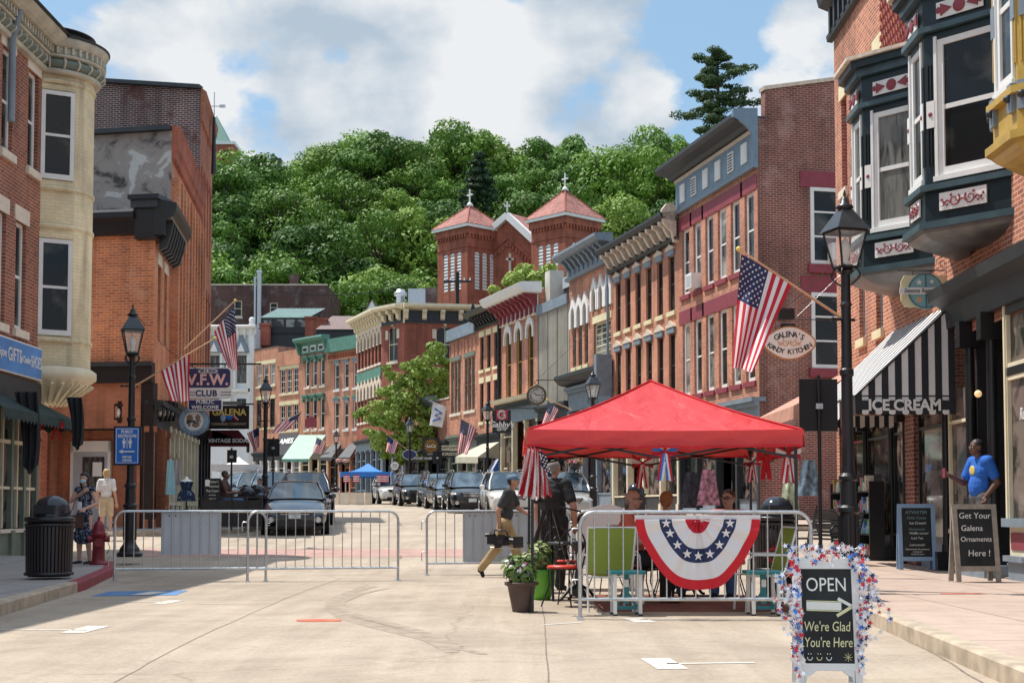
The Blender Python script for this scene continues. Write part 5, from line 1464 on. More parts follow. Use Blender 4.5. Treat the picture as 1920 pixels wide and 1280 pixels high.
  if not yellow:
   for(zc_,hh)in((5.62-zb,.26),(8.46-zb,.24)):
    q=MB(T);ww_=Lf*.56;cx0=Lf/2-(.05 if i==2 else-.05 if i==0 else 0)
    q.box(cx0-ww_/2,cx0+ww_/2,-.055,-.03,zc_-hh/2,zc_+hh/2,M['signwhite'])
    TT=T@Matrix.Translation((cx0,-.065,zc_))
    if zc_<6:scrolls(q,ww_,hh,TT,M['maroon'])
    else:
     q.T=TT;q.ball((0,0,0),(.10,.012,.10),M['maroon'],12,8)
     for sx in(-1,1):
      q.prism([(sx*.12,0),(sx*.3,.09),(sx*.3,-.09)],lambda u_,v,t_:(u_,t_,v),-.01,.01,M['maroon'])
      for kk in(.36,.45):q.ball((sx*kk*ww_/1.0,0,0),(.04,.012,.05),M['maroon'],8,6)
    q.T=None;q.build('ornament_panel',o)
  else:
   for xx in(.1,Lf-.1):q=MB(T);q.box(xx-.07,xx+.07,-.08,-.002,zs+.25,zs+.6,M['grey_trim']);q.ball((xx,-.1,zs+.42),.05,M['dark_trim'],8,6);q.build('corner_boss',o)
 return o
def _ring(A,z0_,z1_):
 return[(x,y,z0_)for x,y in A]+[(x,y,z1_)for x,y in A],[(0,1,5,4),(1,2,6,5),(2,3,7,6),(3,2,1,0),(4,5,6,7)]
M['metal_oriel']=pm('grey_metal_underside',(.16,.16,.16),.45,metal=.5,var=.35,scale=2)
oriel(24.1,24.95,6.15,'teal_dark','teal_light',label='dark teal oriel window farther up the street, above the striped awning')
oriel(20.3,21.15,6.15,'teal_dark','teal_light',label='dark teal oriel window between the other two bays')
oriel(16.55,17.4,6.2,'mustard','mustard',yellow=True,label='mustard yellow oriel window at the right edge')
b=MB()
b.prism([(0,0),(.12,0),(.15,.35),(.35,.45),(.38,.62),(0,.7)],lambda o,u_,t:(t,-o,3.85+u_),lx8(22.2),L8,M['dark_trim'])
b.prism([(0,.0),(.10,0),(.12,.25),(.25,.32),(.25,.42),(0,.45)],lambda o,u_,t:(t,-o,3.1+u_),0,lx8(25.3),M['grey_trim'])
b.box(0,lx8(22.2),-.03,.05,2.9,3.72,M['black'])
b.build('shopfront_cornice',NR)
def post(Y,w_=.18,d=.2,h=3.86,m_='black'):
 x=lx8(Y);b=MB()
 b.cyl((x,-.02,.25),(x,-.02,h-.4),w_*.42,w_*.36,12,M[m_]);b.box(x-w_/2,x+w_/2,-d,.12,-.1,.3,M[m_]);b.box(x-w_/2,x+w_/2,-d,.12,h-.4,h,M[m_])
 b.cyl((x,-.02,.3),(x,-.02,.42),w_*.55,w_*.5,12,M[m_]);b.build('iron_column',NR)
for Y in(21.2,20.2):post(Y,.2)
for Y in(22.5,24.9,25.9,27.9,29.4):post(Y,.16,h=2.95)
b=MB();x=lx8(24.55);b.box(x-.35,x+.3,-.05,.3,-.1,2.95,M['brick_patched']);b.build('brick_pier',NR)
sb=empty('shop_window_bay',(0,0,0));sb.parent=NR;sb['label']='big near show window with cream mouldings and stone plinth'
b=MB();xa,xb=lx8(19.55),lx8(14.5)
b.box(xa,xb,-.05,.3,-.1,.26,M['grey_trim']);b.box(xa-.02,xb,-.12,.3,.26,.34,M['grey_trim'])
b.box(xa,xb,-.02,.3,.34,.74,M['cream']);b.box(xa+.08,xb,-.035,-.021,.42,.66,M['maroon'])
b.box(xa-.03,xb,-.13,.3,.74,.86,M['grey_trim'])
for xx in(xa+.06,xa+1.9,xb-.06):b.box(xx-.06,xx+.06,-.06,.06,.86,3.85,M['cream']);b.box(xx-.03,xx+.03,-.08,-.061,.86,3.85,M['cream'])
b.box(xa,xb,-.06,.06,2.85,2.97,M['black']);b.box(xa,xb,-.05,.06,2.97,3.03,M['cream']);b.box(xa,xb,-.05,.06,2.79,2.85,M['cream']);b.box(xa,xb,-.06,.06,3.72,3.85,M['black'])
b.build('frame',sb)
MB().box(xa,xb,.0,.012,.86,3.72,M['glass_shop']).box(xa,xa+.012,.07,1.2,.86,3.72,M['glass_shop']).build('pane',sb)
t=MB()
for k,s_ in enumerate(('Seasons','Remembered')):
 put_text(t,s_,.24,M['signwhite'],(xa+.95,-.012,2.55-k*.26),right=(1,0,0),up=(0,0,1),shear=.25,squash=.75)
t.build('lettering',sb)
b=MB()
b.box(lx8(22.4),lx8(19.55),1.2,1.3,-.1,3.9,M['blackm'])
b.box(lx8(21.3),lx8(21.24),.1,1.2,-.1,3.7,M['blackm'])
for Ya,Yb in((21.05,20.35),):
 pass
x0_,x1_=lx8(20.45),lx8(19.65)
for xx in(x0_,(x0_+x1_)/2,x1_-.05):
 b.box(xx,xx+.05,1.10,1.16,.1,3.4,M['yellow_stone'])
b.box(x0_,x1_,1.10,1.16,2.25,2.33,M['yellow_stone']);b.box(x0_,x1_,1.10,1.16,3.35,3.42,M['yellow_stone'])
b.box(lx8(22.4),lx8(19.55),0,1.3,-.1,.02,M['walk'])
b.build('doorway',NR)
b=MB()
for(Ya,Yb,low,m_)in((22.4,21.3,.6,'cream'),(24.15,22.6,.45,'black'),(25.8,25.0,.5,'black'),(27.8,26.0,.5,'black'),(29.3,28.0,.5,'maroon')):
 xa,xb=lx8(Ya),lx8(Yb)
 b.box(xa,xb,.02,.1,-.1,low,M['grey_trim']);b.box(xa,xb,-.03,.1,low,low+.07,M[m_])
 for xx in(xa+.04,xb-.04):b.box(xx-.03,xx+.03,-.01,.06,low+.07,2.9,M[m_])
 b.box(xa,xb,-.005,.05,2.35,2.4,M[m_])
b.box(0,.25,-.04,.3,-.1,3.1,M['brick_pink'])
b.build('shopfront',NR)
for(Ya,Yb)in((22.4,21.3),(24.15,22.6),(25.8,25.0),(27.8,26.0),(29.3,28.0)):
 MB().box(lx8(Ya)+.05,lx8(Yb)-.05,.04,.05,.5,2.9,M['glass_shop']).build('shop_window',NR)
MB().box(0.3,lx8(22.4),1.0,1.1,-.1,3.0,M['blackm']).build('inner_wall',NR)
# ================================================================ flags, lamps, barriers and other street things
def star(mb_,c,r,u,v,mat_,off=0.006):
 c=Vector(c);u=Vector(u).normalized();v=Vector(v).normalized();n=u.cross(v)
 pts=[]
 for i in range(10):
  a=pi/2+i*pi/5;rr=r if i%2==0 else r*.4
  pts.append(c+u*rr*cos(a)+v*rr*sin(a)+n*off)
 mb_.add([c+n*off*1.2]+pts,[(0,i+1,(i+1)%10+1)for i in range(10)],mat_)
def us_flag(name,label,pole,A,B,C,D,wave=.05,nw=3.0,group='american flags along the street',fold=0.0,stars=True,cat='flag',canton=True,dark=False):
 """pole = (base, tip); A hoist top (canton), B hoist bottom, C fly bottom, D fly top"""
 pole=[Vector(p)for p in pole];A,B,C,D=map(Vector,(A,B,C,D))
 r=empty(name,pole[0],0,label,cat,group);o=pole[0]
 MB().tube([pole[0]-o,pole[1]-o],[.018,.012],M['tan_wood' if not dark else 'black'],8).ball(pole[1]-o,.035,M['gold']).build('pole',r)
 n=(B-A).cross(D-A).normalized()
 def S(a,b):
  p=(A*(1-b)+B*b)*(1-a)+(D*(1-b)+C*b)*a
  w_=wave*min(1,a*3)*sin(b*nw*2*pi*(1-.3*a)+a*3.2)
  return p-o+n*(w_+fold*a*sin(b*7+a*5))
 def mt(a,b):
  if canton and a<.4 and b<7/13:return M['flag_blue']
  return M['flag_red']if int(b*13)%2==0 else M['flag_white']
 m_=MB();m_.grid(S,20,26,mt)
 cl=m_.build('cloth',r)
 if stars:
  q=MB();sz=(B-A).length*.021
  for row in range(9):
   for c_ in range(6 if row%2==0 else 5):
    a=.4*((c_+.5)/6 if row%2==0 else(c_+1)/6);b=(row+.6)/9.6*7/13
    p=S(a,b);du=S(a+.01,b)-p;dv=S(a,b+.01)-p
    nn=du.cross(dv).normalized()
    for sg_ in(1,-1):star(q,p,sz*1.25,du,-(dv-du*dv.dot(du)/du.length_squared),M['flag_white'],off=.008*sg_)
  q.build('stars',cl)
 return r
def lampposts():
 r=empty('street_lamp',(0,0,0),0,'lamp','street lamp','black lantern street lamps')
 b=MB()
 b.lathe([(.01,0),(.24,0),(.25,.06),(.20,.10),(.185,.16),(.13,.24),(.115,.30),(.115,.92),(.135,.95),(.135,1.0),(.10,1.03),(.095,1.32),(.115,1.34),(.115,1.38),(.085,1.42),(.075,1.5),(.068,2.6),(.085,2.62),(.085,2.68),(.066,2.7),(.06,3.45),(.075,3.48),(.06,3.52),(.055,3.85),(.11,3.9),(.05,3.94)],(0,0,0),20,M['black'],False)
 for i in range(10):
  a=2*pi*i/10;b.tube([(.118*cos(a),.118*sin(a),.32),(.118*cos(a),.118*sin(a),.9)],.012,M['black'],4)
 for i in range(4):
  a=pi/4+i*pi/2;pts=[]
  for k in range(9):t=k/8;pts.append(((.06+.12*sin(t*pi))*cos(a),(.06+.12*sin(t*pi))*sin(a),3.72+.26*t))
  b.tube(pts,.012,M['black'],5)
 b.tube([(-.18,0,3.3),(.12,0,3.3)],.02,M['black'],6);b.ball((-.19,0,3.3),.03,M['black'],8,6)
 b.build('post',r)
 z0,z1=3.94,4.38;h0,h1=.105,.19
 ln=MB()
 for sx,sy in((-1,-1),(1,-1),(1,1),(-1,1)):ln.tube([(sx*h0,sy*h0,z0),(sx*h1,sy*h1,z1)],.014,M['black'],5)
 for z,h in((z0,h0),(z1,h1)):
  for k in range(4):
   c_=[(-1,-1),(1,-1),(1,1),(-1,1)];a,b2=c_[k],c_[(k+1)%4]
   ln.beam((a[0]*h,a[1]*h,z),(b2[0]*h,b2[1]*h,z),.03,.03,M['black'])
 ln.box(-h0,h0,-h0,h0,z0-.02,z0,M['black'])
 e=h1+.035
 ln.add([(-e,-e,z1+.015),(e,-e,z1+.015),(e,e,z1+.015),(-e,e,z1+.015),(-.07,-.07,z1+.28),(.07,-.07,z1+.28),(.07,.07,z1+.28),(-.07,.07,z1+.28)],[(0,1,5,4),(1,2,6,5),(2,3,7,6),(3,0,4,7),(3,2,1,0),(4,5,6,7)],M['lamp_roof'])
 ln.lathe([(.08,0),(.11,.02),(.10,.05),(.06,.07),(.05,.13),(.03,.15),(.012,.17),(.02,.19),(.004,.25)],(0,0,z1+.28),12,M['black'])
 lo=ln.build('lantern',r)
 g_=MB()
 for k in range(4):
  c_=[(-1,-1),(1,-1),(1,1),(-1,1)];a,b2=c_[k],c_[(k+1)%4]
  g_.poly([(a[0]*h0,a[1]*h0,z0),(b2[0]*h0,b2[1]*h0,z0),(b2[0]*h1,b2[1]*h1,z1),(a[0]*h1,a[1]*h1,z1)],M['clear_glass'])
 g_.build('pane',lo)
 MB().lathe([(.01,0),(.05,.0),(.05,.08),(.03,.1),(.05,.14),(.065,.22),(.05,.3),(.02,.36),(.004,.38)],(0,0,z0),12,M['bulb']).build('bulb',lo)
 return r
M['lamp_roof']=pm('lamp_roof_metal',(.05,.06,.07),.35,metal=.3,var=.2)
m_,t_,b_=base_nodes('clear_glass')
b_.inputs['Roughness'].default_value=.03;b_.inputs['Base Color'].default_value=(.9,.9,.88,1)
b_.inputs['Alpha'].default_value=.22
M['clear_glass']=m_
M['bulb']=pm('frosted_bulb',(.72,.68,.62),.4,var=.03)
lamp0=lampposts()
lamps=[(1590,17.0,None,'big black lantern lamp in the right foreground, behind the starry sign'),(245,27.0,None,'black lantern lamp carrying the blue restroom sign at the left kerb'),(497,48.5,None,'black lantern lamp in front of the orange shops, beside the parked dark cars'),(914,64.0,None,'black lantern lamp between the striped flag and the black gift shop sign'),(768,80.0,None,'black lantern lamp against the leafy street tree, beside the sunflower sign'),(1112,45.5,None,'black lantern lamp whose head shows just above the red canopy'),(630,99.0,None,'small far lantern lamp in front of the green striped awning')]
LP={}
for i,(px,Y,_,lab)in enumerate(lamps):
 x=X(px,Y);z=g(Y)+.15
 if px==1590:x=X(px,Y)
 L_o=lamp0 if i==0 else copy_tree(lamp0)
 L_o.location=(x,Y,z);L_o['label']=lab;LP[px]=Vector((x,Y,z))
 L_o.rotation_euler=(0,0,[.3,.35,.2,.5,.4,.3,.2][i])
 if px==1590:L_o.scale=(1,1,1.005)
def PP(px,py,Y):return P(px,py,Y)
us_flag('american_flag','large american flag hanging from the right foreground lamp post',(PP(1580,597,17),PP(1385,467,17)),PP(1390,476,17),PP(1486,530,17),PP(1412,697,16.7),PP(1372,688,17.3),wave=.05,nw=2.2,fold=.05)
us_flag('american_flag','bunched red and white striped flag on the left lamp, beside the veterans club sign',(PP(252,724,27),PP(403,634,27)),PP(356,660,27),PP(301,695,27),PP(322,752,26.8),PP(355,752,27.2),wave=.05,nw=2.5,fold=.04,stars=False,canton=False)
us_flag('american_flag','american flag on a white pole high in front of the white house',(PP(345,655,33),PP(441,563,33)),PP(440,572,33),PP(401,622,33),PP(428,690,32.7),PP(446,695,33.3),wave=.06,nw=2.0,fold=.09)
us_flag('american_flag','small flag with dark stripes hanging beside the maroon soda awning',(PP(496,796,48.5),PP(484,800,48.5)),PP(486,800,48.5),PP(463,812,48.5),PP(478,848,48.5),PP(486,838,48.7),wave=.06,nw=2,stars=False)
us_flag('american_flag','dark red flag drooping along a pole left of the green cornice shop',(PP(501,806,48.5),PP(574,767,52)),PP(566,772,52),PP(525,792,50),PP(508,812,49),PP(536,808,50.5),wave=.06,nw=2,stars=False)
us_flag('american_flag','small bright flag in front of the green striped awning',(PP(628,836,96),PP(592,818,96)),PP(594,820,96),PP(612,829,96),PP(603,851,96),PP(586,848,96),wave=.1,nw=2,stars=True)
us_flag('american_flag','small flag under the leafy street tree, left of the round white sign',(PP(764,843,80),PP(725,814,80)),PP(727,816,80),PP(748,829,80),PP(740,851,80),PP(723,846,80),wave=.1,nw=2,stars=False)
us_flag('american_flag','american flag hanging just left of the black gift shop sign',(PP(913,815,64),PP(862,782,64)),PP(864,785,64),PP(894,803,64),PP(876,852,63.6),PP(858,848,64.4),wave=.08,nw=2.2,fold=.06)
us_flag('american_flag','american flag showing above the left slope of the red canopy, by the clock',(PP(1072,768,45.5),PP(1026,748,45.5)),PP(1028,752,45.5),PP(1048,768,45.5),PP(1030,805,45.3),PP(1014,800,45.7),wave=.05,nw=2)
r=empty('white_banner',PP(870,762,74),0,'white flag with a blue letter W on a pole by the low shop','flag')
o=r.location;n_=Vector((0,-1,0))
MB().tube([PP(843,768,74)-o,PP(805,750,74)-o],.02,M['galv'],6).build('pole',r)
A,B,C,D=PP(812,753,74)-o,PP(837,762,74)-o,PP(829,801,74)-o,PP(805,797,74)-o
def SW(a,b):return A*(1-a)*(1-b)+B*a*(1-b)+C*a*b+D*(1-a)*b+Vector((0,.05*sin(a*7+b*3),0))
MB().grid(SW,10,10,M['flag_white']).build('cloth',r)
q=MB();pts=[(.25,.22),(.72,.3),(.28,.48),(.74,.58),(.3,.78)]
pts=[(.22,.32),(.75,.30),(.25,.50),(.78,.55),(.22,.72)]
pts=[(.2,.25),(.78,.38),(.3,.52),(.78,.62),(.2,.78)]
q.tube([SW(a,b)+Vector((0,-.05,0))for a,b in pts],.05,M['signblue'],5);q.build('letter',r)
def barrier(px0,px1,Y0,Y1,label,nb=15,h=1.1,hooks=True,flat=True):
 p0=Vector((X(px0,Y0),Y0,g(Y0)+.004));p1=Vector((X(px1,Y1),Y1,g(Y1)+.004))
 L_=(p1-p0).length;a=atan2(p1.y-p0.y,p1.x-p0.x)
 r=empty('crowd_barrier',p0,a,label,'barrier','steel crowd barriers')
 r.rotation_euler=(0,-math.asin((p1.z-p0.z)/L_),a)
 b=MB();R_c=.16
 pts=[(0,0,0),(0,0,h-R_c)]+[(R_c-R_c*cos(t*pi/16),0,h-R_c+R_c*sin(t*pi/16))for t in range(1,8)]+[(R_c,0,h)]
 pts+=[(L_-x,y,z)for x,y,z in reversed(pts)]
 b.tube(pts,.021,M['galv'],10);b.tube([(0,0,.2),(L_,0,.2)],.019,M['galv'],10)
 b.build('frame',r)
 for i in range(nb):
  x=L_*(i+1)/(nb+1)
  me=cached(('bar',h),lambda:MB().tube([(0,0,.2),(0,0,h)],.0085,M['galv'],6).mesh('bar'));inst('bar',me,r,(x,0,0))
 for x in(0,L_):
  if flat:MB().box(x-.035,x+.035,-.22,.22,0,.012,M['galv']).build('foot',r)
 if hooks:
  for z in(.35,.88):
   MB().tube([(0,0,z+.05),(-.07,0,z+.05),(-.09,0,z+.03),(-.09,0,z-.1)],.009,M['galv'],6).build('hook',r)
   MB().tube([(L_,0,z),(L_+.06,0,z),(L_+.06,0,z+.03),(L_,0,z+.03)],.008,M['galv'],6).build('loop',r)
 return r,L_
bl1,L1_=barrier(217,500,21.7,22.1,'steel crowd barrier at the far left, with a grey panel, beside the hydrant')
bl2,L2_=barrier(466,747,21.85,22.3,'steel crowd barrier without a panel, in the middle left of the road')
bl3,L3_=barrier(801,1075,24.0,24.4,'steel crowd barrier with a wide grey panel behind the walking cameraman')
bl4,L4_=barrier(1087,1519,14.45,14.45,'front steel crowd barrier draped with the star bunting')
bl5,L5_=barrier(1078,1352,22.4,22.4,'steel crowd barrier behind the seated people under the red canopy')
bl6,L6_=barrier(1010,1079,24.6,26.0,'short view of a steel crowd barrier behind the cameraman in black')
def ribbed_panel(x0,x1,z0,z1,par,label,n=14):
 o_=par.location;r=empty('grey_panel',par.matrix_basis@Vector((x0,.035,z0)),0,label,'panel','grey panels on the barriers')
 r.rotation_euler=par.rotation_euler
 b=MB();b.box(0,x1-x0,0,.012,0,z1-z0,M['panel_grey'])
 for i in range(n+1):b.box((x1-x0)*i/n-.006 if i else 0,(x1-x0)*i/n+.006,.0125,.02,0,z1-z0,M['panel_grey'])
 for xx in(.12,.22,(x1-x0)*.5):b.cyl((xx,-.004,z1-z0-.05),(xx,.001,z1-z0-.05),.012,.012,8,M['blackm'])
 b.build('sheet',r)
bpy.context.view_layer.update()
ribbed_panel(.70,1.62,.42,1.08,bl1,'light grey metal panel on the far left barrier')
ribbed_panel(.63,L3_-.06,.22,1.07,bl3,'wide light grey metal panel behind the walking cameraman')
bt=empty('bunting',P(1307,964,14.42),0,'pleated red, white and navy star bunting on the front barrier','bunting')
Rb,Hb=.645,.70
def BF(u,v):
 a=pi*u;pl=(.026*sin(u*44+.4*sin(v*5))*(.35+.8*(1-abs(2*u-1)))+.014*sin(u*19+v*3))*(.5+.5*v)*(1 if v>.05 else 0)
 sag=1+.05*sin(u*pi)
 return(-cos(a)*Rb*v*(1.0),-.035-.02*v-pl-.03*sin(a)*v,-.05-sin(a)**1.35*Hb*v*sag-(.012*sin(u*22)*v))
def BM(u,v):
 if v>.86:return M['red']
 if v>.62:return M['flag_white']
 if v>.42:return M['flag_blue']
 if v>.2:return M['flag_white']
 return M['flag_red']
b=MB();b.grid(BF,96,50,BM);fan=b.build('fan',bt)
q=MB()
for k in range(9):
 u_=(k+.5)/9;p=Vector(BF(u_,.52));du=Vector(BF(u_+.004,.52))-p;dv=Vector(BF(u_,.53))-p
 star(q,p+Vector((0,-.02,0)),.052,(1,0,0),(0,0,1),M['flag_white'],off=.006)
q.build('stars',fan)
MB().box(-.65,.65,-.035,-.028,-.075,-.005,M['flag_white']).box(-.012,.012,-.05,-.036,-.045,-.02,M['galv']).build('header',bt)
m_,t_,b_=base_nodes('red_canopy_fabric')
b_.inputs['Base Color'].default_value=(.68,.050,.055,1);b_.inputs['Roughness'].default_value=.5
wn=N(t_,'ShaderNodeTexNoise');wn.inputs['Scale'].default_value=2.2;wn.inputs['Detail'].default_value=3;wn.inputs['Distortion'].default_value=1.2
wc=N(t_,'ShaderNodeTexCoord');t_.links.new(wc.outputs['Object'],wn.inputs['Vector']);wb_=N(t_,'ShaderNodeBump');wb_.inputs['Strength'].default_value=.9;wb_.inputs['Distance'].default_value=.06
t_.links.new(wn.outputs['Fac'],wb_.inputs['Height']);t_.links.new(wb_.outputs[0],b_.inputs['Normal'])
tr_=N(t_,'ShaderNodeBsdfTranslucent');tr_.inputs['Color'].default_value=(.85,.10,.08,1)
mxs=N(t_,'ShaderNodeMixShader');mxs.inputs[0].default_value=.2
t_.links.new(b_.outputs[0],mxs.inputs[1]);t_.links.new(tr_.outputs[0],mxs.inputs[2]);t_.links.new(mxs.outputs[0],t_.nodes['Material Output'].inputs['Surface'])
M['canopy_red']=m_;M['underside_glow']=pm('pale_pink_underside_glow',(.72,.47,.43),.7,var=.04)  # added sheet under the roof; pale pink stands for light through the fabric
tx0,ty0,S_=X(988,15.25),15.25,3.03
tent=empty('canopy_tent',(tx0,ty0,0),0,'big red pop up canopy over the seating in the right of the road','canopy tent')
ze,zv,zp=Z(988,806,15.25),Z(988,836,15.25),Z(1240,714,16.75)
C_=S_/2
corners=[(0,0),(S_,0),(S_,S_),(0,S_)]
b=MB()
for k in range(4):
 a,c_=Vector((*corners[k],ze)),Vector((*corners[(k+1)%4],ze));ap=Vector((C_,C_,zp))
 def SF(u,v,a=a,c_=c_,ap=ap):
  e=a.lerp(c_,u);p=e.lerp(ap,v);s_=.055*sin(pi*v)*(1-abs(2*u-1)*.2)
  return p+Vector((0,0,-s_-.018*sin(pi*u)*(1-v)+.006*sin(u*23+v*5)*(1-v)))
 b.grid(SF,24,12,M['canopy_red'])
for k in range(4):b.tube([Vector((*corners[k],ze)).lerp(Vector((C_,C_,zp)),i/10)+Vector((0,0,-.055*sin(pi*i/10)*.8+.008))for i in range(11)],.012,M['red'],5)
b.build('roof',tent)
b=MB()
for k in range(4):
 a,c_=Vector((*corners[k],ze)),Vector((*corners[(k+1)%4],ze));ap=Vector((C_,C_,zp))
 b.grid(lambda u,v:a.lerp(c_,.02+.96*u).lerp(ap,v)+Vector((0,0,-.085*sin(pi*v)-.03)),12,8,M['underside_glow'])
b.build('underside_glow',tent)
b=MB()
for k in range(4):
 a,c_=Vector((*corners[k],0)),Vector((*corners[(k+1)%4],0));d=(c_-a).normalized();n=Vector((d.y,-d.x,0))
 b.grid(lambda u,v:a.lerp(c_,u)+n*(.02+.012*sin(u*31+v*2)*v)+Vector((0,0,ze+.01-.018*sin(pi*u)+(zv-ze)*v)),40,3,M['canopy_red'])
 b.grid(lambda u,v:a.lerp(c_,u)+n*(.03)+Vector((0,0,zv-.018*sin(pi*u)+.02-.025*v)),40,1,M['red'])
b.build('valance',tent)
for(x,y)in corners:
 q=MB();xi=x+(.06 if x==0 else-.06);yi=y+(.06 if y==0 else-.06);z_b=g(ty0+y)
 q.box(xi-.016,xi+.016,yi-.016,yi+.016,z_b,ze-.02,M['black']);q.box(xi-.05,xi+.05,yi-.05,yi+.05,z_b,z_b+.012,M['black']);q.box(xi-.03,xi+.03,yi-.03,yi+.03,ze-.15,ze-.03,M['black'])
 q.build('leg',tent)
b=MB()
for k in range(4):
 a,c_=Vector((*corners[k],0)),Vector((*corners[(k+1)%4],0));inn=(Vector((C_,C_,0))-a.lerp(c_,.5)).normalized()*.06
 for s_ in(0,1):
  for i in range(2):
   p,q_=a.lerp(c_,i/2+.02),a.lerp(c_,i/2+.48)
   z1,z2=(ze-.04,ze-.30)if s_==0 else(ze-.30,ze-.04)
   b.beam(p+inn+Vector((0,0,z1)),q_+inn+Vector((0,0,z2)),.014,.026,M['black'])
for x,y in corners:b.tube([(x+(C_-x)*.05,y+(C_-y)*.05,ze-.05),(C_+(x-C_)*.1,C_+(y-C_)*.1,zp-.12)],.012,M['black'],5)
b.build('truss',tent)
dr=empty('draped_flags',(tx0+.03,ty0-.04,1.02),0,'bunched red and white striped flags tied to the left tent post','flag')
o=dr.location
def cloth_bunch(pts_top,pts_bot,ns,name,seed,rr=.05):
 A0,A1=[Vector(p)for p in pts_top];B0,B1=[Vector(p)for p in pts_bot]
 b=MB()
 def f_(u,v):
  p=A0.lerp(A1,u).lerp(B0.lerp(B1,u),v)
  return p+Vector((.0,-rr*sin(u*16+seed+v*2)*(.3+v),.02*sin(u*16+seed)))-o
 b.grid(f_,40,16,lambda u,v:M['flag_red' if int((u*.75+v*.25)*ns)%2==0 else 'flag_white'])
 b.build(name,dr)
Yd=15.1
cloth_bunch((PP(987,838,Yd),PP(1004,840,Yd)),(PP(970,930,Yd),PP(1012,934,Yd)),7,'cloth',0)
cloth_bunch((PP(1000,842,Yd+.1),PP(1016,846,Yd+.1)),(PP(1000,936,Yd+.05),PP(1035,928,Yd+.1)),9,'cloth',2)
b=MB();b.grid(lambda u,v:PP(1008,846,Yd)+Vector((.04*u+.1*v+.02*sin(v*9),-.06-.02*sin(u*9),-.28*v+.0*u))-o,6,12,M['flag_blue'])
for k in range(16):star(b,PP(1011+(k%3)*4+k*.8,852+k*2.4,Yd)+Vector((.01,-.09,0))-o,.012,(1,0,0),(0,0,1),M['flag_white'])
b.build('cloth',dr)
def bow(p,cols,label,s=1.0):
 r=empty('hanging_bow',p,0,label,'bow','patriotic bows under the canopy');c0=cols
 for k,sx in enumerate((-1,1)):
  b=MB();b.grid(lambda u,v:(sx*(.01+.13*u)*s,.02*sin(v*pi*2),((v-.5)*(.04+.16*u)+.03*u)*s),6,6,lambda u,v:M[c0[int(v*3)%len(c0)]]);b.build('loop',r)
 for k,dx in enumerate((-.045,.04)):
  b=MB();b.grid(lambda u,v:((dx*(.3+v)+(u-.5)*.07)*s,.01*sin(u*9+v*4)-.01,(-.02-.30*v-.02*u)*s),6,8,lambda u,v:M[c0[int(u*3+k)%len(c0)]]);b.build('tail',r)
 MB().ball((0,-.01,0),.025*s,M[c0[0]],8,6).build('knot',r)
bow(P(1205,868,18.2),['flag_red','flag_white'],'red and white bow hanging at the back left under the canopy')
bow(P(1247,845,15.3),['flag_red','signblue','flag_white'],'red, white and blue bow hanging from the middle of the canopy front')
bow(P(1411,866,18.2),['flag_red','flag_white'],'small red and white bow on the rear right canopy leg',.8)
bow(P(1436,858,16.8),['red','flag_red'],'small orange red ribbon on the right side of the canopy',.8)
bow(P(1478,850,15.4),['flag_red','flag_white'],'red and white bow at the right front corner of the canopy')
def leafball(b,c,r,n,mats,sz=.03,flat=.8,seed=0):
 rnd=random.Random(seed)
 for i in range(n):
  a=rnd.uniform(0,2*pi);t=rnd.uniform(-1,1);rr=r*rnd.uniform(.35,1)**.6
  d=Vector((sqrt(1-t*t)*cos(a),sqrt(1-t*t)*sin(a),t*flat))
  p=Vector(c)+d*rr;s=sz*rnd.uniform(.6,1.4)
  u=Vector((rnd.uniform(-1,1),rnd.uniform(-1,1),rnd.uniform(-1,1))).cross(d+Vector((0,0,.4))).normalized();v=(d+Vector((0,0,.4))).cross(u).normalized()
  b.add([p-u*s*.45-v*s,p+u*s*.45-v*s*.2,p+v*s,p-u*s*.5+v*s*.1],[(0,1,2,3)],mats[rnd.randrange(len(mats))])
M['leaf_a']=pm('leaf_bright',(.13,.22,.04),.6,var=.3);M['leaf_b']=pm('leaf_dark',(.045,.10,.03),.6,var=.3);M['leaf_c']=pm('leaf_pale',(.32,.36,.14),.6,var=.2)
M['fl_purple']=pm('purple_petals',(.25,.16,.55),.6,var=.2);M['fl_pink']=pm('pink_petals',(.75,.22,.32),.6,var=.2);M['fl_red']=pm('red_petals',(.62,.03,.03),.6,var=.2)
def gpx(px,py):
 x,y=gp(px,py);return Vector((x,y,g(y)+.004))
p=gpx(978,1147)
pot=empty('brown_flower_pot',p,0,'brown flared flower pot with purple and pink flowers beside the green pot','flower pot')
MB().lathe([(.01,0),(.10,0),(.105,.02),(.14,.2),(.155,.28),(.19,.30),(.19,.33),(.16,.33),(.14,.30),(.01,.30)],(0,0,0),20,pm('brown_plastic',(.085,.05,.04),.6,var=.2)).build('pot',pot)
b=MB();leafball(b,(0,0,.45),.19,420,[M['leaf_a'],M['leaf_b'],M['leaf_a']],.045,1.0,3);leafball(b,(-.08,0,.5),.16,60,[M['leaf_a']],.05,1.2,4)
pl=b.build('plant',pot);b=MB();leafball(b,(-.05,-.05,.5),.2,34,[M['fl_purple'],M['flag_white']],.028,.8,5);leafball(b,(.06,-.02,.56),.16,26,[M['fl_pink'],M['leaf_c']],.028,1,6);b.build('flowers',pl)
p=gpx(1015,1124)
pot=empty('green_flower_pot',p,0,'tall glossy green pot with pale shrubby plant behind the brown pot','flower pot')
MB().lathe([(.01,0),(.11,0),(.13,.05),(.17,.2),(.185,.34),(.18,.38),(.16,.38),(.15,.33),(.01,.33)],(0,0,0),24,pm('glossy_green_glaze',(.12,.38,.03),.2,var=.25,scale=2)).build('pot',pot)
b=MB();leafball(b,(0,0,.55),.22,520,[M['leaf_c'],M['leaf_a'],M['leaf_b']],.04,.9,7)
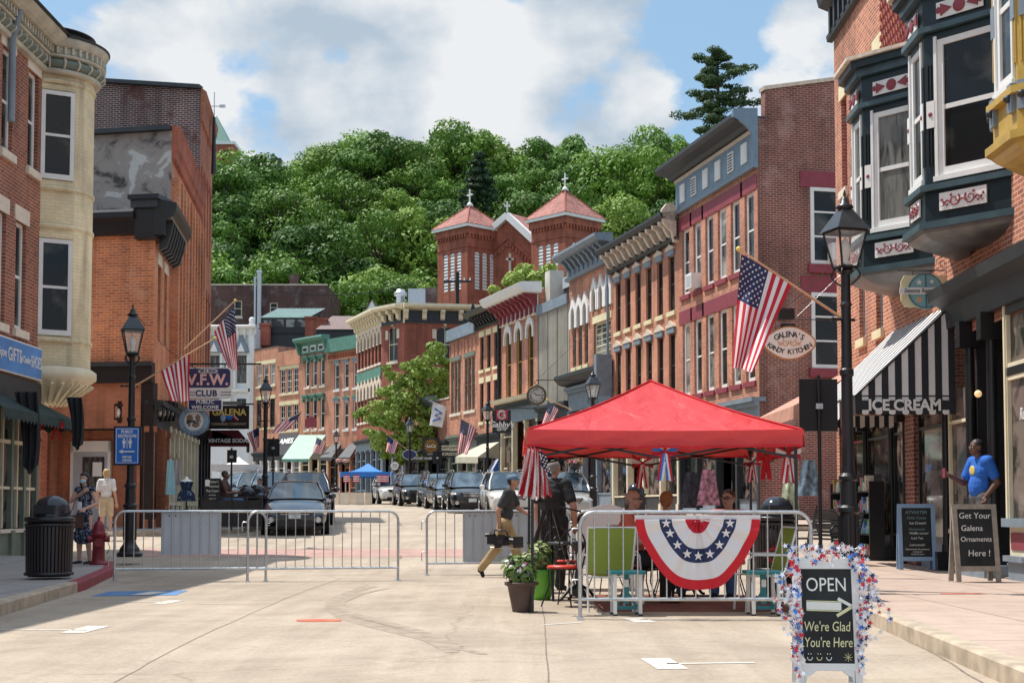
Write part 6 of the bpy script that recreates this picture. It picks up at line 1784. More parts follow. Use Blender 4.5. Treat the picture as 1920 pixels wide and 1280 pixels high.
for k in range(14):
 a=k*.9;b.tube([(0,0,.33),(.08*cos(a),.08*sin(a),.5),(.2*cos(a),.2*sin(a),.72)],.005,M['leaf_b'],4)
pl=b.build('plant',pot);b=MB();leafball(b,(-.12,-.05,.5),.17,22,[M['fl_red'],M['fl_pink']],.03,.8,9);b.build('flowers',pl)
p=Vector((X(1458,17),17,g(17)+.004));pot=empty('black_flower_pot',p,0,'black pot of red geraniums behind the right green chair','flower pot')
MB().lathe([(.01,0),(.14,0),(.2,.32),(.22,.34),(.01,.32)],(0,0,0),18,M['black']).build('pot',pot)
b=MB();leafball(b,(0,0,.5),.2,220,[M['leaf_b'],M['leaf_b']],.045,.8,11);pl=b.build('plant',pot);b=MB();leafball(b,(0,-.04,.58),.2,70,[M['fl_red']],.035,.7,12);b.build('flowers',pl)
M['sling']=pm('lime_green_sling',(.25,.33,.05),.7,var=.06)
M['chair_white']=pm('white_chair_frame',(.76,.75,.73),.4,var=.04)
def sling_chair(x,y,rz,label):
 r=empty('sling_chair',(x,y,g(y)+.004),rz,label,'chair','green sling chairs')
 W=.25
 for sx in(-1,1):
  MB().tube([(sx*W,.24,0),(sx*W,.22,.40)],.014,M['chair_white'],6).build('leg',r)
  MB().tube([(sx*W,-.26,0),(sx*W,-.19,.40)],.014,M['chair_white'],6).build('leg',r)
  MB().tube([(sx*W,.22,.40),(sx*W,-.18,.40),(sx*(W+.01),-.24,.6),(sx*(W+.02),-.33,.93)],.013,M['chair_white'],6).build('back_frame',r)
  MB().tube([(sx*(W+.02),.22,.40),(sx*(W+.04),.22,.58),(sx*(W+.04),.17,.63),(sx*(W+.03),-.25,.63)],.012,M['chair_white'],6).build('armrest',r)
 MB().tube([(-W-.02,-.33,.93),(W+.02,-.33,.93)],.012,M['chair_white'],6).tube([(-W,-.2,.38),(W,-.2,.38)],.012,M['chair_white'],6).build('crossbar',r)
 MB().grid(lambda u,v:((u-.5)*2*(W-.01),.20-.38*v,.405-.03*sin(pi*v)*sin(pi*u)),6,6,M['sling']).build('seat',r)
 MB().grid(lambda u,v:((u-.5)*2*(W+.005+.01*v),-.18-.15*v-.03*sin(pi*u),.42+.5*v),6,8,M['sling']).build('backrest',r)
 return r
sling_chair(X(1137,15.55),15.62,.12,'green sling chair with white frame, back to us, at the left end of the barrier')
sling_chair(X(1425,15.5),15.5,pi/2+.1,'green sling chair with white frame seen from the side at the right end')
sling_chair(X(1205,16.8),16.9,-2.4,'green sling chair behind the bunting, mostly hidden')
def teal_stool(px,Y,label):
 r=empty('side_stool',(X(px,Y),Y,g(Y)+.004),.05,label,'stool','white legged teal stools')
 for sx in(-1,1):
  for sy in(-1,1):
   q=MB();q.box(sx*.135-.018,sx*.135+.018,sy*.13-.018,sy*.13+.018,.02,.44,M['chair_white']);q.box(sx*.135-.02,sx*.135+.02,sy*.13-.02,sy*.13+.02,0,.02,M['black']);q.build('leg',r)
 MB().box(-.19,.19,-.18,.18,.441,.475,M['teal_plastic']).build('top',r)
 q=MB();q.box(-.03,.03,-.02,.02,.12,.43,M['teal_plastic']);q.beam((-.115,0,.09),(0,0,.26),.03,.03,M['teal_plastic']);q.beam((.115,0,.09),(0,0,.26),.03,.03,M['teal_plastic']);q.box(-.115,.115,-.03,.03,.06,.10,M['teal_plastic']);q.box(-.025,.025,-.035,-.022,.3,.38,M['signwhite'])
 q.build('trestle',r)
teal_stool(1173,14.95,'teal topped stool with white legs behind the left side of the bunting')
teal_stool(1429,14.95,'teal topped stool with white legs behind the right end of the barrier')
M['seat_red']=pm('red_vinyl',(.60,.05,.03),.4,var=.05)
def bistro_chair(x,y,rz,label,seat='seat_red'):
 r=empty('bistro_chair',(x,y,g(y)+.004),rz,label,'chair','black wire bistro chairs');m_=M['black']
 MB().lathe([(.01,.44),(.2,.44),(.21,.455),(.2,.475),(.01,.48)],(0,0,0),20,M[seat]).build('seat',r)
 MB().tube([(.2*cos(2*pi*i/16),.2*sin(2*pi*i/16),.435)for i in range(16)],.009,m_,6,closed=True).build('seat_frame',r)
 for sx in(-1,1):
  for sy in(-1,1):MB().tube([(sx*.14,sy*.14,.43),(sx*.13,sy*.13,.25),(sx*.2,sy*.2,0)],.009,m_,6).build('leg',r)
 pts=[(-.18,-.1,.44)]+[(-.19*cos(pi*i/12),-.17-.06*sin(pi*i/12),.62+.28*sin(pi*i/12))for i in range(13)]+[(.18,-.1,.44)]
 MB().tube(pts,.011,m_,6).tube([(-.11*cos(pi*i/10)*1,-.18-.04*sin(pi*i/10),.5+.28*sin(pi*i/10))for i in range(11)],.007,m_,5).tube([(.06*cos(2*pi*i/12),-.2,.66+.06*sin(2*pi*i/12))for i in range(12)],.006,m_,5,closed=True).tube([(0,-.17,.44),(0,-.2,.6)],.006,m_,5).build('backrest',r)
 return r
bistro_chair(X(1058,16.3),16.3,2.6,'bistro chair with red seat at the left edge of the canopy')
bistro_chair(X(1016,18.6),19.0,.9,'bistro chair behind the green flower pot')
bistro_chair(X(1052,17.9),18.0,3.3,'bistro chair with red seat by the tripod')
bistro_chair(X(1195,17.0),17.0,.1,'bistro chair of the man in sunglasses')
bistro_chair(X(1255,17.6),17.7,-.2,'bistro chair of the woman with red hair')
bistro_chair(X(1366,17.9),17.9,2.9,'bistro chair of the man in glasses')
bistro_chair(X(1135,18.3),18.3,1.0,'bistro chair in front of the white rounded seat back')
def bistro_table(x,y,label):
 r=empty('cafe_table',(x,y,g(y)+.004),0,label,'table','black cafe tables')
 MB().lathe([(.01,.70),(.38,.70),(.39,.715),(.38,.73),(.01,.735)],(0,0,0),28,M['dark_trim']).build('top',r)
 b=MB();b.lathe([(.01,.06),(.09,.07),(.03,.2),(.05,.3),(.028,.45),(.04,.6),(.1,.70)],(0,0,0),12,M['black'])
 for k in range(4):
  a=k*pi/2+.4;b.tube([(.03*cos(a),.03*sin(a),.2),(.14*cos(a),.14*sin(a),.14),(.24*cos(a),.24*sin(a),.03),(.28*cos(a),.28*sin(a),.02)],.02,M['black'],6)
 b.build('pedestal',r)
bistro_table(X(1085,17.0),17.1,'black cafe table at the left under the canopy')
bistro_table(X(1290,18.0),18.3,'black cafe table between the seated people')
r=empty('white_seat_back',(X(1138,19.5),19.5,g(19.5)+.004),0,'white rounded high-backed seat behind the left cafe table','chair')
MB().prism([(-.42,.35),(.42,.35),(.42,.7)]+[(.42*cos(pi*i/14),.82+.38*sin(pi*i/14))for i in range(15)]+[(-.42,.7)],lambda u,v,t:(u,t,v),-.03,.03,M['white']).build('backrest',r)
MB().box(-.4,.4,.03,.5,.35,.42,M['white']).build('seat',r)
for sx in(-1,1):
 for yy_ in(0,.45):MB().box(sx*.36-.02,sx*.36+.02,yy_-.02,yy_+.02,0,.35,M['white']).build('leg',r)
m_=MB();m_.box(1.0,3.2,15.4,18.4,.004,.012,pm('rust_mat',(.20,.075,.05),.95,var=.2));m_.build('rug',label='rust brown mat under the canopy seating',cat='rug')
r=empty('camera_tripod',(X(1030,17.6),17.6,g(17.6)+.004),.4,'black camera tripod under the left side of the canopy','tripod')
for k in range(3):
 a=k*2*pi/3+.2;MB().tube([(.05*cos(a),.05*sin(a),1.15),(.28*cos(a),.28*sin(a),.5)],.026,M['black'],6).tube([(.28*cos(a),.28*sin(a),.5),(.44*cos(a),.44*sin(a),0)],.017,M['galv' if k==0 else 'black'],6).build('leg',r)
MB().box(-.1,.1,-.1,.1,1.12,1.22,M['black']).tube([(0,0,1.2),(.3,-.3,1.1)],.012,M['black'],6).build('head',r)
r=empty('light_stand',(X(1010,18.7),18.7,g(18.7)+.004),0,'bundle of black stands behind the draped flags','stand')
for dx in(0,.05,.12):MB().tube([(dx,0,0),(dx,0,1.5)],.014,M['black'],6).build('pole',r)
for k in range(3):a=k*2.1;MB().tube([(.05,0,.35),(.05+.35*cos(a),.35*sin(a),.01)],.012,M['black'],5).build('leg',r)
def a_frame(x,y,z,rz,w_,h_,matn,label,lean=.16,boardz=.14,chalk='chalk'):
 r=empty('sandwich_board',(x,y,z),rz,label,'sign board','chalk sandwich boards')
 for side in(1,-1):
  t=Matrix.Translation((0,side*-.0,h_))@Matrix.Rotation(-side*lean,4,'X')@Matrix.Translation((0,0,-h_))
  b=MB(t);f=.055*w_/.5;y0,y1=(-.014,.014)
  b.box(-w_/2,-w_/2+f,y0,y1,0,h_,M[matn]);b.box(w_/2-f,w_/2,y0,y1,0,h_,M[matn])
  b.box(-w_/2+f,w_/2-f,y0,y1,h_-f,h_,M[matn]);b.box(-w_/2+f,w_/2-f,y0,y1,boardz,boardz+f,M[matn])
  fr_=b.build('frame',r)
  MB(t).box(-w_/2+f*.8,w_/2-f*.8,-.006,.006,boardz+f*.9,h_-f*.9,M[chalk]).build('board',fr_)
 T=Matrix.Translation((0,0,h_))@Matrix.Rotation(-lean,4,'X')@Matrix.Translation((0,0,-h_))
 return r,T
def board_text(r,T,lines,size,w_):
 b=MB(T)
 for(txt,z,s,mt,x)in lines:
  put_text(b,txt,s,M[mt],(x,-.008,z),ext=.001,bold=.0015*s/.05*0,shear=.08)
 return b.build('chalk_lettering',r)
SHUF=0
yO=8.95;hO=.79;wO=.41
og,T=a_frame(X(1545,yO),yO,.004,-.06,wO,hO,'chair_white','white sandwich board reading open, wrapped in red, white and blue star garland',lean=.17,boardz=.10)
b=MB(T)
put_text(b,'OPEN',.125,M['chalk_white'],(0.0,-.008,.64),ext=.001,bold=.0,squash=.80)
q=M['chalk_yellow']
b.beam((-.13,-.009,.51),(.09,-.009,.505),.002,.05,M['chalk_white']);b.beam((-.13,-.0095,.54),(.10,-.0095,.535),.002,.006,q);b.beam((-.13,-.0095,.48),(.08,-.0095,.475),.002,.006,q)
b.beam((.16,-.009,.505),(.07,-.009,.555),.002,.02,M['chalk_white']);b.beam((.16,-.009,.505),(.06,-.009,.445),.002,.02,q)
put_text(b,"We're Glad",.088,q,(-.005,-.008,.375),ext=.001,shear=.1,squash=.7);put_text(b,"You're Here",.088,q,(.0,-.008,.275),ext=.001,shear=.1,squash=.68)
for k,(xx,mt)in enumerate(((-.12,'chalk_white'),(-.06,'chalk_yellow'),(0,'chalk_white'))):
 for sx in(-.008,.008):b.ball((xx+sx,-.009,.205),(.003,.002,.005),M[mt],6,4)
 b.tube([(xx+.016*cos(pi+pi*i/8),-.009,.185+.02*sin(pi+pi*i/8))for i in range(9)],.003,M[mt],4)
for i in range(4):a=i*pi/4;b.beam((.12-.028*cos(a),-.009,.185-.028*sin(a)),(.12+.028*cos(a),-.009,.185+.028*sin(a)),.002,.006,q,up=(0,1,0))
b.build('chalk_lettering',og)
b=MB(T);b.prism([(-.2,.79),(-.15,.82),(-.09,.805),(0,.79),(.09,.805),(.15,.82),(.2,.79)],lambda u,v,t:(u,t,v),-.012,.012,M['chair_white'])
for sx in(-1,1):b.prism([(sx*.155,.10),(sx*.08,.10),(sx*.11,.075),(sx*.14,.06),(sx*.155,.0)],lambda u,v,t:(u,t,v),-.012,.012,M['chair_white'])
b.build('rail',og)
ga=empty('star_garland',og.location,og.rotation_euler.z,'red, white and blue foil star garland draped over the open sign','garland')
M['foil_w']=pm('silver_white_foil',(.80,.80,.84),.25,metal=.3,var=.05);M['foil_r']=pm('red_foil',(.62,.03,.05),.25,metal=.3,var=.1);M['foil_b']=pm('blue_foil',(.04,.17,.55),.25,metal=.3,var=.1);M['foil_n']=pm('navy_foil',(.02,.04,.16),.25,metal=.3,var=.1)
rnd=random.Random(5);wires=MB();sts=MB()
paths=[]
for k in range(7):
 t0=rnd.uniform(-.02,.04)
 paths.append([(-.24+.50*i/14,-.05+.1*rnd.random(),.80+.07*rnd.random()+.05*sin(i*.9+k))for i in range(15)])
for side in(-1,1):
 for k in range(12):
  x0=side*.195;ln=rnd.uniform(.25,.78);sp=rnd.uniform(.0,.12)if k>3 else.02
  if side<0 and k>9:ln=.8
  paths.append([(x0+side*(sp*sin(pi*min(1,i/9))+rnd.uniform(-.02,.03)),-.06-.1*i/14+rnd.uniform(-.03,.05),.80-ln*i/14+rnd.uniform(-.01,.01))for i in range(15)])
paths.append([(.26+.13*sin(i*.33),-.05,.62-.035*i)for i in range(15)])
for P_ in paths:
 wires.tube(P_,.0012,M['foil_w'],3,cap=False)
 for p,q_ in zip(P_,P_[1:]):
  for j in range(rnd.choice((1,2,2))):
   c=Vector(p).lerp(Vector(q_),rnd.random())+Vector((rnd.uniform(-.02,.02),rnd.uniform(-.03,.02),rnd.uniform(-.02,.02)))
   m_=rnd.choice([M['foil_w']]*7+[M['foil_r']]*2+[M['foil_b']]*2+[M['foil_n']])
   n=Vector((rnd.uniform(-.6,.6),-1,rnd.uniform(-.5,.5))).normalized();u=n.cross(Vector((0,0,1))).normalized();v=u.cross(n)
   th=rnd.uniform(0,1.2);u,v=u*cos(th)+v*sin(th),v*cos(th)-u*sin(th)
   star(sts,c,rnd.uniform(.015,.024),u,v,m_,off=0)
wires.build('wire',ga);so=sts.build('foil_stars',ga);so['kind']='stuff'
p=gp(1718,1063)
r,T=a_frame(X(1716,23.2),23.2,.154,-.05,.62,1.06,'blue_board','light blue framed sandwich board with faint menu, left of the ornament board',lean=.12)if False else(None,None)
M['blue_board']=pm('light_blue_frame',(.25,.38,.55),.6,var=.12)
r,T=a_frame(X(1716,22.7),22.7,.154,-.08,.60,1.07,'blue_board','light blue framed menu board by the ice cream shop',lean=.11)
LN_=[('ATWATER',.93,.075,'chalk_teal',0),('Cider Cones',.84,.06,'chalk_teal',0),('Ice Cream!',.755,.06,'chalk_white',.02),('Homemade',.655,.055,'chalk_teal',0),('Waffle cones!',.59,.055,'chalk_white',.03),('Iced Tea',.51,.055,'chalk_white',0),('Lemonade!',.40,.055,'chalk_white',0),('Homemade Strawberry',.33,.04,'chalk_white',0),('creamy pie',.29,.035,'chalk_white',0),('Vanilla & sauce',.25,.035,'chalk_white',0)]
board_text(r,T,LN_,.06,.5)
r,T=a_frame(X(1824,18.9),18.9,.154,.08,.62,1.05,'wood','weathered grey wooden chalkboard reading get your Galena ornaments here',lean=.13)
board_text(r,T,[('Get Your',.89,.115,'chalk_white',.0),('Galena',.72,.11,'chalk_white',-.05),('Ornaments',.57,.095,'chalk_white',0),('Here !',.38,.12,'chalk_white',.03)],.1,.5)
r=empty('leaning_chalkboard',(6.85,27.0,.154),-.25,'tall brown framed chalkboard leaning against the shopfront behind the lamp','sign board')
MB().box(-.2,.2,0,.03,.05,1.15,M['chalk']).build('board',r)
MB().box(-.23,-.2,-.01,.04,0,1.2,M['tan_wood']).box(.2,.23,-.01,.04,0,1.2,M['tan_wood']).box(-.2,.2,-.01,.04,1.15,1.2,M['tan_wood']).box(-.2,.2,-.01,.04,0,.05,M['tan_wood']).build('frame',r)
def bin_(x,y,z,label,s=1.0):
 r=empty('trash_can',(x,y,z),0,label,'trash can','black domed trash cans');r.scale=(s,)*3
 b=MB();n=40
 b.lathe([(.01,.03),(.29,.03),(.29,.80),(.01,.80)],(0,0,0),24,M['blackm'])
 for i in range(n):
  a=2*pi*i/n;b.beam((.31*cos(a),.31*sin(a),.06),(.325*cos(a),.325*sin(a),.78),.032,.012,M['bin_brown'],up=(cos(a),sin(a),0))
 for z_ in(.05,.74):b.lathe([(.30,z_),(.34,z_),(.345,z_+.03),(.30,z_+.05)],(0,0,0),32,M['black'])
 b.build('slatted_body',r)
 MB().lathe([(.01,.80),(.33,.80),(.35,.82),(.35,.86),(.30,.88),(.01,.88)],(0,0,0),32,M['black']).build('rim',r)
 q=MB();q.lathe([(.26,.88),(.26,.93),(.245,1.02),(.19,1.11),(.10,1.165),(.004,1.18)],(.03,0,0),28,M['black_gloss']);q.build('dome',r)
 MB().box(-.13,.15,-.30,-.1,.92,1.04,M['blackm']).build('flap',r)
 return r
M['bin_brown']=pm('dark_brown_slats',(.025,.018,.020),.4,var=.2);M['black_gloss']=pm('glossy_black_dome',(.018,.022,.032),.12,var=.05)
bin_(X(95,19.8),19.8,.154,'large black slatted bin with glossy dome lid beside the woman in the mask')
bin_(X(1452,21.3),21.3,.154,'black domed bin on the right pavement just behind the canopy',1.0)
bin_(X(1207,40),42.9,g(42.9)+.15,'black domed bin farther off, seen behind the man in sunglasses',1.0)
bin_(X(481,41),41,g(41)+.15,'black domed bin on the left pavement beside the seated group')
bin_(X(461,39.5),39.5,g(39.5)+.15,'black domed bin nearest the parked dark sedan',.95)
r=empty('fire_hydrant',(X(187,24.6),24.6,.154),.3,'dark red fire hydrant between the bin and the left barrier','hydrant')
HM=pm('dark_red_hydrant',(.20,.012,.022),.4,var=.25,scale=6)
MB().lathe([(.01,0),(.16,0),(.16,.04),(.12,.05),(.11,.1),(.105,.5),(.13,.52),(.13,.56),(.11,.58),(.105,.62),(.09,.7),(.05,.77),(.01,.79)],(0,0,0),20,HM).build('barrel',r)
MB().cyl((0,0,.78),(0,0,.85),.03,.025,6,HM).build('bonnet_nut',r)
MB().cyl((-.10,0,.46),(-.19,0,.46),.055,.055,12,HM).build('nozzle',r);MB().cyl((.10,0,.46),(.19,0,.46),.055,.055,12,HM).build('nozzle',r);MB().cyl((0,-.09,.40),(0,-.2,.40),.075,.075,14,HM).build('nozzle',r)
MB().tube([(.15,-.05,.42),(.19,-.1,.3),(.14,-.12,.2)],.007,M['black'],5).build('chain',r)
p=LP[245];r=empty('restroom_sign',(p.x-.03,p.y-.16,0),0,'blue public restrooms sign with arrow on the left lamp post','sign')
zc_=Z(241,836,27);MB().box(-.23,.23,-.012,.012,zc_-.35,zc_+.35,M['signblue']).box(-.27,.27,.013,.05,zc_-.38,zc_+.38,M['black']).build('board',r)
b=MB()
for(x0_,x1_,z0_,z1_)in((-.215,.215,.325,.335),(-.215,.215,-.335,-.325),(-.215,-.205,-.325,.325),(.205,.215,-.325,.325)):b.box(x0_,x1_,-.016,-.0125,zc_+z0_,zc_+z1_,M['signwhite'])
put_text(b,'PUBLIC',.085,M['signwhite'],(0,-.016,zc_+.27),squash=.85,bold=.002);put_text(b,'RESTROOMS',.085,M['signwhite'],(0,-.016,zc_+.185),squash=.75,bold=.002)
put_text(b,'VISITOR',.06,M['signwhite'],(0,-.016,zc_-.22),squash=.85,bold=.002);put_text(b,'CENTER',.06,M['signwhite'],(0,-.016,zc_-.285),squash=.85,bold=.002)
for sx in(-1,1):
 xx=sx*.06;b.ball((xx,-.016,zc_+.13),(.018,.004,.018),M['signwhite'],10,6);b.box(xx-.022,xx+.022,-.02,-.014,zc_+.03,zc_+.108,M['signwhite']);b.box(xx-.034,xx-.026,-.02,-.014,zc_+.04,zc_+.1,M['signwhite']);b.box(xx+.026,xx+.034,-.02,-.014,zc_+.04,zc_+.1,M['signwhite'])
 b.box(xx-.018,xx-.003,-.02,-.014,zc_-.045,zc_+.03,M['signwhite']);b.box(xx+.003,xx+.018,-.02,-.014,zc_-.045,zc_+.03,M['signwhite'])
b.box(-.005,.005,-.02,-.014,zc_-.05,zc_+.15,M['signwhite'])
b.box(-.09,.15,-.02,-.014,zc_-.125,zc_-.10,M['signwhite']);b.prism([(-.16,zc_-.112),(-.08,zc_-.07),(-.08,zc_-.155)],lambda u,v,t:(u,t,v),-.02,-.014,M['signwhite'])
b.build('lettering',r)
def back_board(px,Y,py0,py1,wpx,label):
 x=X(px,Y);z0,z1=Z(px,py1,Y),Z(px,py0,Y);w_=wpx/FPX*Y
 r=empty('pole_sign',(x,Y,g(Y)+.15),0,label,'sign','black pole signs seen from behind');zb_=r.location.z
 MB().tube([(0,0,0),(0,0,z1-zb_+.05)],.028,M['black'],8).cyl((0,0,0),(0,0,.1),.07,.05,10,M['black']).build('pole',r)
 MB().box(-w_/2,w_/2,.03,.055,z0-zb_,z1-zb_,M['blackm']).build('board',r)
 MB().box(-.05,.05,-.04,.03,(z0+z1)/2-.06-zb_,(z0+z1)/2+.02-zb_,M['galv']).build('clamp',r)
back_board(1537,20.3,710,808,72,'large black sign panel on a pole between the canopy and the ice cream awning')
back_board(434,40.5,843,867,18,'small black sign panel on a pole in front of the white tent')
back_board(512,47.5,822,855,23,'black sign panel right of the lamp, above the parked sedan')
back_board(820,66.0,846,869,18,'black sign panel below the sunflower sign')
def bench(x,y,rz,label):
 r=empty('park_bench',(x,y,g(y)+.154),rz,label,'bench','black iron benches')
 b=MB()
 for i in range(7):b.beam((-.75,-.22+i*.07,.44),(.75,-.22+i*.07,.44),.05,.018,M['black'])
 b.build('seat',r)
 b=MB()
 for i in range(7):b.beam((-.75,.27+i*.02,.50+i*.06),(.75,.27+i*.02,.50+i*.06),.018,.045,M['black'])
 b.build('backrest',r)
 for sx in(-.76,.76):
  MB().tube([(sx,-.26,0),(sx,-.2,.25),(sx,-.24,.43),(sx,.24,.43),(sx,.3,.5),(sx,.42,.95)],.02,M['black'],6).tube([(sx,.24,.43),(sx,.2,.2),(sx,.34,0)],.02,M['black'],6).tube([(sx,-.24,.43),(sx,-.28,.6),(sx,-.2,.68),(sx,.3,.66)],.018,M['black'],6).build('side_frame',r)
bench(X(1543,24.5),24.8,-pi/2+.35,'black iron bench seen end-on behind the right foreground lamp')
bench(X(1528,28.5),28.7,-pi/2+.2,'second black iron bench just beyond the first')
# ================================================================ hanging signs and awnings
def rnd_rect(w_,h_,r_,n=5):
 pts=[]
 for cx_,cz_,a0 in((w_/2-r_,h_/2-r_,0),(-w_/2+r_,h_/2-r_,pi/2),(-w_/2+r_,-h_/2+r_,pi),(w_/2-r_,-h_/2+r_,1.5*pi)):
  for i in range(n+1):a=a0+pi/2*i/n;pts.append((cx_+r_*cos(a),cz_+r_*sin(a)))
 return pts
def ell(rx,rz_,n=36):return[(rx*cos(2*pi*i/n),rz_*sin(2*pi*i/n))for i in range(n)]
def hang(name,label,px,py,Y,arm_to=None,group=None,rz=0):
 p=P(px,py,Y);r=empty(name,p,rz,label,'sign',group)
 return r
F_=lambda u,v,t:(u,t,v)
def scale_of(Y):return Y/FPX
Y=29.6;r=hang('hanging_shop_sign',"oval cream candy kitchen sign hanging from a rod beside the patched wall",1480,643,Y)
k=scale_of(Y)
shape=[(48*k*cos(a)*(1+.05*cos(4*a)),31*k*sin(a)*(1+.04*cos(4*a)))for a in[2*pi*i/48 for i in range(48)]]
MB().prism(shape,F_,-.02,.02,pm('copper_rim',(.42,.19,.05),.5)).prism([(x*.94,z*.92)for x,z in shape],F_,-.026,-.0205,M['signwhite']).build('board',r)
b=MB()
def arc_text(b,txt,R_,size,a0,a1,cx_,cz_,mat_,flip=False,y=-.03,bold=0):
 n=len(txt)
 for i,ch in enumerate(txt):
  if ch==' ':continue
  a=a0+(a1-a0)*(i+.5)/n
  o_=Vector((cx_+R_*cos(a),y,cz_+R_*sin(a)))
  if not flip:rt=Vector((sin(a),0,-cos(a)))
  else:rt=Vector((-sin(a),0,cos(a)))
  up_=Vector((cos(a),0,sin(a)))*(1 if not flip else-1)
  put_text(b,ch,size,mat_,o_,right=rt,up=up_,bold=bold)
arc_text(b,"GALENA'S",.62,.17,radians(120),radians(60),0,-.44,M['dark_trim'],bold=.002)
arc_text(b,"KANDY KITCHEN",.75,.15,radians(232),radians(308),0,.555,M['dark_trim'],flip=True,bold=.002)
scrolls(b,.55,.22,Matrix.Translation((0,-.03,.0)),M['tan_wood'])
b.build('lettering',r)
zr=40*k;MB().tube([(-.35,0,zr+.05),(1.28,0,zr+.05)],.012,M['black'],6).tube([(-.3,0,zr+.05),(-.3,0,.26)],.006,M['black'],4).tube([(.3,0,zr+.05),(.3,0,.26)],.006,M['black'],4).tube([(.1,0,zr+.05),(1.25,.05,zr+1.15)],.005,M['galv'],4).box(-.25,.1,-.1,.1,zr+.06,zr+.28,M['black']).build('bracket',r)
Y=22.4;k=scale_of(Y);r=hang('hanging_shop_sign','round blue green shop sign with cream name band above the awning',1735,546,Y)
MB().prism([(-.40,.15),(-.34,.26),(.34,.26),(.40,.15),(.40,-.15),(.34,-.26),(-.34,-.26),(-.40,-.15)],F_,-.015,.015,M['yellow_stone']).prism(ell(.29,.29),F_,-.03,.02,pm('sea_green_sign',(.10,.22,.25),.5)).prism(ell(.26,.26),F_,-.035,-.031,pm('pale_aqua_sign',(.22,.42,.45),.5)).box(-.43,.43,-.05,-.036,-.055,.055,M['signwhite']).box(-.006,.006,-.04,-.0355,-.26,.26,M['dark_trim']).build('board',r)
b=MB();put_text(b,'Seasons Remembered',.105,M['dark_trim'],(0,-.052,0),shear=.3,squash=.78)
star(b,(-.11,-.036,.14),.06,(1,0,0),(0,0,1),M['signwhite'],off=.003);b.ball((.1,-.036,.15),(.03,.004,.03),M['signwhite'],10,6);b.ball((.1,-.036,-.14),(.04,.004,.03),M['gold'],10,6);b.prism([(-.15,-.1),(-.08,-.1),(-.07,-.18),(-.16,-.18)],F_,-.04,-.036,M['tan_wood'])
b.build('lettering',r)
q=MB();q.tube([(-.45,0,.34),(.36,0,.34)],.01,M['black'],5);q.tube([(.36,0,.1),(.36,0,.62)],.012,M['black'],5);q.tube([(-.2,0,.34),(-.2,0,.26)],.006,M['black'],4);q.tube([(.1,0,.34),(.1,0,.26)],.006,M['black'],4)
q.tube([(.3-.12*(1-i/20)*cos(i*.55),0,.46+.12*(1-i/20)*sin(i*.55))for i in range(20)],.006,M['black'],4);q.build('bracket',r)
aw=empty('striped_awning',(5.46,22.0,0),0,'black and white striped awning reading ice cream on the right','awning')
M['aw_white']=pm('awning_white',(.80,.77,.75),.75,var=.06);M['aw_black']=pm('awning_black',(.022,.022,.026),.75,var=.1)
zt_,zo,zl=Z(1787,568,22.0),Z(1606,742,22.0),Z(1606,768,22.0);W=7.06-5.46;LA=3.6
b=MB()
b.grid(lambda u,v:(W*(1-v),LA*u,zt_+(zo-zt_)*v-.03*sin(pi*v)),48,6,lambda u,v:M['aw_white' if int(u*24)%2 else 'aw_black'])
b.build('slope',aw)
b=MB();ns=15
for i in range(ns):
 xa,xb=W*i/ns,W*(i+1)/ns;za,zb_=zo+(zt_-zo)*xa/W,zo+(zt_-zo)*xb/W;yo=.012*(i%2)
 b.add([(xa,yo,zl+.14),(xb,yo,zl+.14),(xb,yo,zb_-.005),(xa,yo,za-.005)],[(0,1,2,3)],M['aw_black' if i%2==0 else 'aw_white'])
b.tube([(0,0,zo),(W,0,zt_)],.018,M['aw_black'],6);b.build('side_panel',aw)
b=MB()
b.box(0,W,-.012,.0,zl,zl+.15,M['aw_black'])
for i in range(ns):
 xa,xb=W*i/ns,W*(i+1)/ns;m_=M['aw_black' if i%2==0 else 'aw_white']
 b.poly([(xa,-.004,zl),(xb,-.004,zl),(xb,-.004,zl-.05),((xa+xb)/2+.03,-.004,zl-.075),((xa+xb)/2-.03,-.004,zl-.075),(xa,-.004,zl-.05)],m_)
b.grid(lambda u,v:(-.005,LA*u,zo-(zo-zl+.06+.03*abs(sin(u*24*pi)))*v),96,2,lambda u,v:M['aw_white' if int(u*24)%2 else 'aw_black'])
b.grid(lambda u,v:(W*u,LA,zl+.15-(.2+.03*abs(sin(u*9*pi)))*v),54,2,lambda u,v:M['aw_white' if int(u*18)%2 else 'aw_black'])
b.build('valance',aw)
t=MB();put_text(t,'ICE CREAM',.245,M['signwhite'],(W*.49,-.014,zl+.068),bold=.009,squash=.95,ext=.002);t.build('lettering',aw)
MB().tube([(.0,0,zo),(.0,LA,zo)],.02,M['dark_trim'],6).tube([(0,.02,zo),(W,.02,zo)],.015,M['dark_trim'],6).build('awning_frame',aw)
aw=empty('brown_awning',(5.7,26.3,0),0,'faded reddish brown awning beyond the striped ice cream awning','awning')
BR=pm('faded_brown_canvas',(.52,.27,.20),.8,var=.15)
MB().add([(1.42,0,4.05),(1.42,4.05,4.05),(-.35,4.05,3.1),(-.35,0,3.1)],[(0,1,2,3)],BR).add([(-.35,0,3.1),(-.35,4.05,3.1),(-.35,4.05,2.85),(-.35,0,2.85)],[(0,1,2,3)],BR).add([(1.42,0,4.05),(-.35,0,3.1),(-.35,0,2.85),(1.42,0,2.85)],[(0,1,2,3)],BR).build('canvas',aw)
Y=42;k=scale_of(Y);r=hang('club_sign','white and navy veterans club sign with pink neon-style letters',391,718,Y)
NV=pm('navy_sign',(.03,.035,.12),.5)
MB().prism(rnd_rect(88*k,58*k,.15),F_,-.08,.08,M['signwhite']).prism(rnd_rect(84*k,36*k,.12),lambda u,v,t:(u,t,v+9*k),-.09,-.081,NV).prism(rnd_rect(36*k,7*k,.05),lambda u,v,t:(u,t,v+22*k),-.1,-.091,M['signwhite']).build('board',r)
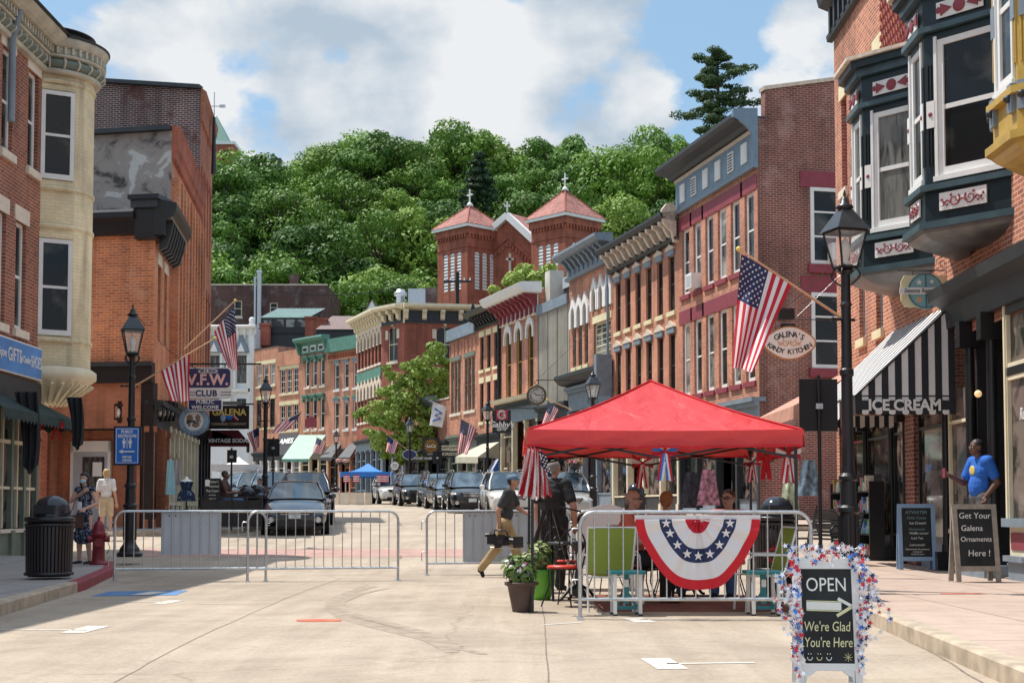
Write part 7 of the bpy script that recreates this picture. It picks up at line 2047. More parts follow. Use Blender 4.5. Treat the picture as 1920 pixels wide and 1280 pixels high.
PK=pm('pink_tube_letters',(.85,.50,.48),.5)
b=MB();put_text(b,'V.F.W.',.46,PK,(0,-.1,5*k),bold=.016,squash=.98);put_text(b,'CLUB',.25,NV,(-.05,-.085,-20*k),bold=.01,spacing=1.1);put_text(b,'100 S. MAIN',.1,NV,(0,-.105,22*k),bold=.004)
for sx in(-1,1):
 for dz_ in(-.05,.03):b.box(sx*.55-.16,sx*.55+.16,-.086,-.081,-20*k+dz_,-20*k+dz_+.02,NV)
b.build('lettering',r)
MB().tube([(-1.0,0,36*k),(1.6,0,36*k)],.03,M['black'],6).tube([(-.5,0,36*k),(-.5,0,28*k)],.02,M['black'],5).tube([(.5,0,36*k),(.5,0,28*k)],.02,M['black'],5).build('bracket',r)
r=hang('welcome_sign','small navy sign reading public welcome under the club sign',385,759,41.7)
MB().prism(rnd_rect(64*k,21*k,.05),F_,-.03,.03,M['signwhite']).prism(rnd_rect(61*k,18*k,.04),F_,-.035,-.0305,NV).build('board',r)
b=MB();put_text(b,'PUBLIC',.15,M['signwhite'],(0,-.037,.085),bold=.004,spacing=1.1,squash=1.05);put_text(b,'WELCOME',.15,M['signwhite'],(0,-.037,-.075),bold=.004,spacing=1.1,squash=1.05);b.build('lettering',r)
Y=41.9;k=scale_of(Y);r=hang('jewellery_sign','round pale blue jewelry and treasures sign below the welcome sign',364,789,Y)
LB=pm('pale_blue_sign',(.30,.42,.54),.5)
MB().prism(ell(29*k,28*k),F_,-.03,.03,pm('sign_rim_blue',(.13,.2,.3),.5)).prism(ell(27.5*k,26.5*k),F_,-.035,-.031,LB).prism(ell(18*k,17.5*k),F_,-.04,-.036,M['signwhite']).build('board',r)
b=MB();BRN=pm('map_brown',(.28,.2,.13),.7)
for cx_,cz_,rx_,rz_ in((-.12,.08,.10,.12),(.12,.10,.08,.1),(.06,-.12,.12,.08),(-.14,-.1,.05,.08)):b.ball((cx_,-.041,cz_),(rx_,.005,rz_),BRN,14,8)
arc_text(b,'TREASURES',.385,.12,radians(212),radians(328),0,0,M['dark_trim'],flip=True,y=-.037);put_text(b,'JEWELRY',.11,M['black'],(0,-.05,-.03),bold=.004);arc_text(b,"FINDERS",.37,.12,radians(140),radians(40),0,0,M['dark_trim'],y=-.037);b.build('lettering',r)
Y=50.5;k=scale_of(Y);r=hang('canning_sign','black canning company sign with yellow name lettering',430,783,Y)
MB().box(-37*k,37*k,-.05,.05,-21*k,23*k,M['black']).build('board',r)
b=MB();put_text(b,'GALENA',.34,M['gold'],(0,-.055,10*k),bold=.008,squash=.95);put_text(b,'CANNING COMPANY',.13,pm('banner_tan',(.4,.3,.2),.6),(0,-.055,-12*k),bold=.003)
b.ball((-.22,-.05,.0),(.10,.012,.15),LB,12,8);b.ball((.0,-.05,.02),(.13,.012,.10),M['signblue'],12,8);b.beam((.15,-.06,.05),(.32,-.06,-.1),.02,.07,M['flag_red']);b.beam((.18,-.065,.07),(.34,-.065,-.07),.02,.03,M['flag_white']);b.build('lettering',r)
MB().tube([(-1.1,0,26*k),(.9,0,26*k)],.03,M['black'],6).box(-.9,.45,-.03,.03,24*k,31*k,M['olive_trim']).build('bracket',r)
def awning(label,pts,mat_,val=.25,stripes=None,text=None,name='awning',group=None,valmat=None,tz=None,tsize=.3,tmat='signwhite',n=12):
 """pts: wall-near-top, wall-far-top, outer-far, outer-near (world)"""
 A,B,C,D=map(Vector,pts);o=A.copy();r=empty(name,o,0,label,'awning',group)
 b=MB();f=(lambda u,v:M[mat_]if(stripes is None or int(u*stripes*2)%2)else M['aw_white'])
 b.grid(lambda u,v:(A.lerp(B,u)).lerp(D.lerp(C,u),v)-o,max(8,(stripes or 4)*2),3,f);b.build('canvas',r)
 b=MB();vm=M[valmat or mat_]
 b.grid(lambda u,v:D.lerp(C,u)-o-Vector((0,0,val*v*(1-.12*abs(sin(u*n*pi))))),n*4,1,vm);b.build('valance',r)
 for(a,c_)in((A,D),(B,C)):MB().poly([a-o,c_-o,Vector((a.x,a.y,c_.z))-o],M[mat_]).build('side',r)
 if text:
  d=(C-D).normalized();
  if d.x<0:d=-d
  t=MB();nn=d.cross(Vector((0,0,1)))
  if tz is None:put_text(t,text,tsize,M[tmat],D.lerp(C,.5)-o+nn*.03+Vector((0,0,-val*.5)),right=d,bold=tsize*.02)
  else:
   mid=A.lerp(B,.5).lerp(D.lerp(C,.5),tz);upv=(A.lerp(B,.5)-D.lerp(C,.5)).normalized();nn=d.cross(upv)
   put_text(t,text,tsize,M[tmat],mid-o+nn*.05,right=d,up=upv,bold=tsize*.03)
  t.build('lettering',r)
 return r
M['aw_maroon']=pm('maroon_awning',(.12,.008,.018),.8,var=.15);M['aw_green']=pm('green_striped_awning',(.38,.50,.43),.8,var=.1);M['aw_grey']=pm('grey_awning',(.13,.13,.135),.8,var=.12);M['aw_cream']=pm('cream_awning',(.55,.51,.38),.8,var=.1);M['aw_charcoal']=pm('charcoal_awning',(.035,.035,.04),.8,var=.15)
YV=52.0
awning('maroon awning reading vintage sodas on the left row',[P(398,806,YV-1),P(395,806,YV+2),P(462,832,YV+2),P(468,832,YV-1)],'aw_maroon',val=.35)
b=empty('flap_sign',P(430,818,YV-1.02),0,'maroon flap with white vintage sodas lettering facing down the street','sign')
MB().add([P(394,806,YV-1)-b.location,P(447,806,YV-1)-b.location,P(468,830,YV-1.0)-b.location,P(392,830,YV-1.0)-b.location,P(392,837,YV-1.0)-b.location,P(468,837,YV-1.0)-b.location],[(0,1,2,3),(3,2,5,4)],M['aw_maroon']).build('flap',b)
t=MB();put_text(t,'VINTAGE SODAS',.2,M['signwhite'],P(429,826,YV-1.1)-b.location,bold=.007);t.build('lettering',b)
awning('black awning with white lettering on the far row',[P(524,812,114.8),P(559,811,112.6),P(547,851,110.8),P(510,854,113)],'aw_charcoal',text='JAMES',tz=.4,tsize=.85,group='awnings on the far salmon shops')
awning('pale green finely striped awning on the far row',[P(560,815,112),P(611,815,110.5),P(579,860,107),P(528,860,108.5)],'aw_green',valmat='green_trim',group='awnings on the far salmon shops')
awning('left one of the two slanted grey awnings',[P(622,832,108),P(640,831,107.5),P(622,857,105.5),P(600,857,106)],'aw_grey',group='awnings on the far salmon shops')
awning('right one of the two slanted grey awnings',[P(655,832,107),P(672,831,106.5),P(656,857,104.5),P(634,857,105)],'aw_grey',group='awnings on the far salmon shops')
awning('cream canvas awning below the gift shop sign',[P(936,828,72),P(905,832,76),P(853,856,73.5),P(896,856,69.5)],'aw_cream',val=.35)
awning('black white-edged awning left of the sunflower sign',[P(806,832,88),P(795,834,90),P(770,858,87),P(784,858,85)],'aw_charcoal',val=.3)
awning('blue striped window cover on the shop behind the cream awning',[P(935,860,70),P(925,862,72),P(905,895,71),P(915,895,69)],'signblue',stripes=8)
Y=62;k=scale_of(Y);r=hang('gift_shop_sign','black gift shop sign with a crimson square and a white letter G',940,788,Y)
CR=pm('crimson_sign',(.42,.02,.06),.5)
MB().box(-17*k,18*k,-.04,.04,-24*k,19*k,M['black']).box(-10*k,12*k,-.05,-.041,1*k,20*k,CR).build('board',r)
b=MB();put_text(b,"Gabby's",.37,M['signwhite'],(0,-.05,-8*k),shear=.25,bold=.010,squash=.95);put_text(b,'GIFTS',.16,M['signwhite'],(0,-.05,-17*k),bold=.006)
for rr_,a0_,a1_ in((.19,.6,6.0),(.13,.3,6.2)):b.tube([(1*k+rr_*cos(a0_+(a1_-a0_)*i/16),-.06,10.5*k+rr_*sin(a0_+(a1_-a0_)*i/16))for i in range(17)],.018,M['signwhite'],5)
b.box(1*k,1*k+.18,-.07,-.05,10.5*k-.02,10.5*k+.02,M['signwhite']);b.build('lettering',r)
MB().tube([(-.5,0,23*k),(1.6,0,23*k)],.03,M['black'],6).build('bracket',r)
Y=60;k=scale_of(Y);r=empty('street_clock',P(1006,741,Y),0,'round pocket-watch street clock hanging over the pavement','clock')
BZ=pm('old_bronze',(.14,.11,.07),.5,metal=.4)
MB().cyl((0,-.1,0),(0,.1,0),18*k,18*k,36,BZ).tube([(17.5*k*cos(2*pi*i/32),-.1,17.5*k*sin(2*pi*i/32))for i in range(32)],.035,BZ,8,closed=True).build('case',r)
fc_=MB().cyl((0,-.115,0),(0,-.10,0),14.5*k,14.5*k,32,pm('clock_face',(.50,.49,.46),.5)).build('face',r)
b=MB()
for i,s_ in enumerate(('XII','I','II','III','IIII','V','VI','VII','VIII','IX','X','XI')):
 a=pi/2-i*pi/6;put_text(b,s_,.10,M['black'],(11.3*k*cos(a),-.12,11.3*k*sin(a)),right=(sin(a),0,-cos(a)),up=(cos(a),0,sin(a)),bold=.003)
b.build('numerals',fc_)
MB().beam((0,-.13,0),(-.12,-.13,.1),.01,.03,M['black']).beam((0,-.135,0),(.2,-.135,.02),.01,.02,M['black']).build('hands',fc_)
MB().cyl((0,0,18*k),(0,0,21*k),.05,.04,8,BZ).tube([(.09*cos(2*pi*i/14),0,25*k+.1*sin(2*pi*i/14))for i in range(14)],.018,BZ,6,closed=True).build('crown',r)
MB().tube([(0,0,29*k),(2.4,.6,31*k)],.02,M['black'],5).tube([(0,0,29*k),(2.2,1.6,29*k+2.2)],.012,M['black'],4).tube([(.0,0,29*k),(0,0,27*k)],.015,M['black'],4).build('bracket',r)
Y=76;k=scale_of(Y);r=hang('sunflower_sign','black shop sign with a big yellow sunflower',808,838,Y)
MB().box(-16*k,16*k,-.04,.04,-24*k,18*k,M['black']).build('board',r)
b=MB()
for i in range(18):
 a=2*pi*i/18;b.prism([(0+.22*cos(a-.12),2*k+.22*sin(a-.12)),(.44*cos(a),2*k+.44*sin(a)),(.22*cos(a+.12),2*k+.22*sin(a+.12))],F_,-.055,-.041,M['sunflower']if 'sunflower' in M else M.setdefault('sunflower',pm('sunflower_yellow',(.72,.40,.03),.6)))
b.cyl((0,-.06,2*k),(0,-.042,2*k),.27,.27,20,pm('sunflower_brown',(.2,.09,.02),.7));put_text(b,'LaCa',.24,M['signwhite'],(0,-.065,2*k),shear=.2,bold=.005);put_text(b,'clothing',.13,M['signwhite'],(0,-.05,-13*k),shear=.2);b.build('petals',r)
r=hang('horizon_sign','dark sign with pale lettering reading horizon',843,851,75.5)
MB().box(-15*k,15*k,-.03,.03,-6*k,6*k,M['black']).box(-15*k,15*k,-.03,.03,7*k,16*k,M['cream']).build('board',r);b=MB();put_text(b,'HORIZON',.22,M['cream'],(0,-.04,0),bold=.006);put_text(b,'FORTUNITY',.2,M['dark_trim'],(0,-.04,11.5*k),bold=.004);b.build('lettering',r)
r=hang('ticket_sign','small black sign reading ticket sales under the sunflower sign',793,859,76)
MB().box(-15*k,15*k,-.03,.03,-3.5*k,3.5*k,M['black']).build('board',r);b=MB();put_text(b,'TICKET SALES',.16,M['signwhite'],(0,-.04,0),bold=.004);b.build('lettering',r)
r=hang('oval_sign','dark oval sign with pale rim beside the far lamp',768,852,82)
MB().prism(ell(.42,.30),F_,-.03,.03,M['signwhite']).prism(ell(.39,.27),F_,-.036,-.031,NV).build('board',r)
r=hang('round_white_sign','round white sign under the leafy street tree',740,873,84)
MB().prism(ell(.27,.27),F_,-.03,.03,M['dark_trim']).prism(ell(.25,.25),F_,-.036,-.031,M['signwhite']).build('board',r);b=MB();put_text(b,'Tiny',.17,M['dark_trim'],(0,-.045,.06),shear=.2);put_text(b,'Treasures',.1,M['dark_trim'],(0,-.045,-.08),shear=.2);b.build('lettering',r)
r=hang('arched_stone_sign','small brown arched sign on the shop with the green cornice',583,790,107)
MB().prism([(-.45,-.45),(.45,-.45),(.45,.0)]+[(.45*cos(pi*i/8),.05+.35*sin(pi*i/8))for i in range(9)]+[(-.45,0)],F_,-.03,.03,M['maroon']).build('board',r)
def lantern(px,py,Y,label):
 p=P(px,py,Y);r=empty('wall_lantern',p,0,label,'wall lamp','black wall lanterns on the brick corner')
 MB().box(-.10,.10,-.12,.04,-.22,-.17,M['black']).box(-.10,.10,-.12,.04,.15,.22,M['black']).box(-.10,-.08,-.12,-.1,-.17,.15,M['black']).box(.08,.10,-.12,-.1,-.17,.15,M['black']).box(-.05,.05,.04,.12,-.3,.3,M['black']).build('frame',r)
 MB().lathe([(.01,-.16),(.03,-.16),(.05,-.02),(.03,.08),(.004,.1)],(0,-.04,0),10,M['bulb']).build('bulb',r)
lantern(223,772,37.6,'black wall lantern left of the blue restroom sign');lantern(126,772,38.6,'black wall lantern above the masked woman, by the drape')
for k_,(px,Y)in enumerate(((301,38.6),(309,39.4),(316,40.2),(324,41.0))):lantern(px,770,Y,['first','second','third','fourth'][k_]+' from the front in the row of lanterns beside the striped flag')
def dressform(px,py0,py1,Y,label):
 z0,z1=Z(px,py1,Y),Z(px,py0,Y);h=z1-z0;r=empty('dress_mannequin',(X(px,Y),Y,z0),0,label,'mannequin')
 MB().lathe([(.01,0),(.13,0),(.1,.03),(.02,.05),(.02,h*.3)],(0,0,0),12,M['black']).build('stand',r)
 MB().lathe([(.26,h*.28),(.22,h*.5),(.13,h*.62),(.17,h*.78),(.19,h*.84),(.16,h*.87)],(0,0,0),18,M['dress_print']).build('dress',r)
 MB().lathe([(.185,h*.85),(.12,h*.90),(.055,h*.92),(.05,h*.98),(.01,h)],(0,0,0),14,M['signwhite']).build('torso',r)
M['dress_print']=glassm('navy_print_cloth',(.02,.03,.06),blot=(.2,.32,.42),rough=.8,scale=9,lo=.5,hi=.6,spec=.1)
dressform(350,893,957,38.3,'headless white mannequin in a navy patterned dress outside the left shop')
for(px,col_,lab)in((320,(.28,.52,.60),'pale turquoise dress hanging outside the left shop'),(331,(.45,.40,.40),'taupe blouse hanging beside the turquoise dress')):
 Y=38.2+(px-320)*.03;r=empty('hanging_garment',P(px,862,Y),0,lab,'garment','clothes hanging outside the left shop');hh=.95 if px==320 else.7
 MB().grid(lambda u,v:((u-.5)*(.18+.12*v),.03*sin(u*11+v*2),-hh*v),12,8,pm('garment_cloth_'+str(px),col_,.8,var=.1)).build('cloth',r)
 MB().tube([(-.1,0,0),(0,0,.08),(.1,0,0)],.008,M['black'],5).tube([(0,0,.08),(0,0,.2)],.006,M['black'],4).build('hanger',r)
r=empty('tour_poster_board',P(398,945,38.4),0,'black poster board advertising a haunted pub crawl on the left pavement','sign board')
MB().box(-.22,.22,0,.05,-.35,.72,M['black']).box(-.2,-.08,-.006,-.001,.5,.68,M['signwhite']).build('board',r)
b=MB()
for i,(s_,z_,sz_)in enumerate((("Father's",.62,.1),('Haunted',.5,.1),('Pub Crawl',.37,.1),('and tours',.26,.06),('nightly at 8',.16,.05),('tickets inside',.02,.05),('all ages',-.1,.05))):put_text(b,s_,sz_,M['chalk_white'],(.04 if i<2 else 0,-.006,z_),shear=.1,squash=.8,ext=.002)
b.build('lettering',r)
r=empty('cafe_fence',(X(428,36.9),36.9,g(36.9)+.15),0,'low black fence round the left pavement seating','fence')
b=MB();b.box(-.7,.9,-.02,.02,.85,.9,M['black']);b.box(-.7,.9,-.015,.015,.1,.8,M['blackm'])
for i in range(5):b.box(-.7+i*.4-.02,-.7+i*.4+.02,-.03,.03,0,.92,M['black'])
b.build('panel',r)
def popup(px0,px1,Y,pye,pyp,mat_,label,legs=True):
 x0,x1=X(px0,Y),X(px1,Y);s=x1-x0;ze_,zp_=Z(px0,pye,Y),Z(px0,pyp,Y+s/2)
 r=empty('popup_tent',(x0,Y,0),0,label,'canopy tent');b=MB();cs=[(0,0),(s,0),(s,s),(0,s)]
 for k in range(4):
  a,c_=Vector((*cs[k],ze_)),Vector((*cs[(k+1)%4],ze_));ap=Vector((s/2,s/2,zp_))
  b.grid(lambda u,v:a.lerp(c_,u).lerp(ap,v)-Vector((0,0,.18*sin(pi*v))),10,6,mat_)
  b.grid(lambda u,v:a.lerp(c_,u)-Vector((0,0,.28*v)),10,1,mat_)
 b.build('canopy',r)
 for x,y in cs:MB().tube([(x,y,g(Y+y)),(x,y,ze_)],.025,M['chair_white'],6).build('leg',r)
M['tent_blue']=pm('blue_tent',(.03,.20,.62),.6,var=.08);M['tent_white']=pm('white_tent',(.80,.79,.76),.6,var=.04)
popup(637,733,78,884,868,M['tent_blue'],'bright blue pop up tent in the middle of the far road')
popup(396,482,61,870,856,M['tent_white'],'white pop up tent behind the signs of the left row')
for k_,(px,w_,Y)in enumerate(((632,13,77),(648,14,76),(662,12,77.5),(675,17,75.5),(690,14,76.5))):
 r=empty('concrete_block',(X(px,Y),Y,g(Y)+.004),.1*(k_-2),['far left','second','middle','largest and fourth','rightmost'][k_]+' pale concrete block below the blue tent','concrete block','concrete road blocks')
 hw=w_/FPX*Y/2;MB().prism([(-hw,0),(hw,0),(hw*.94,.62),(hw*.9,.66),(-hw*.9,.66),(-hw*.94,.62)],F_,-.28,.28,M['stone_sill']).build('block',r)
for k_,px in enumerate((650,668,712,723)):
 r=empty('small_flag_banner',P(px,890,77.5),0,['left','second','third','right'][k_]+' striped banner hanging at the front of the blue tent','flag','striped banners on the blue tent')
 MB().grid(lambda u,v:((u-.5)*.35,.03*sin(u*8),-.42*v),6,7,lambda u,v:M['flag_red' if int(v*7)%2==0 else 'flag_white']).build('cloth',r)
for(px,py,Y,lab)in((1078,868,47,'hanging basket of pink and lime flowers seen under the canopy'),(637,866,98,'small hanging flower basket left of the blue tent'),(650,867,98,'small hanging flower basket above the blue tent')):
 r=empty('flower_basket',P(px,py,Y),0,lab,'flower basket','hanging flower baskets');s=.35
 MB().lathe([(.01,-.25),(.15,-.2),(.25,0),(.01,0)],(0,0,0),12,M['dark_trim']).build('basket',r)
 b=MB();leafball(b,(0,0,.08),.36,260,[M['leaf_a'],M['fl_pink'],M['leaf_c'],M['fl_pink']],.07,.6,21);b.build('plant',r)
for k_,(px,py,Y,c_)in enumerate(((1328,880,46.5,(.30,.14,.19)),(1480,905,27.2,(.5,.6,.4)),(1516,862,27.5,(.25,.35,.45)),(1296,885,46.7,(.02,.02,.03)))):
 r=empty('hanging_garment',P(px,py,Y),0,['colourful patterned dress hanging behind the seated people','pale printed top hanging at the right souvenir shop','blue grey shirt hanging at the right souvenir shop','black dress hanging behind the red haired woman'][k_],'garment','clothes hanging outside the right shops')
 MB().grid(lambda u,v:((u-.5)*(.3+.3*v)*Y/35,.04*sin(u*11+v*2),-.9*v*Y/35),12,8,pm('garment_'+str(px),c_,.8,var=.8,scale=7)).build('cloth',r)
def wire(a,b_,sag,label,rr=.012):
 a,b_=Vector(a),Vector(b_);o=a.copy()
 pts=[a.lerp(b_,t/12)-o-Vector((0,0,sag*4*(t/12)*(1-t/12)))for t in range(13)]
 r=MB().tube(pts,rr,M['black'],4).build('overhead_wire');r.location=o;tag(r,label,'wire','overhead wires')
wire(P(258,592,37.6),P(430,700,44),.5,'dark wire sagging across the left brick piers')
wire(P(1600,455,30.2),P(1430,610,44),.1,'thin wire from the right brick wall down to the hanging oval sign')
wire(P(540,545,135),P(810,520,150),1.0,'thin wire crossing the wooded hillside left of the church',.04)
r=empty('utility_pole',(X(857,120),120,10),0,'dark utility pole with crossarm and insulators before the left church tower','utility pole')
zt_=Z(857,510,120)-10;MB().tube([(0,0,-8),(0,0,zt_)],.16,M['blackm'],8).build('pole',r);MB().box(-1.2,1.2,-.1,.1,zt_-.9,zt_-.75,M['blackm']).build('crossarm',r)
for x_ in(-1.1,-.6,.6,1.1):MB().cyl((x_,0,zt_-.75),(x_,0,zt_-.5),.08,.05,6,M['white']).build('insulator',r)
M['globe']=pm('warm_globe',(.8,.6,.35),.4,var=0,emit=(1,.62,.28),estr=.55)
for k_,(px,py,Y)in enumerate(((1834,738,20.9),(1862,724,20.6))):
 r=empty('globe_lamp',P(px,py,Y),0,['lower','upper'][k_]+' lit amber globe lamp in the shop doorway above the man in blue','lamp','globe lamps in the doorway')
 MB().ball((0,0,0),.055,M['globe'],14,10).build('globe',r);MB().tube([(0,0,.05),(0,0,.6)],.006,M['black'],5).build('cord',r)
gc=[(.55,.12,.12),(.12,.25,.5),(.7,.66,.55),(.2,.42,.36),(.6,.45,.15)]
gm_=[pm('goods_%d'%i,c_,.6,var=.4,scale=12)for i,c_ in enumerate(gc)]
rg=random.Random(3)
for k_,(X0,Y0)in enumerate(((6.75,26.2),(6.75,28.3))):
 r=empty('goods_rack',(X0,Y0,.154),-pi/2,['nearer','farther'][k_]+' rack of small bright souvenirs outside the shop beyond the bench','rack','souvenir racks')
 b=MB()
 for z in(.1,.5,.9,1.3):b.box(-.5,.5,-.14,.14,z,z+.02,M['blackm'])
 for x in(-.5,.5):b.box(x-.02,x+.02,-.14,.14,0,1.5,M['blackm'])
 b.build('shelves',r);b=MB()
 for z in(.12,.52,.92,1.32):
  x=-.45
  while x<.4:
   w_=rg.uniform(.05,.12);h_=rg.uniform(.1,.3);b.box(x,x+w_*.85,-.1,.06,z+.002,z+h_,rg.choice(gm_));x+=w_+.02
 b.build('souvenirs',r,kind='stuff')
 # ================================================================ parked cars
M['tyre']=pm('tyre_rubber',(.02,.02,.02),.9,var=.1);M['rim']=pm('alloy_rim',(.45,.46,.48),.3,metal=.8,var=.1)
M['chrome']=pm('chrome',(.7,.7,.72),.12,metal=1,var=0);M['car_glass']=glassm('car_glass',(.03,.05,.07),blot=(.16,.22,.27),scale=1.4,lo=.45,hi=.7,spec=1.0,rough=.03)
M['headlight']=pm('headlight_lens',(.62,.64,.66),.08,var=.3,scale=18,spec=.8);M['plate']=pm('licence_plate',(.62,.68,.74),.5,var=.1);M['amber']=pm('amber_lens',(.7,.2,.04),.3,var=0)
def paint(n,c):return pm('car_paint_'+n,c,.28,var=.03,coat=1.0,metal=0 if n=='white' else.25)
PT={'navy':paint('navy',(.010,.014,.026)),'black':paint('black',(.008,.008,.010)),'white':paint('white',(.72,.71,.68)),'silver':paint('silver',(.45,.45,.43)),'blue':paint('blue',(.10,.15,.20)),'grey':paint('grey',(.06,.065,.07))}
def loft_mesh(name,st,mat_,lv=2):
 b=MB();ring=[]
 for(y,w_,zb_,zt_,cr)in st:
  h=zt_-zb_
  half=[(0,zb_),(w_*.8,zb_),(w_*.97,zb_+h*.12),(w_,zb_+h*.5),(w_*.985,zb_+h*.8),(w_*.88,zt_-.01),(w_*.5,zt_+cr*.7),(0,zt_+cr)]
  ring.append([(x,y,z)for x,z in half]+[(-x,y,z)for x,z in half[-2:0:-1]])
 n=len(ring[0]);vs=[p for r_ in ring for p in r_]
 fs=[(i*n+j,i*n+(j+1)%n,(i+1)*n+(j+1)%n,(i+1)*n+j)for i in range(len(ring)-1)for j in range(n)]
 fs+=[tuple(range(n-1,-1,-1)),tuple(range((len(ring)-1)*n,len(ring)*n))]
 b.add(vs,fs,mat_,True);me=b.mesh(name)
 return bake(me,[('SUBSURF',dict(levels=lv,render_levels=lv))],name)
def bake(me,mods,name):
 o=bpy.data.objects.new('bake',me);COL.objects.link(o)
 for t,kw in mods:
  m_=o.modifiers.new('m',t)
  for k,v in kw.items():setattr(m_,k,v)
 dg=bpy.context.evaluated_depsgraph_get();dg.update()
 r=bpy.data.meshes.new_from_object(o.evaluated_get(dg));r.name=name
 bpy.data.objects.remove(o)
 for p in r.polygons:p.use_smooth=True
 return r
def car(px,Y,slope,kind,col,label,plate=True,rails=True):
 suv=kind=='suv';h=1.70 if suv else 1.45;Lh=2.3 if suv else 2.4;W=.93 if suv else.90
 r=empty('parked_car',(0,0,0),-slope,label,'car','cars parked along the street')
 q=Vector((X(px,Y),Y,0))+Vector((slope,1,0)).normalized()*Lh;r.location=(q.x,q.y,g(q.y)+.004)
 r.rotation_euler=(math.asin((g(q.y+Lh)-g(q.y-Lh))/(2*Lh)),0,-slope)
 hb=1.02 if suv else.92;hf=.92 if suv else.74
 st=[(-Lh,.60,.40,hf-.22,0),(-Lh+.06,.78,.30,hf-.12,.01),(-Lh+.3,.88*W/.93,.22,hf,.03),(-Lh+1.1,W,.2,hb-.03,.05),(-.9,W,.2,hb,.04),(0,W,.2,hb+.02,.03),(1.3,W,.2,hb+.04,.03),(Lh-.35,W*.97,.24,hb+.05 if suv else hb+.04,.02),(Lh-.05,W*.86,.3,hb-.08,.01),(Lh,W*.7,.42,hb-.25,0)]
 inst('body',cached(('cb',kind,col),lambda:loft_mesh('body',st,PT[col])),r)
 yf,yr=(-1.15,2.05)if suv else(-1.0,1.7);rf,rr=(-.35,1.85)if suv else(-.2,.95);wb,wr=W*.86,W*.64
 B_=lambda sx,y:Vector((sx*wb,y,hb+.02));T_=lambda sx,y:Vector((sx*wr,y,h-.07))
 def cabin():
  b=MB();g_=M['car_glass']
  b.grid(lambda u,v:B_(-1,yf).lerp(B_(1,yf),u).lerp(T_(-1,rf).lerp(T_(1,rf),u),v)+Vector((0,-.13*sin(pi*u)*(1-v*.6),.03*sin(pi*u))),10,5,g_)
  b.grid(lambda u,v:B_(-1,yr).lerp(B_(1,yr),u).lerp(T_(-1,rr).lerp(T_(1,rr),u),v)+Vector((0,.06*sin(pi*u),.03*sin(pi*u))),8,3,g_)
  for sx in(-1,1):b.grid(lambda u,v:B_(sx,yf).lerp(B_(sx,yr),u).lerp(T_(sx,rf).lerp(T_(sx,rr),u),v)+Vector((sx*.05*sin(pi*v),0,0)),8,4,g_)
  return b.mesh('window_glass')
 inst('window_glass',cached(('cg',kind),cabin),r)
 def roof():
  b=MB();p_=PT[col]
  b.grid(lambda u,v:T_(-1,rf).lerp(T_(1,rf),u).lerp(T_(-1,rr).lerp(T_(1,rr),u),v)+Vector((0,-.05*sin(pi*u)*(1-v),.075*sin(pi*u)**.5*(.35+.65*sin(pi*(.12+.8*v))))),12,8,p_)
  for sx in(-1,1):
   b.tube([B_(sx,yf-.02),B_(sx,yf).lerp(T_(sx,rf),.5)+Vector((sx*.04,-.02,0)),T_(sx,rf)],.04,p_,6);b.tube([B_(sx,yr),T_(sx,rr)],.06 if suv else.05,p_,6)
   b.tube([T_(sx,rf),T_(sx,(rf+rr)/2)+Vector((sx*.02,0,.02)),T_(sx,rr)],.035,p_,6)
   ym=(yf+yr)/2-.1;b.tube([B_(sx,ym),B_(sx,ym).lerp(T_(sx,ym),.5)+Vector((sx*.05,0,0)),T_(sx,ym)],.03,M['black'],6)
   if suv:ym=yr-.55;b.tube([B_(sx,ym),B_(sx,ym).lerp(T_(sx,ym),.5)+Vector((sx*.05,0,0)),T_(sx,ym)],.035,M['black'],6)
  return b.mesh('roof')
 ro=inst('roof',cached(('cr',kind,col),roof),r)
 if suv and rails:
  for sx in(-1,1):inst('roof_rail',cached(('rl',sx),lambda:MB().tube([(sx*.55,rf+.2,h-.01),(sx*.58,rf+.3,h+.05),(sx*.58,rr-.3,h+.05),(sx*.58,rr-.2,h-.01)],.018,M['chrome'],6).mesh('roof_rail')),r)
 for sx in(-1,1):
  for yw in(-Lh+.93,Lh-.95):
   R_=.36 if suv else.33
   t=inst('wheel',cached(('ty',kind),lambda:MB().lathe([(.2,-.11),(R_-.03,-.11),(R_,-.07),(R_,.07),(R_-.03,.11),(.2,.11)],(0,0,0),24,M['tyre']).mesh('wheel')),r,(sx*(W-.10),yw,R_));t.rotation_euler=(0,sx*pi/2,0)
   def rim_():
    b=MB();b.lathe([(.01,.085),(.05,.09),(.2,.07),(.215,.10),(.225,.112)],(0,0,0),24,M['dark_trim'])
    for k in range(5):a=2*pi*k/5;b.beam((.03*cos(a),.03*sin(a),.105),(.21*cos(a),.21*sin(a),.10),.07,.02,M['rim'],up=(0,0,1))
    b.tube([(.21*cos(2*pi*i/20),.21*sin(2*pi*i/20),.108)for i in range(20)],.014,M['rim'],5,closed=True);return b.mesh('rim')
   inst('rim',cached(('rm',),rim_),t)
   a=inst('wheel_arch',cached(('wa',kind),lambda:MB().lathe([(.01,0),(R_+.07,0),(R_+.07,.02),(.01,.02)],(0,0,0),28,M['blackm']).mesh('wheel_arch')),r,(sx*(W-.012),yw,R_+.02));a.rotation_euler=(0,sx*pi/2,0)
 def mirror(sx):return MB().ball((sx*(W+.09),yf+.35,hb+.10),(.11,.07,.085),PT[col],10,8).box(sx*(W-.08),sx*(W+.04),yf+.32,yf+.40,hb+.04,hb+.1,M['black']).mesh('mirror')
 for sx in(-1,1):inst('mirror',cached(('mi',kind,col,sx),lambda:mirror(sx)),r)
 zf=hf-.14
 def head(sx):
  b=MB();b.ball((sx*.66,-Lh+.24,zf-.02),(.19,.13,.065),M['headlight'],14,8);b.ball((sx*.80,-Lh+.32,zf-.01),(.06,.1,.06),M['amber'],8,6);return b.mesh('headlight')
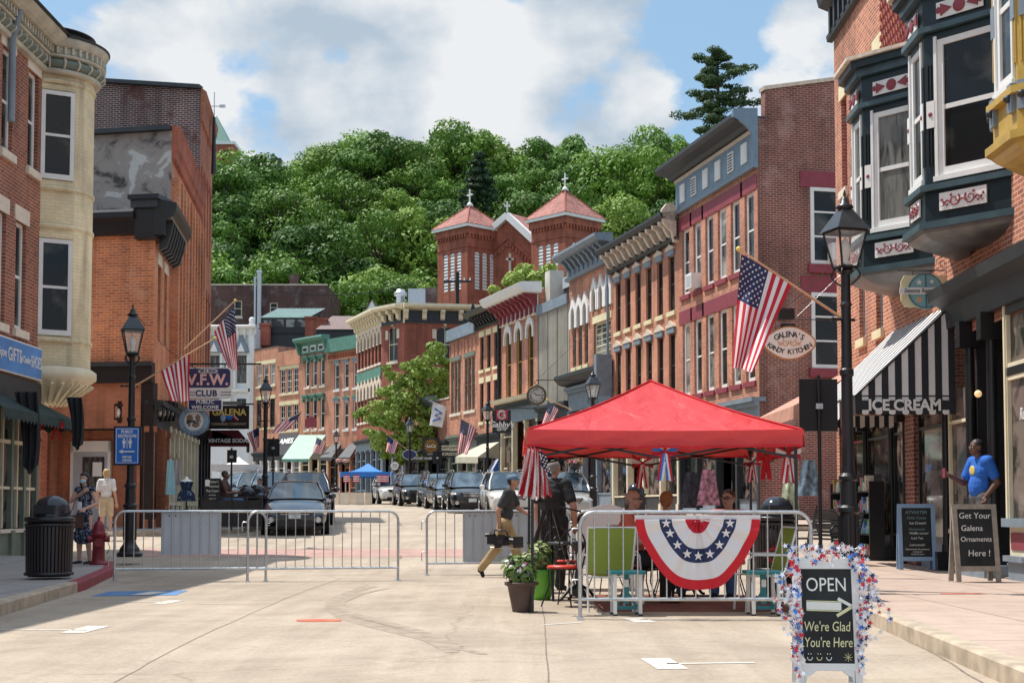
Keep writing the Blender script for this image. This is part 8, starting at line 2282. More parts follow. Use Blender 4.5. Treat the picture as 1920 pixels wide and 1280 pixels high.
 for sx in(-1,1):
  inst('headlight',cached(('hl',kind,sx),lambda:head(sx)),r)
  inst('fog_lamp',cached(('fl',kind,sx),lambda:MB().cyl((sx*.62,-Lh+.02,.42),(sx*.62,-Lh+.1,.42),.055,.055,12,M['headlight']).tube([(sx*.62+.07*cos(2*pi*i/12),-Lh+.02,.42+.07*sin(2*pi*i/12))for i in range(12)],.01,M['chrome'],5,closed=True).mesh('fog_lamp')),r)
 def grille():
  b=MB();b.prism([(-.48,zf+.05),(.48,zf+.05),(.36,zf-.14),(-.36,zf-.14)],lambda u,v,t:(u,t-abs(u)*-.08,v),-Lh-.02,-Lh+.12,M['black'])
  for k in range(3 if suv else 2):b.box(-.42+k*.03,.42-k*.03,-Lh-.035,-Lh-.0,zf+.02-k*.06,zf+.035-k*.06,M['chrome'])
  b.tube([(.09*cos(2*pi*i/16),-Lh-.04,zf-.02+.055*sin(2*pi*i/16))for i in range(16)],.012,M['chrome'],5,closed=True);b.tube([(.035*cos(2*pi*i/12),-Lh-.045,zf-.02+.05*sin(2*pi*i/12))for i in range(12)],.008,M['chrome'],5,closed=True)
  b.box(-.5,.5,-Lh-.01,-Lh+.2,.24,.40,M['black']);b.box(-.8,.8,-Lh+.04,-Lh+.3,.18,.25,M['blackm']);return b.mesh('grille')
 inst('grille',cached(('gr',kind),grille),r)
 if plate:inst('licence_plate',cached(('lp',kind),lambda:MB().box(-.16,.16,-Lh-.035,-Lh-.015,.46,.60,M['plate']).mesh('licence_plate')),r)
 inst('door_line',cached(('dl',kind),lambda:_dl(W,hb)),r)
 return r
def _dl(W,hb):
 b=MB()
 for sx in(-1,1):
  for y in(-.85,.2,1.25):b.beam((sx*(W+.001),y,.32),(sx*(W*.99),y,hb-.06),.006,.012,M['black'],up=(sx,0,0))
  for y in(.02,1.05):b.box(sx*(W-.01),sx*(W+.03),y-.09,y+.09,hb-.2,hb-.17,M['chrome'])
 return b.mesh('door_line')
car(553,36.9,-.13,'sedan','navy','dark navy sedan parked facing us behind the steel barrier')
car(569,43.4,-.12,'suv','navy','dark large suv parked right behind the navy sedan')
car(507,52.5,-.14,'suv','grey','dark grey suv behind the left lamp post')
car(478,58.5,-.15,'suv','blue','pale blue grey suv beside the left pavement seating')
car(452,66,-.16,'suv','black','black suv farthest back in the left parked line')
car(743,77,-.22,'suv','white','cream white suv at the far left of the right parked line, by the concrete blocks')
car(786,71,-.2,'suv','black','black suv with a silver grille beside the cream white suv')
car(838,66,-.2,'suv','grey','dark grey suv in the middle of the right parked line')
car(857,61.5,-.2,'sedan','black','small black sedan between the grey suv and the big black suv')
car(886,55.8,-.13,'suv','black','big black suv left of the walking cameraman')
car(965,50,-.12,'suv','white','bright white suv partly hidden by the walking cameraman')
car(1066,45.2,-.04,'suv','silver','silver suv seen under the left side of the red canopy')
# ================================================================ people
def skin(n,c):return pm('skin_'+n,c,.5,var=.06)
M['sk_light']=skin('light',(.58,.33,.24));M['sk_red']=skin('ruddy',(.50,.29,.22));M['sk_brown']=skin('brown',(.14,.065,.04));M['sk_mid']=skin('mid',(.42,.22,.15))  # sk_red: even reddish skin tone of the people seated under the canopy
def cl(n,c):return pm('cloth_'+n,c,.85,var=.14,scale=9,bump=1.0,detail=2)
M['c_charcoal']=cl('charcoal',(.035,.037,.042));M['c_khaki']=cl('khaki',(.40,.28,.14));M['c_black']=cl('black',(.014,.014,.016));M['c_white']=cl('white',(.72,.72,.72));M['c_beige']=cl('beige',(.55,.44,.30))
M['c_blue']=cl('royal_blue',(.02,.13,.52));M['c_grey']=cl('grey',(.11,.11,.12));M['c_pink']=cl('salmon',(.62,.22,.20));M['c_denim']=cl('denim',(.06,.13,.26));M['c_brown']=cl('brown',(.10,.05,.04));M['c_floral']=glassm('cloth_navy_floral',(.025,.03,.05),blot=(.22,.24,.30),rough=.9,scale=26,lo=.55,hi=.62,spec=.05);M['c_coral']=cl('coral',(.60,.15,.10))
M['hair_dark']=pm('dark_hair',(.016,.012,.010),.5,var=.3);M['hair_blond']=pm('blond_hair',(.50,.34,.16),.5,var=.3);M['hair_red']=pm('auburn_hair',(.30,.13,.05),.5,var=.3);M['hair_brown']=pm('brown_hair',(.08,.03,.015),.6,var=.3);M['hair_grey']=pm('grey_hair',(.25,.22,.20),.6,var=.3);M['cap_blue']=pm('faded_blue_cap',(.10,.16,.24),.8,var=.1)
def blob(parts,name,mat_,vox=.007,sm=3):
 b=MB()
 for p in parts:
  if len(p)==2:b.ball(p[0],p[1],mat_,16,10)
  else:
   a,c,ra,rb=p;b.cyl(a,c,ra,rb,14,mat_,smooth=True);b.ball(a,ra,mat_,14,8);b.ball(c,rb,mat_,14,8)
 me=b.mesh(name)
 r=bake(me,[('REMESH',dict(mode='VOXEL',voxel_size=vox,use_smooth_shade=True)),('SMOOTH',dict(factor=.5,iterations=sm))],name)
 r.materials.clear();r.materials.append(mat_);return r
def person(label,loc,rz,H,J,top,bottom,sk,hair=('short','hair_dark'),sleeve=.45,legs='long',shoe='c_black',build=1.0,headturn=0,extras=None,group=None,skirt=None):
 """local frame: x to the person's left, y backwards, z up; faces -y. J overrides joints (units of height)"""
 D=dict(pelvis=(0,0,.53),chest=(0,0,.72),neck=(0,0,.83),head=(0,-.012,.925),shl=(.105,0,.805),shr=(-.105,0,.805),ell=(.14,.01,.63),elr=(-.14,.01,.63),wrl=(.145,-.03,.475),wrr=(-.145,-.03,.475),hil=(.05,0,.52),hir=(-.05,0,.52),knl=(.055,-.01,.285),knr=(-.055,-.01,.285),anl=(.055,.01,.045),anr=(-.055,.01,.045),tol=None,tor=None)
 D.update(J);V_={k:(Vector(v)*H if v else None)for k,v in D.items()};k=H*build
 r=empty('person',loc,rz,label,'person',group)
 S=lambda f:f*k
 Vp,Vc,Vn,Vh=V_['pelvis'],V_['chest'],V_['neck'],V_['head']
 P_=[(Vp,(S(.085),S(.06),S(.055))),(Vp.lerp(Vc,.5),(S(.078),S(.055),S(.07))),(Vc,(S(.088),S(.06),S(.07))),(V_['shl'],V_['shr'],S(.034),S(.034)),(Vc.lerp(Vn,.5),(S(.085),S(.045),S(.04))),(Vn-Vector((0,0,.02*H)),Vh-Vector((0,0,.03*H)),H*.030,H*.028)]
 hr=H*.0625;hd=Vh
 Rh=Matrix.Rotation(headturn,3,'Z');hv=lambda x,y,z:hd+Rh@Vector((x*hr,y*hr,z*hr))
 P_+=[(hv(0,.08,.16),(hr*.74,hr*.86,hr*.84)),(hv(0,-.22,-.42),(hr*.54,hr*.56,hr*.55)),(hv(0,-.42,-.82),(hr*.30,hr*.26,hr*.22)),(hv(0,-.72,.02),hv(0,-.92,-.28),hr*.08,hr*.13),(hv(0,-.70,-.60),(hr*.24,hr*.12,hr*.09)),(hv(0,-.62,.22),(hr*.5,hr*.16,hr*.1))]
 for sx in(-1,1):P_+=[(hv(sx*.76,.05,-.05),(hr*.08,hr*.2,hr*.27))]
 hands=[]
 for s_,sx in(('l',1),('r',-1)):
  sh,el,wr=V_['sh'+s_],V_['el'+s_],V_['wr'+s_]
  P_+=[(sh,el,S(.030),S(.023)),(el,wr,S(.024),S(.016))]
  d=(wr-el).normalized();pal=wr+d*H*.03;sd=d.cross(Vector((0,-1,.15))).normalized()
  if sd.length<.1:sd=Vector((1,0,0))
  P_+=[(wr,pal,H*.016,H*.017),(pal+sd*H*.008,pal-sd*H*.008,H*.014,H*.014)]
  nn=d.cross(sd)
  for j,(o_,ln)in enumerate(((-.0165,.036),(-.0055,.043),(.0055,.040),(.0165,.031))):
   a=pal+sd*H*o_+d*H*.010;m_=a+d*H*ln*.55+nn*H*.004*(j-1);e_=m_+(d*.7-Vector((0,0,.0))+nn*.6).normalized()*H*ln*.5
   P_+=[(a,m_,H*.0052,H*.0048),(m_,e_,H*.0048,H*.004)]
  P_+=[(wr+d*H*.01-sd*H*.012,wr+d*H*.03-sd*H*.030,H*.006,H*.0055),(wr+d*H*.03-sd*H*.030,wr+d*H*.048-sd*H*.031,H*.0055,H*.005)]
  hi,kn,an=V_['hi'+s_],V_['kn'+s_],V_['an'+s_]
  P_+=[(hi,kn,S(.052),S(.034)),(kn,kn.lerp(an,.35),S(.033),S(.034)),(kn.lerp(an,.35),an,S(.034),S(.019))]
  to=V_['to'+s_]or an+Vector((0,-.085*H,-.030*H))
  P_+=[(an,an+Vector((0,.01*H,-.022*H)),H*.018,H*.02),(an+Vector((0,0,-.025*H)),to,H*.02,H*.016)]
 inst('body',blob(P_,'body',M[sk],.0065,3),r)
 fm_=MB()
 for sx in(-1,1):
  fm_.ball(hv(sx*.33,-.76,.02),(hr*.12,hr*.07,hr*.07),M['flag_white'],8,6);fm_.ball(hv(sx*.33,-.81,.02),(hr*.06,hr*.05,hr*.06),M['black'],8,6);fm_.beam(hv(sx*.18,-.82,.22),hv(sx*.5,-.74,.22),hr*.07,hr*.05,M[hair[1]])
 fm_.beam(hv(-.2,-.83,-.58),hv(.2,-.83,-.58),hr*.05,hr*.06,M['maroon']);fm_.build('face',r)
 e=H*.008
 T=[(Vp,(S(.085)+e,S(.062)+e,S(.05)+e)),(Vp.lerp(Vc,.5),(S(.08)+e,S(.06)+e,S(.075)+e)),(Vc,(S(.09)+e,S(.063)+e,S(.072)+e)),(V_['shl'],V_['shr'],S(.036)+e,S(.036)+e),(Vc.lerp(Vn,.5),(S(.087)+e,S(.048)+e,S(.04)+e)),(Vn-Vector((0,0,.03*H)),Vn-Vector((0,0,.004*H)),H*.038,H*.037)]
 if build>1.08:T+=[(Vp.lerp(Vc,.4)+Vector((0,-.012*H,0)),(S(.082),S(.075),S(.11)))]
 for s_ in 'lr':
  sh,el,wr=V_['sh'+s_],V_['el'+s_],V_['wr'+s_]
  if sleeve>0:T+=[(sh,sh.lerp(el,min(1,sleeve*1.5)),S(.034)+e,S(.029)+e)]
  if sleeve>.9:T+=[(el,el.lerp(wr,.92),S(.027)+e,S(.02)+e)]
 if skirt:
  mid=V_['knl'].lerp(V_['knr'],.5);q_=Vp.lerp(mid,skirt);T+=[(Vp,(S(.105),S(.08),S(.07))),(Vp,q_,S(.098),S(.098)),(q_+Vector((.035*H,0,0)),q_-Vector((.035*H,0,0)),S(.098),S(.098))]
 inst('shirt' if not skirt else 'dress',blob(T,'shirt',M[top],.008,3),r)
 if not skirt:
  B2=[(Vp,(S(.088)+e,S(.064)+e,S(.06))),(V_['hil'],V_['hir'],S(.056)+e,S(.056)+e)]
  for s_ in 'lr':
   hi,kn,an=V_['hi'+s_],V_['kn'+s_],V_['an'+s_]
   if legs=='long':B2+=[(hi,kn,S(.054)+e,S(.038)+e),(kn,an,S(.038)+e,S(.028)+e)]
   else:B2+=[(hi,kn.lerp(hi,.1),S(.054)+e,S(.046)+e)]
  inst('trousers',blob(B2,'trousers',M[bottom],.008,3),r)
 for s_ in 'lr':
  an=V_['an'+s_];to=V_['to'+s_]or an+Vector((0,-.085*H,-.030*H));inst('shoe',blob([(an+Vector((0,.012*H,-.02*H)),H*.024),(an+Vector((0,0,-.022*H)),to,H*.022,H*.019)],'shoe',M[shoe],.007,2),r)
 hk,hm=hair;hp=[(hv(0,.16,.30),(hr*.80,hr*.86,hr*.80))]
 if hk=='short':hp+=[(hv(0,.4,-.05),(hr*.7,hr*.55,hr*.6))]
 if hk=='bob':hp+=[(hv(0,.45,-.2),(hr*.8,hr*.55,hr*.75)),(hv(0,.1,.5),(hr*.86,hr*.86,hr*.62)),(hv(-.7,.15,-.15),(hr*.25,hr*.5,hr*.6)),(hv(.7,.15,-.15),(hr*.25,hr*.5,hr*.6))]
 if hk=='long':hp+=[(hv(0,.5,-.3),(hr*.85,hr*.5,hr*.9)),(hv(-.5,.45,-1.2),(hr*.42,hr*.35,hr*1.4)),(hv(.3,.5,-1.1),(hr*.4,hr*.3,hr*1.2)),(hv(0,-.35,.62),(hr*.62,hr*.4,hr*.32)),(hv(-.78,.12,-.5),(hr*.2,hr*.35,hr*.9)),(hv(.78,.12,-.4),(hr*.18,hr*.32,hr*.8))]
 if hk=='pony':hp+=[(hv(0,.5,-.1),(hr*.72,hr*.5,hr*.7)),(hv(0,.9,-.1),hv(0,1.0,-1.1),hr*.3,hr*.12)]
 if hk=='bald':hp=[(hv(0,.55,-.2),(hr*.72,hr*.42,hr*.42))]
 if hk!='none':inst('hair',blob(hp,'hair',M[hm],.007,2),r)
 if extras:extras(r,hv,hr,V_,H)
 return r
def glasses(r,hv,hr,dark):
 b=MB()
 for sx in(-1,1):
  if dark:b.ball(hv(sx*.33,-.86,.04),(hr*.26,hr*.07,hr*.17),M['black_gloss'],10,6)
  else:b.tube([hv(sx*.33+.25*cos(2*pi*i/12),-.88,.02+.17*sin(2*pi*i/12))for i in range(12)],hr*.035,M['black'],5,closed=True)
  b.tube([hv(sx*.55,-.85,.06),hv(sx*.8,-.1,.06)],hr*.035,M['black'],5)
 b.tube([hv(-.1,-.92,.05),hv(.1,-.92,.05)],hr*.035,M['black'],5);b.build('glasses',r)
def cap(r,hv,hr,mat_):
 inst('cap',blob([(hv(0,.1,.42),(hr*.86,hr*.95,hr*.66)),(hv(0,-.85,.40),(hr*.55,hr*.5,hr*.08))],'cap',M[mat_],.006,1),r)
def ex1(r,hv,hr,V_,H):
 cap(r,hv,hr,'cap_blue')
 MB().tube([V_['wrr']+Vector((.02*cos(a*.5),.03*sin(a*.5),-.01))for a in range(13)],.008,M['black'],5).build('watch',r)
p=Vector((X(946,23.3),23.3,g(23.3)+.004))
person('walking cameraman in a charcoal polo, khaki trousers and faded blue cap',p,pi/2-.12,1.77,dict(pelvis=(0,.0,.505),chest=(0,-.03,.70),neck=(0,-.055,.815),head=(0,-.085,.905),shl=(.10,-.05,.79),shr=(-.10,-.04,.79),elr=(-.125,.045,.625),wrr=(-.12,.03,.475),ell=(.12,-.12,.65),wrl=(.10,-.23,.585),hil=(.05,0,.50),hir=(-.05,0,.50),knr=(-.05,.06,.285),anr=(-.05,.215,.085),tor=(-.05,.20,.017),knl=(.05,-.10,.29),anl=(.05,-.13,.05)),'c_charcoal','c_khaki','sk_mid',('short','hair_dark'),extras=ex1,build=1.04)
r=empty('video_camera',P(942,1012,23.0),-.45,'black shoulder video camera carried low by the walking cameraman','video camera')
MB().box(-.14,.12,-.06,.06,-.09,.07,M['black']).box(-.26,-.14,-.05,.05,-.07,.10,M['blackm']).box(-.05,.05,-.075,-.06,-.05,.05,M['dark_trim']).box(-.1,-.02,-.09,.0,-.13,-.09,M['blackm']).build('body',r)
MB().cyl((.12,0,-.01),(.24,0,-.03),.055,.06,14,M['black']).box(.24,.34,-.09,.09,-.12,.06,M['blackm']).build('lens_hood',r)
MB().tube([(-.16,0,.08),(-.14,0,.16),(.06,0,.16),(.1,0,.08)],.014,M['black'],6).tube([(-.2,-.05,-.12),(.3,-.05,-.14)],.01,M['galv'],6).build('handle',r)
MB().box(-.02,.10,-.12,-.09,.0,.09,M['black']).cyl((-.3,-.02,.08),(-.22,-.02,.08),.03,.03,8,M['black']).tube([(-.2,-.06,.1),(-.1,-.1,.2),(.0,-.08,.12)],.006,M['black'],4).build('viewfinder',r)
p=Vector((X(1038,19.6),19.6,g(19.6)+.004))
person('man all in black standing behind the draped flags, hand at his hip',p,pi-.5,1.84,dict(wrr=(-.155,-.05,.50),elr=(-.185,.03,.63)),'c_black','c_black','sk_mid',('short','hair_grey'),build=1.16)
def ex2(r,hv,hr,V_,H):
 inst('face_mask',blob([(hv(0,-.5,-.5),(hr*.60,hr*.45,hr*.42))],'face_mask',pm('pale_blue_mask',(.38,.60,.68),.8,var=.03),.005,2),r)
 MB().box(V_['wrl'].x-.09,V_['wrl'].x-.02,V_['wrl'].y-.10,V_['wrl'].y-.085,V_['wrl'].z-.02,V_['wrl'].z+.12,M['signwhite']).build('phone',r)
person('woman in a sleeveless navy floral dress and pale blue mask, holding a phone',(X(160,24.9),24.9,.154),-.35,1.66,dict(shl=(.09,0,.80),shr=(-.09,0,.80),elr=(-.15,-.04,.68),wrr=(.03,-.075,.775),ell=(.155,.0,.65),wrl=(.10,-.12,.60),knl=(.06,-.015,.285),anl=(.075,0,.045),anr=(-.06,.0,.045)),'c_floral','c_floral','sk_light',('long','hair_dark'),sleeve=0,skirt=.92,build=.92,shoe='c_black',extras=ex2)
r=empty('handbag',(X(150,24.9),24.75,.154+.78),0,'brown shoulder bag hanging at the masked woman side','bag')
MB().box(-.13,.13,-.04,.04,-.13,.1,M['c_brown']).build('bag',r);MB().tube([(-.12,0,.1),(-.05,.06,.35),(.07,.1,.58)],.007,M['c_brown'],5).build('strap',r)
person('blond woman in white shirt and beige shorts walking away, seen from behind',(X(200,34.8),34.8,g(34.8)+.15),pi+.05,1.66,dict(shl=(.092,0,.80),shr=(-.092,0,.80),ell=(.125,.02,.64),elr=(-.125,.02,.64),knl=(.05,.01,.285),anl=(.05,.05,.07),knr=(-.05,-.04,.285),anr=(-.05,-.06,.045)),'c_white','c_beige','sk_light',('bob','hair_blond'),legs='short',shoe='c_white',sleeve=.5,build=.98)
def ex3(r,hv,hr,V_,H):
 MB().box(V_['wrr'].x-.02,V_['wrr'].x+.05,V_['wrr'].y-.13,V_['wrr'].y-.115,V_['wrr'].z-.02,V_['wrr'].z+.12,M['maroon']).build('phone',r)
 c=V_['chest']+Vector((.0,-.138,.03));MB().ball(c,(.07,.012,.07),M['gold'],16,8).build('shirt_emblem',r)
MB().box(6.75,8.1,19.9,21.0,.15,.33,M['grey_trim']).build('doorstep',label='grey doorstep under the man in the blue shirt',cat='step')
person('man in a bright blue t-shirt looking at a red phone in the doorway',(X(1836,20.35)+.02,20.35,.335),-pi/2+.25,1.86,dict(head=(0,-.035,.918),elr=(-.15,-.06,.64),wrr=(-.10,-.20,.69),ell=(.15,.05,.64),wrl=(.115,-.03,.53)),'c_blue','c_grey','sk_brown',('short','hair_dark'),build=1.12,extras=ex3)
def seated(label,x,y,rz,top,bottom,sk,hair,ht=0,ex=None,build=1.05,H=1.74,lean=0,z=None):
 s=.46/H;return person(label,(x,y,(g(y)+.004)if z is None else z),rz,H,dict(pelvis=(0,.02,s+.05),chest=(0,.04-lean*.4,s+.24),neck=(0,.03-lean,s+.35),head=(0,.01-lean*1.2,s+.445),shl=(.105,.03-lean,s+.325),shr=(-.105,.03-lean,s+.325),ell=(.14,-.05-lean,s+.16),elr=(-.14,-.05-lean,s+.16),wrl=(.09,-.18-lean,s+.17),wrr=(-.09,-.18-lean,s+.17),hil=(.05,0,s+.035),hir=(-.05,0,s+.035),knl=(.065,-.235,s+.035),knr=(-.065,-.235,s+.035),anl=(.06,-.22,.045),anr=(-.06,-.22,.045)),top,bottom,sk,hair,headturn=ht,extras=ex,build=build)
seated('seated man in a coral shirt and dark sunglasses, turned to the right',X(1190,17.0),17.0,pi/2-.3,'c_coral','c_black','sk_red',('bald','hair_grey'),ex=lambda r,hv,hr,V_,H:glasses(r,hv,hr,True),build=1.12,H=1.78)
seated('seated woman with a tied back auburn ponytail, seen from behind',X(1252,17.5),17.6,pi-.3,'c_coral','c_denim','sk_red',('pony','hair_red'),H=1.76)
seated('seated man in glasses and a salmon shirt facing us',X(1367,18.0),18.1,-.35,'c_pink','c_denim','sk_red',('short','hair_brown'),ex=lambda r,hv,hr,V_,H:glasses(r,hv,hr,False),H=1.82,ht=-.3)
seated('man in dark clothes and jeans seated at the left pavement cafe',X(424,38.8),38.8,pi/2,'c_brown','c_denim','sk_brown',('short','hair_dark'),H=1.8,z=g(38.8)+.35)
seated('person in a dark maroon top seated low beside the parked sedan',X(487,42.5),42.5,-.4,'c_brown','c_black','sk_mid',('short','hair_dark'),z=g(42.5)+.15)
for(px,Y,rz,zz)in((424,38.8,pi/2,.35),(487,42.5,-.4,.15)):
 r=empty('cafe_stool',(X(px,Y),Y,g(Y)+.15),rz,['stool under the man in jeans at the left cafe','stool under the person beside the parked sedan'][px>450],'stool');h_=.44+zz-.15
 MB().cyl((0,0,h_-.04),(0,0,h_),.18,.18,16,M['black']).build('seat',r)
 for k in range(4):a=k*pi/2+.4;MB().tube([(.1*cos(a),.1*sin(a),h_-.04),(.18*cos(a),.18*sin(a),0)],.012,M['black'],5).build('leg',r)
person('distant person in a tan cap and face mask behind the white suv',(X(948,57),60,g(60)+.15),-.2,1.74,{},'c_grey','c_black','sk_mid',('short','hair_dark'),extras=lambda r,hv,hr,V_,H:cap(r,hv,hr,'c_beige'))
# ================================================================ trees
def leafmat(name,c,d):
 m,t,b=base_nodes(name)
 b.inputs['Roughness'].default_value=.55;b.inputs['Specular IOR Level'].default_value=.25
 oi=N(t,'ShaderNodeObjectInfo');tcn=N(t,'ShaderNodeTexCoord');nz=N(t,'ShaderNodeTexNoise');nz.inputs['Scale'].default_value=.9;nz.inputs['Detail'].default_value=3
 t.links.new(tcn.outputs['Object'],nz.inputs['Vector'])
 mth=N(t,'ShaderNodeMath',operation='MULTIPLY_ADD');mth.inputs[1].default_value=.75;t.links.new(oi.outputs['Random'],mth.inputs[0]);t.links.new(nz.outputs['Fac'],mth.inputs[2])
 rp=N(t,'ShaderNodeValToRGB');rp.color_ramp.elements[0].position=.4;rp.color_ramp.elements[1].position=1.0;rp.color_ramp.elements[0].color=(*c,1);rp.color_ramp.elements[1].color=(*d,1)
 t.links.new(mth.outputs[0],rp.inputs[0]);t.links.new(rp.outputs[0],b.inputs['Base Color'])
 tr_=N(t,'ShaderNodeBsdfTranslucent');t.links.new(rp.outputs[0],tr_.inputs['Color']);ms=N(t,'ShaderNodeMixShader');ms.inputs[0].default_value=.18
 t.links.new(b.outputs[0],ms.inputs[1]);t.links.new(tr_.outputs[0],ms.inputs[2]);t.links.new(ms.outputs[0],t.nodes['Material Output'].inputs['Surface'])
 return m
M['leaf_wood']=leafmat('woodland_leaves',(.035,.095,.014),(.19,.33,.05));M['leaf_street']=leafmat('street_tree_leaves',(.20,.30,.05),(.36,.46,.10));M['needles']=leafmat('dark_needles',(.018,.040,.020),(.035,.07,.03));M['needles2']=leafmat('pine_needles',(.045,.09,.035),(.08,.13,.05));M['bark']=pm('bark',(.09,.065,.05),.9,var=.3)
def clump(vs,fs,c,r,n,sz,rnd,fl=.75):
 for i in range(n):
  t=rnd.uniform(-.75,1);a=rnd.uniform(0,2*pi);q=sqrt(max(0,1-t*t));d=Vector((q*cos(a),q*sin(a),t))
  p=Vector(c)+Vector((d.x*r,d.y*r,d.z*r*fl))*rnd.uniform(.72,1.06);s=sz*rnd.uniform(.6,1.35)
  n_=(d+Vector((rnd.uniform(-.6,.6),rnd.uniform(-.6,.6),rnd.uniform(-.4,.7)))).normalized();u=n_.cross(Vector((rnd.uniform(-1,1),rnd.uniform(-1,1),.3))).normalized();v=n_.cross(u)
  k=len(vs);vs+=[p-u*s,p-v*s*.6,p+u*s,p+v*s*.6];fs.append((k,k+1,k+2,k+3))
def crown_mesh(rx,rz_,nc,cr,nl,sz,seed,mat_,z0=0,holes=.0,flat=.75):
 rnd=random.Random(seed);vs=[];fs=[]
 for i in range(nc):
  t=-1+2*(i+.5)/nc if i%4 else rnd.uniform(-.2,1);t=max(-.7,t);a=i*2.4+rnd.uniform(-.4,.4);q=sqrt(max(0,1-t*t));rr=rnd.uniform(.72,1.04)
  clump(vs,fs,(q*cos(a)*rx*rr,q*sin(a)*rx*rr,z0+t*rz_*rr),cr*rnd.uniform(.6,1.35),nl,sz,rnd,flat)
 b=MB();b.add(vs,fs,mat_);return b.mesh('crown')
def tree(label,loc,me,tr_h,r0,group=None,name='broadleaf_tree',sc=1.0,rz=0):
 r=empty(name,loc,rz,label,'tree',group);r.scale=(sc,)*3
 inst('crown',me,r,(0,0,tr_h))
 def tk():
  b=MB();b.tube([(0,0,-1),(.1*r0,0,tr_h*.5),(0,.2*r0,tr_h),(.3*r0,0,tr_h+2.5)],[r0,r0*.75,r0*.55,r0*.2],M['bark'],8)
  for k in range(6):a=k*1.05;b.tube([(0,0,tr_h*.7+k*.25),(1.2*cos(a),1.2*sin(a),tr_h+.6+k*.2),(2.3*cos(a),2.3*sin(a),tr_h+1.6+k*.3)],[r0*.4,r0*.25,r0*.08],M['bark'],5)
  return b.mesh('trunk')
 inst('trunk',cached(('tk',tr_h,r0),tk),r);return r
M['leaf_deep']=leafmat('deep_green_leaves',(.028,.08,.016),(.13,.25,.045));M['leaf_lime']=leafmat('fresh_green_leaves',(.05,.12,.015),(.22,.34,.055))
CR=[crown_mesh(rx,rz,nc,cr,330,.16,s,M[mm])for rx,rz,nc,cr,s,mm in((2.7,3.2,19,1.15,1,'leaf_wood'),(3.2,3.0,22,1.3,2,'leaf_lime'),(2.4,3.8,18,1.1,3,'leaf_deep'),(2.9,3.4,17,1.45,4,'leaf_wood'),(2.5,3.0,14,1.3,5,'leaf_lime'),(3.0,3.6,20,1.25,6,'leaf_deep'))]
rnd=random.Random(11);cnt=0
for j in range(18):
 Yb=130+j*5.0
 for i in range(26):
  x=-64+i*5.0+(j%2)*2.5+rnd.uniform(-1.1,1.1);y=Yb+rnd.uniform(-1.6,1.6);px=960+x/y*FPX
  if px<375 or px>1310:continue
  if px<640 and y<152:continue
  if 800<px<1150 and y<162:continue
  if px>1140 and y<150:continue
  if 440<px<590 and y>213:continue
  if px<440 and y>215:continue
  if abs(px-900)<26 and 178<y<192:continue
  zz=hill(x,y)
  sc=rnd.uniform(.8,1.7)*(1.0+.1*(y>190));cnt+=1
  tree('green broadleaf tree in the wood on the hillside behind the town',(x,y,zz),CR[rnd.randrange(6)],5.0,.28,'trees of the hillside wood',sc=sc,rz=rnd.uniform(0,6.28))
print('hill trees',cnt)
def spruce():
 rd=random.Random(4);vs=[];fs=[]
 for i in range(13):
  t=i/12;rr=4.2*(1-t)**.85+.25;nb=8 if t<.8 else 5
  for k in range(nb):
   a=2*pi*k/nb+i*.7+rd.uniform(-.2,.2)
   for m_ in range(4):q=rr*(m_+1)/4*rd.uniform(.8,1.1);clump(vs,fs,(q*cos(a),q*sin(a),t*10.5-.35*q+rd.uniform(-.25,.25)),.5,24,.2,rd,.5)
 b=MB();b.add(vs,fs,M['needles']);return b.mesh('crown')
x=X(898,184);tree('dark pointed spruce standing out above the wood behind the church',(x,184,hill(x,184)+2),spruce(),3.5,.25,name='spruce_tree',sc=1.15)
def pine():
 rd=random.Random(9);vs=[];fs=[];tw=MB()
 for i in range(34):
  t=i/33;z=t*11.5+rd.uniform(-.4,.4);a=i*2.4+rd.uniform(-.6,.6);ln=(1-t**3*.62)*6.3*rd.uniform(.35,1.08)
  tw.tube([(0,0,z),(ln*.5*cos(a),ln*.5*sin(a),z+.5),(ln*cos(a),ln*sin(a),z+.7)],[.1,.06,.02],M['bark'],4)
  for m_ in range(5):q=ln*(.35+.65*m_/4);clump(vs,fs,(q*cos(a)+rd.uniform(-.4,.4),q*sin(a)+rd.uniform(-.4,.4),z+.75+rd.uniform(-.2,.35)),.95*(1-.2*t)*rd.uniform(.75,1.35),125,.16,rd,.42)
 tw.tube([(0,0,-12),(0,0,6),(0,0,12)],[.45,.25,.06],M['bark'],8)
 b=MB();b.add(vs,fs,M['needles2']);return b.mesh('crown'),tw.mesh('trunk')
cm_,tm_=pine();x=X(1352,190);zt_=Z(1365,104,190)
r=empty('pine_tree',(x,190,zt_-13),0,'tall open pine with flat layered branches above the slate blue cornice building','tree');r.scale=(1.08,)*3
inst('crown',cm_,r);inst('trunk',tm_,r)
rd=random.Random(21);vs=[];fs=[]
zz=lambda py:Z(757,py,87)-g(87)
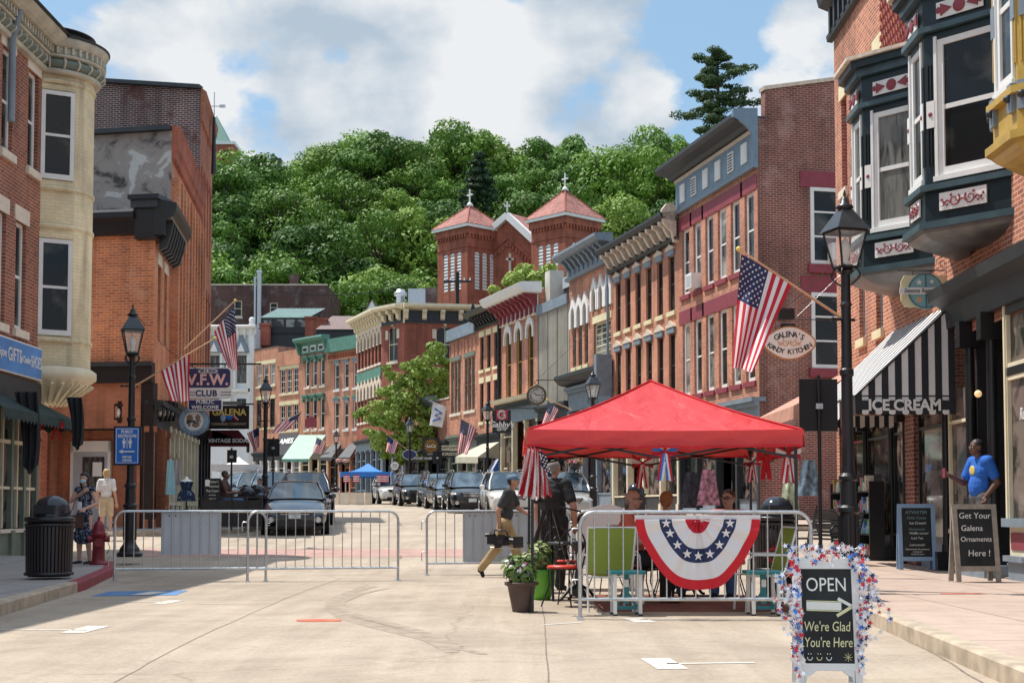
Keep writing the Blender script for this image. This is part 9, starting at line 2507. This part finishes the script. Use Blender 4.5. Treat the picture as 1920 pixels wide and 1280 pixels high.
for(px,py,rr)in((815,665,.8),(800,690,1.0),(780,700,.9),(830,705,1.0),(760,710,.9),(742,715,.7),(790,730,1.3),(820,740,1.2),(755,745,1.1),(725,740,.8),(715,765,.9),(745,775,1.2),(785,770,1.4),(815,775,1.1),(700,790,.8),(730,800,1.0),(765,810,1.2),(795,805,1.1),(690,810,.6),(712,825,.8),(745,835,.9),(780,835,1.0),(805,830,.7),(682,778,.5),(770,690,.7),(812,645,.45),(822,652,.4),(838,690,.6),(735,695,.5),(750,860,.6),(720,845,.6),(785,860,.6)):
 for k in range(3):
  c=((px-757)/FPX*87+rd.uniform(-.35,.35),rd.uniform(-1.3,1.5),zz(py)+rd.uniform(-.35,.35));clump(vs,fs,c,rr*.72*rd.uniform(.7,1.1),int(110*rr+30),.13,rd,.7)
b=MB();b.add(vs,fs,M['leaf_street']);r=empty('street_tree',(X(757,87),87,g(87)),0,'leafy light green street tree in front of the large corner building','tree')
inst('crown',b.mesh('crown'),r);b=MB();b.tube([(.3,0,0),(.2,0,2.4),(.1,0,4.5),(.3,0,7)],[.16,.13,.1,.04],M['bark'],8)
for(x_,z_)in((-1.8,5),(1.6,6),(-1.0,7),(1.2,8),(-2.3,4)):b.tube([(.15,0,2.6),(x_*.5,.2,(z_+2.6)/2),(x_,.3,z_)],[.07,.05,.02],M['bark'],5)
b.build('trunk',r)
rd=random.Random(31);vs=[];fs=[]
for(px,py,rr)in((935,545,.7),(950,535,.8),(968,525,1.0),(985,512,1.0),(1000,520,1.1),(975,545,1.0),(1020,520,.9),(1010,540,1.1),(1040,500,.6),(1052,495,.5),(1030,505,.6),(955,552,.9),(990,550,1.1),(925,560,.5)):
 for k in range(2):clump(vs,fs,((px-990)/FPX*96+rd.uniform(-.3,.3),rd.uniform(-1,1),Z(990,py,96)-g(96)+rd.uniform(-.3,.3)),rr*.7,int(120*rr),.15,rd,.7)
b=MB();b.add(vs,fs,M['leaf_street']);r=empty('leafy_tree',(X(990,96),96,g(96)),0,'pale green treetop rising between the red bracket cornice and the church','tree');inst('crown',b.mesh('crown'),r)
MB().tube([(0,0,0),(.1,0,9),(0,0,14.5)],[.22,.16,.06],M['bark'],8).build('trunk',r)
